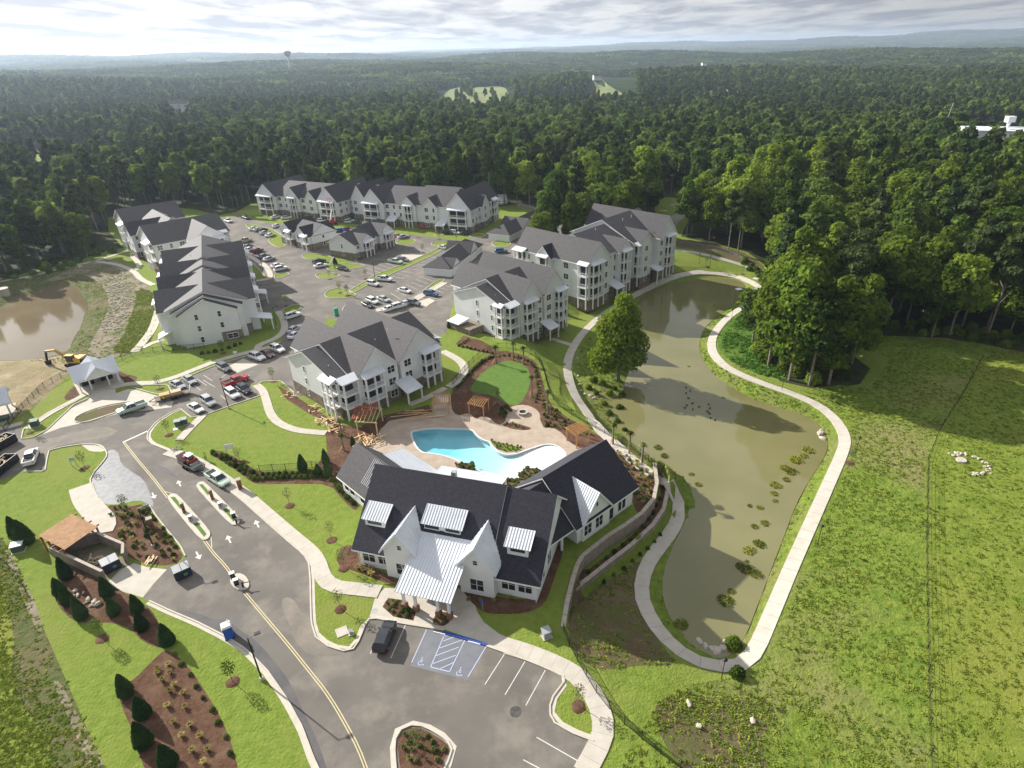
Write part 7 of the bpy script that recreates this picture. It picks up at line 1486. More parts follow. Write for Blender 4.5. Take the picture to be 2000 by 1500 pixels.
rowp('dark', [(897,676),(925,683),(960,690)], 1.2, 'small clipped shrub edging the lawn below the pond-path house', 'edging shrubs', .7); rowp('dark', [(897,676),(915,664)], 1.2, 'small clipped shrub edging the side wing', 'edging shrubs at the side wing', .7)
rowp('dark', [(1150,1118),(1187,1090),(1235,1052),(1270,1015),(1288,975)], 1.9, 'dark shrub on the terrace between the two retaining walls', 'terrace shrubs', .85)
rowp('dark', [(1180,1138),(1220,1110),(1262,1075),(1290,1045)], 2.2, 'dark shrub at the foot of the lower retaining wall', 'wall foot shrubs', .7)
rowp('dark', [(395,692),(420,688),(445,682),(470,672)], 1.7, 'dark shrub along the end wall of the stepped house', 'end wall shrubs', 1.1)
for k_, (px_, n_) in enumerate([([(890,906),(922,905),(930,918),(915,922),(890,912)], 9), ([(1012,925),(1030,915),(1055,916),(1062,925),(1040,935),(1015,940)], 16), ([(982,938),(1000,934),(1018,942),(1012,950),(985,950)], 9)]):
    Wp = GTn(smooth_pts(px_, True, 2)); m = MB(); c = Wp.mean(axis=0); n = len(Wp); m.add([(*w_, .02) for w_ in Wp]+[(*(c+(w_-c)*.96), .20) for w_ in Wp]+[(*c, .22)], [(i, (i+1) % n, n+(i+1) % n, n+i) for i in range(n)]+[(n+i, n+(i+1) % n, 2*n) for i in range(n)]); o = fix_normals(m.build('planter_bed', M_mulch)); tag(o, kind='structure')
    fill(['grass', 'low', 'dark'], px_, n_*2, 'green tuft in the planted pool-side bed '+['left of the rear awning', 'at the right end of the pool', 'against the wing roof'][k_], 'pool-side bed '+str(['left', 'right', 'rear'][k_]), .85, .7)
ISL = [(957,861),(975,863),(1000,870),(1022,874),(1010,881),(990,883),(972,877),(963,869)]
Wp = GTn(smooth_pts(ISL, True, 2)); plane_poly('planting_bed', [tuple(a) for a in Wp], .02, M_mead); fill('grass', ISL, 26, 'grass tuft in the crescent bed against the pool wall', 'tufts against the pool wall', .8, .7)
# weeds in the pond, bushes on the banks
for i, (x, y, s_, n_) in enumerate([(1278,868,1.0,2),(1300,885,.8,2),(1355,932,.8,1),(1362,950,.8,1),(1575,885,1.1,3),(1555,905,1.3,4),(1540,920,1.2,3),(1530,940,.9,2),(1510,952,.9,2),(1515,968,.9,2),(1512,985,.7,1),(1463,986,.6,1),(1480,998,.5,1),(1500,1020,.9,2),(1470,1030,.8,1),(1478,1064,1.1,4),(1455,1072,.9,2),(1452,1108,1.0,3),(1468,1120,1.0,2),(1425,1180,1.0,2),(1428,1160,.8,2),(1325,1215,1.0,2),(1420,772,.5,1),(1338,720,.5,1),(1400,600,.6,2)]):
    for j in range((n_+1)//2): q_ = G(x+R.uniform(-9, 9), y+R.uniform(-7, 7), WZ); plant('weed', None, 'yellow-green water weed clump standing in the murky pond', s_*R.uniform(.45, .8), 'water weeds in the pond', (q_[0], q_[1]))
for (x, y, s_, lb_) in [(1432,1262,1.0,'at the near tip of the pond'),(1440,1318,.8,'outside the near bend of the pond path'),(1458,1105,.6,'on the far bank where the shadow ends'),(390,1288,.01,'')][:3]: plant('bush', (x, y), 'green bush '+lb_, s_, 'bushes round the pond')
for (x, y) in [(1165,770),(1180,790),(1190,770),(1210,800),(1175,750),(1200,760),(1160,745),(1215,775),(1190,810),(1205,825),(1220,842),(1150,760)]: plant('bush', (x, y), 'lush low bush on the bank below the lone tree', R.uniform(.5, .85), 'bushes below the lone tree')
fill('bush', [(1500,600),(1560,560),(1620,700),(1600,750),(1520,730),(1480,690)], 46, 'understorey bush among the pale trunks of the pond grove', 'understorey bushes in the grove', 1.7, 2.2)
fill('bush', [(1650,752),(1640,700),(1720,655),(1860,655),(1990,685),(2000,660),(1800,630),(1660,640)], 50, 'dark bush along the forest edge above the meadow', 'forest edge bushes', 1.2, 2.8)
fill('bush', [(1480,520),(1520,555),(1500,560),(1440,500)], 12, 'bush at the corner of the brown bank', 'bushes at the brown bank', 1.0, 2)
fill('bush', [(0,556),(120,528),(200,500),(235,492),(190,480),(0,530)], 30, 'dark bush at the foot of the left woods', 'bushes along the left woods', 1.1, 3)
fill('weed', [(1240,1330),(1310,1340),(1330,1400),(1290,1440)], 6, 'leafy weed clump', 'x', .01, 1)[:0] if False else None
# saplings
def sapling_proto(k):
    r = empty('sapling', (0, 0, -200)); m = MB(); m.cyl((0, 0, 0), (.05, 0, 3.4), .045, .02, 6)
    for i in range(7): a = i*2.4; z = 1.3+i*.28; m.cyl((0, 0, z), (.7*math.cos(a), .7*math.sin(a), z+.55), .018, .008, 4)
    m.build('trunk', M_bark, r); n = [150, 260][k]; d_ = NR.normal(size=(n, 3)); d_ /= np.linalg.norm(d_, axis=1, keepdims=True); rr = NR.uniform(.2, 1, n)**.5; C = d_*np.column_stack([rr*.85, rr*.85, rr*1.15])+np.array([0, 0, 2.7]); linkmesh('crown', quads_to_mesh('crown', C, d_+NR.normal(size=(n, 3))*.6, .16*NR.uniform(.6, 1.2, n)*.5, [L_shrub, L_dec][k]), r); return r
SP = [sapling_proto(0), sapling_proto(1)]; sused = [0, 0]
def sapling(k, px, py, label, s=1.0, ring=True):
    p = GT(px, py)
    if not sused[k]: sused[k] = 1; r = SP[k]; r.location = p; r.scale = (s, s, s); tag(r, label, 'young tree', 'newly planted saplings')
    else: r = copy_thing(SP[k], p, R.uniform(0, 6.28), label, 'newly planted saplings', s); r['category'] = 'young tree'
    if ring:
        m = MB(); n = 14; vs = [(0, 0, .14)]; 
        for rad, z in ((.55, .12), (.85, .02)): vs += [(rad*math.cos(2*pi*i/n)*R.uniform(.9, 1.1), rad*math.sin(2*pi*i/n)*R.uniform(.9, 1.1), z) for i in range(n)]
        m.add(vs, [(0, 1+i, 1+(i+1) % n) for i in range(n)]+[(1+i, 1+n+i, 1+n+(i+1) % n, 1+(i+1) % n) for i in range(n)]); tag(m.build('mulch_ring', M_mulch, None, p), kind='structure')
for a in [(0,566,988,'on the lawn below the hedge'),(0,648,1055,'on the lawn left of the clubhouse front'),(0,665,1190,'on the kerbed lawn before the plaza'),(0,1130,1380,'on the lawn tip at the right of the front car park'),(1,200,1248,'between the two mulch berms'),(1,455,1332,'on the verge left of the drive curve'),(0,166,914,'on the lawn beside the small sign'),(0,313,760,'on the grass triangle by the lot'),(0,60,845,'on the left kerbed wedge'),(1,436,690,'below the end wall of the stepped house'),(0,330,850,'on the utility-box lawn'),(0,470,905,'inside the curved hedge bed'),(1,248,1000,'conical one at the slurry patch'),(1,534,745,'at the path start beside the front house'),(1,657,535,'on the small green island'),(0,645,545,'behind it on the small island'),(1,664,572,'left one on the teardrop island'),(1,679,578,'right one on the teardrop island'),(1,858,468,'left one on the long oval island'),(1,892,471,'right one on the long oval island'),(1,800,461,'on the kidney island'),(1,932,452,'on the grass corner at the middle back house'),(0,715,545,'on the grass divider'),(0,826,494,'at the top of the grass divider'),(0,1380,520,'on the lawn above the pond head'),(0,1450,535,'beside the upper path fork'),(0,816,1470,'in the bottom mulch island'),(1,560,598,'on the kerb nose below the stepped house'),(0,672,1110,'in the mulch beside the clubhouse corner'),(0,1660,905,'beside the right bend of the pond path')]: sapling(a[0], a[1], a[2], 'thin young tree '+a[3])
# palms
def palm(px, py, h, label):
    p = GT(px, py); r = empty('palm_tree', p, R.uniform(0, 6), label, 'palm tree', 'newly planted palms round the pool'); m = MB(); m.cyl((0, 0, -.2), (0, 0, h), .2, .15, 8); m.cyl((0, 0, h), (0, 0, h+.5), .2, .1, 8); m.build('trunk', M_bark, r)
    n = 60; vs = []; fs = []
    for i in range(n): a = R.uniform(0, 6.28); t = R.uniform(.1, .75); c, s = math.cos(a), math.sin(a); k = len(vs); z = h+.3; vs += [(c*.1-s*.06, s*.1+c*.06, z), (c*.1+s*.06, s*.1-c*.06, z), (c*t+s*.1, s*t-c*.1, z+1.0-t*.7), (c*t-s*.1, s*t+c*.1, z+1.0-t*.7), (c*t*1.5, s*t*1.5, z+.8-t)]; fs += [(k, k+1, k+2, k+3), (k+3, k+2, k+4)]
    me = bpy.data.meshes.new('fronds'); me.from_pydata(vs, [], fs); me.materials.append(L_shrub); linkmesh('fronds', me, r)
    for i in range(3): a = i*2.09; m = MB(); m.bar((math.cos(a)*1.1, math.sin(a)*1.1, 0), (math.cos(a)*.18, math.sin(a)*.18, h*.42), .08); m.build('brace', M_wood, r)
for a in [(969,710,3.6,'left of three at the head of the oval turf'),(1003,704,3.8,'middle one at the head of the oval turf'),(1023,712,3.6,'right of three at the head of the oval turf'),(1039,776,4.2,'on the right side of the oval turf'),(1070,808,4.4,'in the mulch above the pond path'),(1197,868,3.6,'first of three beyond the wing gable'),(1229,886,3.8,'second of three beyond the wing gable'),(1254,904,3.2,'third of three beyond the wing gable'),(972,790,2.2,'stubby one beside the second pergola'),(672,880,2.6,'in the red soil behind the left wing'),(668,850,2.4,'beside the half-built frame')]: palm(*a[:3], 'newly planted palm with tied fronds, '+a[3])
# ------------------------------------------------------------------ pergolas and timber frame
def pergola(c4p, label, mt=M_wood, z=2.7, ns=11, over=.3):
    ns = min(ns, 8)
    o = G(*c4p[0]); P = [Vector(G(*q_)) for q_ in c4p]; r = empty('pergola', (o[0], o[1], 0), 0, label, 'pergola', 'cedar pergolas round the pool'); P = [q_-Vector((o[0], o[1], 0)) for q_ in P]
    for q_ in P: m = MB(); m.bar((q_.x, q_.y, -.1), (q_.x, q_.y, z-.1), .2); m.build('post', mt, r)
    for a, b in ((P[0], P[1]), (P[3], P[2])): d_ = (b-a).normalized()*over; m = MB(); m.bar((a.x-d_.x, a.y-d_.y, z), (b.x+d_.x, b.y+d_.y, z), .1, .24); m.build('beam', mt, r)
    for i in range(ns):
        f = i/(ns-1); a = P[0].lerp(P[1], f); b = P[3].lerp(P[2], f); d_ = (b-a).normalized()*over*1.3; m = MB(); m.bar((a.x-d_.x, a.y-d_.y, z+.2), (b.x+d_.x, b.y+d_.y, z+.2), .07, .18); m.build('slat', mt, r)
pergola([(847,808),(877,808),(878,790),(850,790)], 'cedar pergola at the left end of the terrace, roof slats running towards the pool', ns=10)
pergola([(917,810),(945,817),(955,802),(927,797)], 'cedar pergola in the middle, beside the striped path', ns=9)
pergola([(1107,860),(1126,875),(1150,863),(1131,849)], 'square cedar pergola above the pond path, beside the wing roof', ns=12)
q0 = [(700,848),(738,850),(748,822),(712,818)]; pergola(q0, 'half-built timber frame with red slats between front house and left wing', M_lumber, 2.9, 6)
o = G(702, 846); rr_ = empty('shade_roof', (o[0], o[1], 0), .3, 'tilted red slatted roof panel lying on the half-built timber frame', 'shade roof'); 
for i in range(11): m = MB(); m.bar((-1.0+i*.42, .6, 3.05), (.2+i*.42, 4.6, 3.75), .2, .05); m.build('slat', M_redwood, rr_)
m = MB(); m.bar((-1.0, 1.0, 2.95), (3.6, 1.0, 2.95), .1, .18); m.bar((-.2, 4.0, 3.55), (4.4, 4.0, 3.55), .1, .18); m.build('beam', M_redwood, rr_)
def lumber(px, py, n, label, spread=2.2, L_=2.4, mt=None, messy=1.0, base0=None):
    p = GT(px, py); r = empty('lumber_pile', p, 0, label, 'lumber pile', 'piles of loose timber'); base = R.uniform(0, 3) if base0 is None else base0
    for i in range(n):
        a = base+R.uniform(-1, 1)*messy; x, y = R.uniform(-spread, spread), R.uniform(-spread*.7, spread*.7); l = L_*R.uniform(.5, 1.1)/2; z = .08+R.uniform(0, .5); dz = R.uniform(-.08, .12); m = MB(); m.bar((x-math.cos(a)*l, y-math.sin(a)*l, z-dz*.5), (x+math.cos(a)*l, y+math.sin(a)*l, z+dz), .16, .05); m.build('plank', mt or R.choice([M_lumber, M_lumber, M_wood]), r)
lumber(722, 862, 46, 'jumble of pale planks under the half-built timber frame', 2.4, 2.4); lumber(640, 826, 30, 'scattered planks and crates along the front house foot', 2.6, 1.8, messy=1.5); lumber(655, 842, 16, 'short stack of boards at the end of the lawn path', 1.2, 1.6); lumber(612, 800, 16, 'rubble and boards left of the front house stone base', 2.4, 1.2, messy=2); lumber(812, 812, 9, 'long straight boards laid on the pool terrace', 3.0, 6.5, messy=.12, base0=.12); lumber(182, 1098, 24, 'heap of boards and boxes inside the waste enclosure', 1.3, 1.2, M_cardboard, 2); lumber(294, 1096, 8, 'flat pallet boards on the round gate bed', .8, 1.6, M_lumber, .1); lumber(345, 878, 12, 'brown heap beside the diagonal footpath', .9, .7, M_bark, 2)
lumber(570, 772, 14, 'debris along the mulch strip left of the front house', 2.2, .9, messy=2)
# ------------------------------------------------------------------ fences
def iron_fence(P, label, h=1.4, step=2.4, mt=M_black, pick=.16, group='black iron fences'):
    W = resample(world_line(P, 1), step); o = W[0]; r = empty('iron_fence', (o[0], o[1], 0), 0, label, 'fence', group); pts = [Vector((a[0]-o[0], a[1]-o[1], HT(*a))) for a in W]
    for p_ in pts: m = MB(); m.box(p_.x-.04, p_.x+.04, p_.y-.04, p_.y+.04, p_.z-.1, p_.z+h+.12); m.build('fence_post', mt, r)
    m = MB(); pk = MB()
    for a, b in zip(pts[:-1], pts[1:]):
        for z in (.15, h): m.bar(a+Vector((0, 0, z)), b+Vector((0, 0, z)), .035, .05)
        k = max(2, int((b-a).length/pick))
        for i in range(1, k): q_ = a.lerp(b, i/k); pk.bar(q_+Vector((0, 0, .1)), q_+Vector((0, 0, h+.06)), .02)
    m.build('rail', mt, r); tag(pk.build('picket', mt, r), kind='stuff')
iron_fence([(-20,868),(0,856),(40,805),(60,785),(85,758),(110,745),(136,730)], 'black iron fence curving past the sandy dirt to the mail pavilion'); iron_fence([(222,712),(250,698),(280,690),(320,686),(360,684),(400,680)], 'black iron fence along the top of the sunny oval lawn')
iron_fence([(508,921),(570,918),(640,911),(660,935),(690,972)], 'black iron fence behind the straight hedge'); iron_fence([(1101,1232),(1112,1262),(1135,1305),(1175,1370),(1230,1425),(1300,1480),(1370,1530)], 'black iron fence running from the wall end to the bottom edge')
iron_fence([(884,752),(905,728),(930,702),(958,684),(985,678),(1020,684),(1048,697),(1062,722),(1072,765),(1088,792),(1130,818),(1180,846),(1215,866),(1250,888),(1277,910),(1286,940)], 'black iron fence round the oval turf and down to the wing')
def wire_fence(P, label, h=1.5, step=4.0): 
    W = resample(world_line(P, 0), step); o = W[0]; r = empty('wire_fence', (o[0], o[1], 0), 0, label, 'fence'); pts = [Vector((a[0]-o[0], a[1]-o[1], HT(*a))) for a in W]; m = MB()
    for p_ in pts: q_ = MB(); q_.cyl(p_-Vector((0, 0, .2)), p_+Vector((R.uniform(-.1, .1), 0, h)), .05, n=6); q_.build('fence_post', M_black, r)
    for a, b in zip(pts[:-1], pts[1:]):
        for z in (.1, .4, .7, 1.0, h-.05): m.bar(a+Vector((0, 0, z)), b+Vector((0, 0, z)), .02)
    m.build('wire', M_black, r)
wire_fence([(1819,1540),(1815,1400),(1810,1200),(1809,1050),(1812,900),(1836,840),(1882,768),(1917,702)], 'dark wire field fence dividing the meadow from the hay field')
W = resample(world_line([(1010,404),(1040,410),(1062,420),(1080,428)], 0), 1.2); o = W[0]; r = empty('board_fence', (o[0], o[1], 0), 0, 'brown board fence behind the small lawn', 'fence')
for a, b in zip(W[:-1], W[1:]): m = MB(); m.bar((a[0]-o[0], a[1]-o[1], HT(*a)+1), (b[0]-o[0], b[1]-o[1], HT(*b)+1), .06, 2.0); m.build('board', M_bark, r)
W = resample(world_line([(1322,476),(1370,480),(1420,492),(1462,512)], 1), 2.0); o = W[0]; r = empty('silt_fence', (o[0], o[1], 0), 0, 'rough brown brush fence along the bank at the trees', 'fence')
for a, b in zip(W[:-1], W[1:]): m = MB(); m.bar((a[0]-o[0], a[1]-o[1], HT(*a)+.4), (b[0]-o[0], b[1]-o[1], HT(*b)+.4+R.uniform(-.1, .2)), .3, 1.0); m.build('panel', M_bark, r)
# ------------------------------------------------------------------ median islands with piers, readers and barriers
def slab_poly(name, P, h, m, it=1, world=None):
    W = world if world is not None else GTn(smooth_pts(P, True, it)); k = len(W); mb = MB(); c = np.mean(W, axis=0)
    mb.add([(*w_, -.1) for w_ in W]+[(*w_, h) for w_ in W]+[(*c, h)], [(i, (i+1) % k, k+(i+1) % k, k+i) for i in range(k)]+[(k+i, k+(i+1) % k, 2*k) for i in range(k)]); return tag(fix_normals(mb.build(name, m)), kind='structure')
slab_poly('median_island', [(327,975),(330,968),(338,965),(347,966),(380,1003),(409,1036),(412,1046),(405,1055),(393,1056),(360,1018)], .16, M_kerb); slab_poly('median_island', [(382,951),(387,944),(394,941),(401,943),(435,977),(466,1010),(470,1019),(463,1026),(451,1026),(415,988)], .16, M_kerb); slab_poly('median_island', [(448,1137),(454,1125),(466,1120),(478,1124),(487,1136),(487,1148),(477,1154),(460,1152)], .16, M_kerb)
for P in ([(333,972),(342,972),(358,992),(352,995)], [(378,1024),(386,1022),(404,1044),(399,1050)], [(389,948),(396,947),(412,965),(406,968)], [(436,996),(443,994),(462,1015),(456,1020)]): slab_poly('planting_strip', P, .19, M_turf, 0)
def pier(px, py, label, h=1.7, w_=.5): p = GT(px, py); r = empty('brick_pier', p, .6, label, 'pier', 'brick gate piers'); m = MB(); m.box(-w_/2, w_/2, -w_/2, w_/2, 0, h); m.build('shaft', M_brick, r); m = MB(); m.box(-w_*.62, w_*.62, -w_*.62, w_*.62, h, h+.16); m.build('cap', M_cap, r); m = MB(); m.bar((0, 0, h*.5), (.0, -1.0, h*.5), .1, .1); m.build('gate_bracket', M_black, r)
pier(361, 1002, 'brown brick pier on the left median island', 2.0); pier(416, 976, 'brown brick pier on the right median island', 2.0); pier(298, 1032, 'brown brick pier at the edge of the round gate bed', 2.0, .7); pier(470, 955, 'brown brick pier on the pavement by the pickup', 2.0, .7)
def pedestal(px, py, label, mt=M_steel): p = GT(px, py); r = empty('gate_operator', p, .5, label, 'gate operator', 'gate operators and readers'); m = MB(); m.box(-.3, .3, -.25, .25, .16, 1.1); m.build('cabinet', mt, r); m = MB(); m.box(-.36, .36, -.3, .3, 1.1, 1.2); m.build('lid', M_white, r); m = MB(); m.box(-.1, .1, -.28, -.25, .6, .9); m.build('keypad', M_glass, r)
pedestal(374, 1018, 'pale gate cabinet on the left median island'); pedestal(432, 992, 'pale gate cabinet on the right median island'); pedestal(463, 1143, 'dark entry reader on the small round island', M_black); pedestal(456, 1130, 'slim upper reader post on the small round island', M_black); pedestal(458, 1012, 'dark reader at the near end of the right island', M_black)
def barrier(px0, px1, label): a, b = GT(*px0), GT(*px1); m = MB(); m.bar((a.x, a.y, .9), (b.x, b.y, .95), .1, .1); m.bar((a.x, a.y, 0), (a.x, a.y, 1.1), .2); tag(m.build('barrier_arm', M_black), label, 'barrier')
barrier((476,1148),(492,1145), 'short dark barrier arm on the small round island'); barrier((463,1024),(476,1023), 'short dark barrier arm at the right median island')
# ------------------------------------------------------------------ signs, cabinets, tanks, covers
def sign(px, py, w_, h_, z, m_, label, rz=0.3, cat='sign', grp=None):
    p = GT(px, py); r = empty('sign', p, rz, label, cat, grp); m = MB(); m.box(-w_/2, w_/2, -.03, .03, z, z+h_); m.build('sign_board', m_, r)
    for s in ((-1, 1) if w_ > .8 else (0,)): m = MB(); m.bar((s*w_*.42, 0, 0), (s*w_*.42, 0, z+.1), .07); m.build('post', M_steel, r)
    return r
sign(452, 890, 1.5, 1.0, 1.6, M_white, 'white notice board standing on the lawn above the hedge bed'); sign(146, 910, .9, .7, 1.2, mat('teal_white_sign', (.42, .55, .60), None), 'small pale blue sign on the lawn by the sapling'); sign(943, 1192, .4, .55, 1.3, M_blue, 'small blue parking sign at the entrance walk'); sign(462, 700, .9, .6, 1.4, M_white, 'small white sign in front of the stepped house')
def cabinet(px, py, a, b, h, mt, label, rz=.4, lid=None): p = GT(px, py); r = empty('utility_cabinet', p, rz, label, 'utility cabinet', 'utility cabinets'); m = MB(); m.box(-a/2, a/2, -b/2, b/2, .1, h); m.build('body', mt, r); m = MB(); m.hexa([(-a/2-.06, -b/2-.06, h), (a/2+.06, -b/2-.06, h), (a/2+.06, b/2+.06, h+.12), (-a/2-.06, b/2+.06, h+.12), (-a/2-.06, -b/2-.06, h+.1), (a/2+.06, -b/2-.06, h+.1), (a/2+.06, b/2+.06, h+.22), (-a/2-.06, b/2+.06, h+.22)]); m.build('lid', lid or mt, r); m = MB(); m.box(-a/2-.15, a/2+.15, -b/2-.15, b/2+.15, -.1, .1); m.build('pad', M_conc, r)
cabinet(349, 832, 1.1, 1.0, 1.2, M_green, 'green transformer cabinet with a pale top, left of a pair', lid=M_steel); cabinet(361, 828, 1.1, 1.0, 1.2, M_green, 'green transformer cabinet with a pale top, right of a pair', lid=M_steel); cabinet(70, 832, 1.4, 1.2, 1.3, M_green, 'dark cabinet on the left kerbed wedge'); cabinet(1067, 1242, 1.0, 1.0, 1.0, M_steel, 'grey cabinet on the grass right of the entrance walk'); cabinet(38, 1075, 1.5, 1.2, 1.2, M_green, 'white-topped cabinet left of the waste enclosure', lid=M_white); cabinet(10, 822, 1.6, 1.2, .9, M_green, 'low dark cabinet in the shade at the left edge'); cabinet(686, 1238, .4, .4, .5, M_steel, 'small round-cornered meter box on the kerbed lawn')
def cover(px, py, r_, m_, z=.015, nm='manhole_cover', sq=False): p = GT(px, py); m = MB(); (m.cyl((0, 0, -.02), (0, 0, z), r_, n=16) if not sq else m.box(-r_, r_, -r_, r_, -.02, z)); tag(m.build(nm, m_, None, p, .5), kind='structure')
cover(1007, 1390, .7, mat('oil_stain', (.04, .038, .036), (.10, .09, .085), 1.5, .7), .008, 'oil_stain'); cover(731, 1193, .42, M_steel); cover(1119, 1305, .42, M_steel); cover(668, 1234, .75, M_conc, .08, 'concrete_pad', True); cover(343, 838, .45, M_white, .05, 'concrete_pad', True)
for (x, y) in ((858,1237), (926,1256)): a = GT(x, y); b = GT(x+24, y+6); d_ = (b-a).normalized(); m = MB(); m.hexa([(-.9, -.09, 0), (.9, -.09, 0), (.9, .09, 0), (-.9, .09, 0), (-.85, -.05, .13), (.85, -.05, .13), (.85, .05, .13), (-.85, .05, .13)]); tag(m.build('wheel_stop', M_white, None, (a.x, a.y, .0), math.atan2(d_.y, d_.x)), 'white concrete wheel stop in the '+('left' if x < 900 else 'right')+' accessible bay', 'wheel stop', 'white wheel stops')
p = GT(10, 577); m = MB(); m.cyl((0, 0, -1.5), (0, 0, 2.2), 1.5, n=16); m.cyl((0, 0, 2.2), (0, 0, 2.4), 1.6, n=16); tag(m.build('outlet_tank', M_conc, None, p), 'round concrete outlet tank beside the muddy pond', 'tank')
p = Vector(G(1443, 567, WZ)); rt = empty('outlet_box', p, .3, 'white-topped concrete outlet box in the head of the large pond', 'outlet box'); m = MB(); m.box(-.8, .8, -.8, .8, -1, .35); m.build('box', M_conc, rt); m = MB(); m.box(-.95, .95, -.95, .95, .35, .5); m.build('grate', M_white, rt)
p = GT(1021, 808); r = empty('fire_pit', p, 0, 'round stone fire pit on its circular terrace', 'fire pit'); n = 16
for i in range(n):
    a0_, a1_ = 2*pi*i/n+.02, 2*pi*(i+1)/n-.02; m = MB(); q_ = lambda r_, a, z: (r_*math.cos(a), r_*math.sin(a), z); m.hexa([q_(.75, a0_, 0), q_(1.05, a0_, 0), q_(1.05, a1_, 0), q_(.75, a1_, 0), q_(.72, a0_, .55), q_(1.1, a0_, .55), q_(1.1, a1_, .55), q_(.72, a1_, .55)]); m.build('stone', M_rock, r)
m = MB(); m.cyl((0, 0, 0), (0, 0, .35), .72, n=14); m.build('ash_bed', M_tire, r)
# feather flag at the left edge
p = GT(32, 1120); r = empty('feather_flag', p, 0, 'tall dark green feather flag leaning at the left edge', 'flag'); m = MB(); m.cyl((0, 0, 0), (-1.6, -.2, 5.0), .03, n=6); m.build('pole', M_black, r); m = MB(); m.hexa([(-.3, 0, 1.0), (-.7, .3, 1.1), (-.7, .33, 1.1), (-.3, .03, 1.0), (-1.55, -.2, 5.0), (-2.1, .25, 4.4), (-2.1, .28, 4.4), (-1.55, -.17, 5.0)]); m.build('flag', M_green, r)
# ------------------------------------------------------------------ rocks
def rock(px, py, s, label, group, w=None): p = GT(px, py) if w is None else Vector((*w, HT(*w))); m = MB(); m.blob((0, 0, s*.25), s*R.uniform(.7, 1.2), s*R.uniform(.5, .9), s*.5, 7, 4, .22); return tag(m.build('rock', M_rock, None, p, R.uniform(0, 3)), label, 'rock', group)
for (x, y, s_) in [(147,1155,.5),(152,1163,.4),(143,1165,.35),(173,1172,.55),(185,1176,.5),(192,1181,.6),(179,1184,.4),(163,1158,.3),(168,1178,.35)]: rock(x, y, s_, 'pale boulder in the upper mulch berm', 'boulders in the berm')
for i in range(34):
    t_ = i/33; a_ = -1.9+t_*3.9; c_ = GT(1890, 906); rock(0, 0, R.uniform(.25, .5), 'pale stone of the curved stone ring in the hay field', 'stones of the field ring', (c_.x+3.3*math.cos(a_)+R.uniform(-.5, .5), c_.y+3.2*math.sin(a_)+R.uniform(-.5, .5)))
c_ = GT(1877, 900); m = MB(); m.cyl((0, 0, -.2), (0, 0, .35), .9, n=14); tag(m.build('drain_riser', M_conc, None, c_), 'round concrete drain inside the curved stone ring', 'drain')
for (x, y, s_) in [(1366,1255,.7),(1378,1264,.8),(1390,1269,.7),(1400,1272,.8),(1412,1268,.9),(1419,1258,.7),(1602,848,.9),(1606,858,.8),(1604,842,.6),(1129,735,.5),(1131,752,.5),(1134,764,.5),(1142,771,.6),(1152,774,.7),(1160,778,.5),(1128,700,.4),(1129,718,.4)]: rock(x, y, s_, 'pale boulder on the rim of the large pond', 'boulders at the pond rim')
for (x, y) in [(1365,1420),(1470,1410),(1345,1375)]: rock(x, y, .5, 'stray pale stone on the brown slope near the bottom', 'stray stones')
mb = MB(); Wt = [tuple(a) for a in GTn([(200,545),(235,540),(258,560),(255,600),(235,640),(205,650),(190,640),(215,600),(212,570)])]; A_ = np.array(Wt)
for _ in range(1500):
    x, y = R.uniform(A_[:, 0].min(), A_[:, 0].max()), R.uniform(A_[:, 1].min(), A_[:, 1].max())
    if in_poly(np.array([x]), np.array([y]), Wt)[0]: s_ = R.uniform(.18, .5); mb.blob((x, y, .05), s_, s_*.7, s_*.6, 5, 3, .25)
tag(mb.build('riprap', M_rock), kind='stuff')
# ducks
dk = MB(); dk.blob((0, 0, .1), .3, .16, .13, 8, 5, 0); dk.cyl((.2, 0, .12), (.28, 0, .34), .05, .04, 6); dk.blob((.3, 0, .38), .08, .06, .06, 6, 4, 0); dk.bar((.36, 0, .37), (.46, 0, .36), .04, .02); dkm = dk.mesh('duck', M_tire)
for (x, y) in [(1340,757),(1348,764),(1345,778),(1352,788),(1341,792),(1338,797),(1353,800),(1365,795),(1384,790),(1386,798),(1382,804),(1386,808),(1388,817),(1396,821),(1340,768)]: q_ = G(x, y, WZ); tag(linkmesh('duck', dkm, None, (q_[0], q_[1], WZ), R.uniform(0, 6)), 'small dark duck swimming in the flock on the pond', 'duck', 'ducks on the pond')
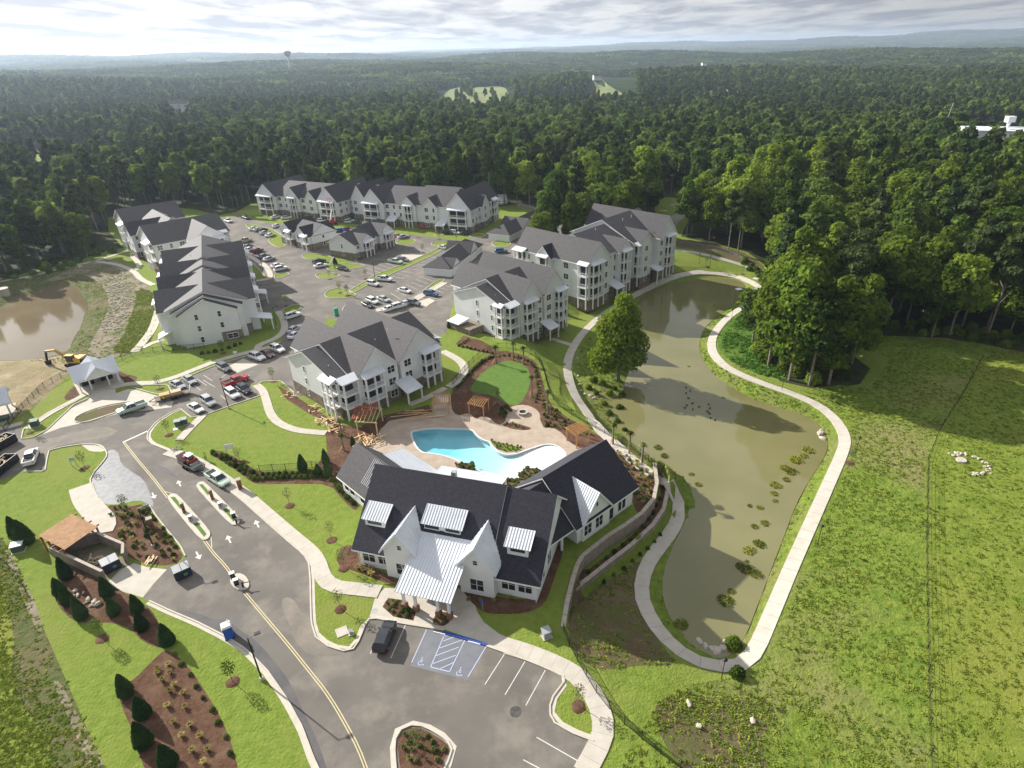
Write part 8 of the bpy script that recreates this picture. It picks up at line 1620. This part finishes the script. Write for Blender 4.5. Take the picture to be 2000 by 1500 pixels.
# people (tiny in the photograph)
def person(px, py, rz, shirt, label):
    p = GT(px, py); me = bpy.data.meshes.new('person'); V = [(0, 0, .95), (0, 0, 1.15), (0, 0, 1.38), (0, 0, 1.52), (.02, 0, 1.66), (0, .2, 1.40), (.03, .27, 1.12), (.12, .25, .88), (0, -.2, 1.40), (.05, -.27, 1.14), (.18, -.22, .92), (0, .1, .90), (.06, .11, .50), (.0, .12, .07), (.12, .12, .03), (0, -.1, .90), (-.03, -.11, .50), (-.08, -.12, .07), (.04, -.12, .03)]
    E_ = [(0, 1), (1, 2), (2, 3), (3, 4), (2, 5), (5, 6), (6, 7), (2, 8), (8, 9), (9, 10), (0, 11), (11, 12), (12, 13), (13, 14), (0, 15), (15, 16), (16, 17), (17, 18)]
    Rr = [.15, .14, .16, .06, .105, .065, .05, .035, .065, .05, .035, .1, .07, .05, .04, .1, .07, .05, .04]
    me.from_pydata(V, E_, []); o = bpy.data.objects.new('person', me); COL.objects.link(o); o.location = p; o.rotation_euler = (0, 0, rz); o.modifiers.new('s', 'SKIN')
    for i, r_ in enumerate(Rr): me.skin_vertices[0].data[i].radius = (r_, r_)
    me.skin_vertices[0].data[0].use_root = True; o.modifiers.new('u', 'SUBSURF').levels = 1; dg = bpy.context.evaluated_depsgraph_get(); me2 = bpy.data.meshes.new_from_object(o.evaluated_get(dg)); o.modifiers.clear(); o.data = me2; me2.materials.clear()
    for m_ in (shirt, M_denim, M_skin): me2.materials.append(m_)
    for f in me2.polygons: z = f.center.z; f.material_index = 1 if z < .93 and abs(f.center.y) < .22 else 2 if z > 1.48 or (z < 1.0 and abs(f.center.y) > .2) else 0; f.use_smooth = True
    hb = MB(); hb.blob((0, 0, 1.72), .115, .11, .09, 8, 5, .03); hb.build('hair', M_tire, o); tag(o, label, 'person')
person(403, 899, 2.5, M_hivis, 'worker in a yellow-green shirt standing on the drive pavement'); person(322, 786, 1.0, M_hivis, 'worker in a hi-vis shirt beside the long trailer'); person(753, 826, .5, M_denim, 'worker in dark clothes beside the timber frame')
# ------------------------------------------------------------------ tufts that break up the meadow and the banks
def tuft_points(P, n, bias=True):
    W = [tuple(a) for a in P]; A_ = np.array(W); xs = NR.uniform(A_[:, 0].min(), A_[:, 0].max(), n); ys = NR.uniform(A_[:, 1].min(), A_[:, 1].max(), n); k = in_poly(xs, ys, W) & ~in_poly(xs, ys, PONDw) & (ys > 10) & (xs < 150)
    nn = np.sin(xs/3.1+np.sin(ys/4.3)*2)+np.sin(ys/2.7+xs/7)+NR.normal(size=n)*.7; k &= nn > -1.1; return np.column_stack([xs[k], ys[k]])
RG = {i: r for i, r in enumerate(REG)}
walks = [o for o in bpy.data.objects if False]
TP = []; TK = []
PATHW = world_line([(1494,572),(1445,541),(1400,534),(1320,540),(1215,590),(1138,650),(1108,706),(1120,770),(1170,838),(1225,890),(1280,932),(1324,975),(1318,1030),(1270,1092),(1252,1160),(1290,1238),(1360,1293),(1440,1302),(1480,1262),(1540,1120),(1618,945),(1652,860),(1628,815),(1550,770),(1430,725),(1388,678),(1418,622),(1480,584)], 1)
for name, m_, P, it, wd in REG:
    n_ = {'meadow': 40000, 'pond_bank': 24000, 'rough_ground': 12000, 'rough_bank': 9000, 'field_grass': 6000, 'weedy_slope': 5000, 'bare_slope': 900, 'hay_field': 16000}.get(name, 0)
    if not n_: continue
    q_ = tuft_points(GTn(smooth_pts(P, True, it)), n_); TP.append(q_); TK += [1 if name in ('weedy_slope',) else 0]*len(q_)
TP = np.vstack(TP); TK = np.array(TK); dm = np.full(len(TP), 99.0)
for a, b in zip(PATHW[:-1], PATHW[1:]): dm = np.minimum(dm, seg_dist(TP[:, 0], TP[:, 1], a, b))
k = dm > 1.9; TP = TP[k]; TK = TK[k]; TZ = terrain(TP[:, 0], TP[:, 1]); k = TZ > WZ-.1; TP = TP[k]; TK = TK[k]; TZ = TZ[k]; print('tufts', len(TP))
L_tuft = leafmat('meadow_tuft', (.15, .22, .028), (.33, .37, .075), .5); L_tuft2 = leafmat('weed_tuft', (.07, .18, .025), (.15, .27, .04), .4)
tmes = [bpy.data.objects.new('grass_tuft', tuft_mesh(.10, .8, 14, .18, L_tuft, 'grass_tuft')), bpy.data.objects.new('weed_tuft', tuft_mesh(.4, 1.0, 22, .26, L_tuft2, 'weed_tuft'))]
me = bpy.data.meshes.new('grass_tufts'); me.from_pydata(np.column_stack([TP, TZ]).tolist(), [], [])
for nm, arr, ty in (('rot', NR.uniform(0, 6.28, len(TP)), 'FLOAT'), ('scl', NR.uniform(.45, 1.1, len(TP)), 'FLOAT'), ('typ', TK, 'INT')): at = me.attributes.new(nm, ty, 'POINT'); at.data.foreach_set('value', arr.astype(np.float32 if ty == 'FLOAT' else np.int32))
to_ = tag(linkmesh('grass_tufts', me), kind='stuff'); ng2 = ng.copy(); ng2.name = 'scatter_tufts'; infos = [n for n in ng2.nodes if n.bl_idname == 'GeometryNodeObjectInfo']
cmp_of = {}
for n in ng2.nodes:
    if n.bl_idname == 'GeometryNodeInstanceOnPoints':
        c_ = n.inputs['Selection'].links[0].from_node; idx_ = [s for s in c_.inputs if s.type == 'INT'][1].default_value; n.inputs['Instance'].links[0].from_node.inputs[0].default_value = tmes[idx_] if idx_ < 2 else None
to_.modifiers.new('scatter', 'NODES').node_group = ng2
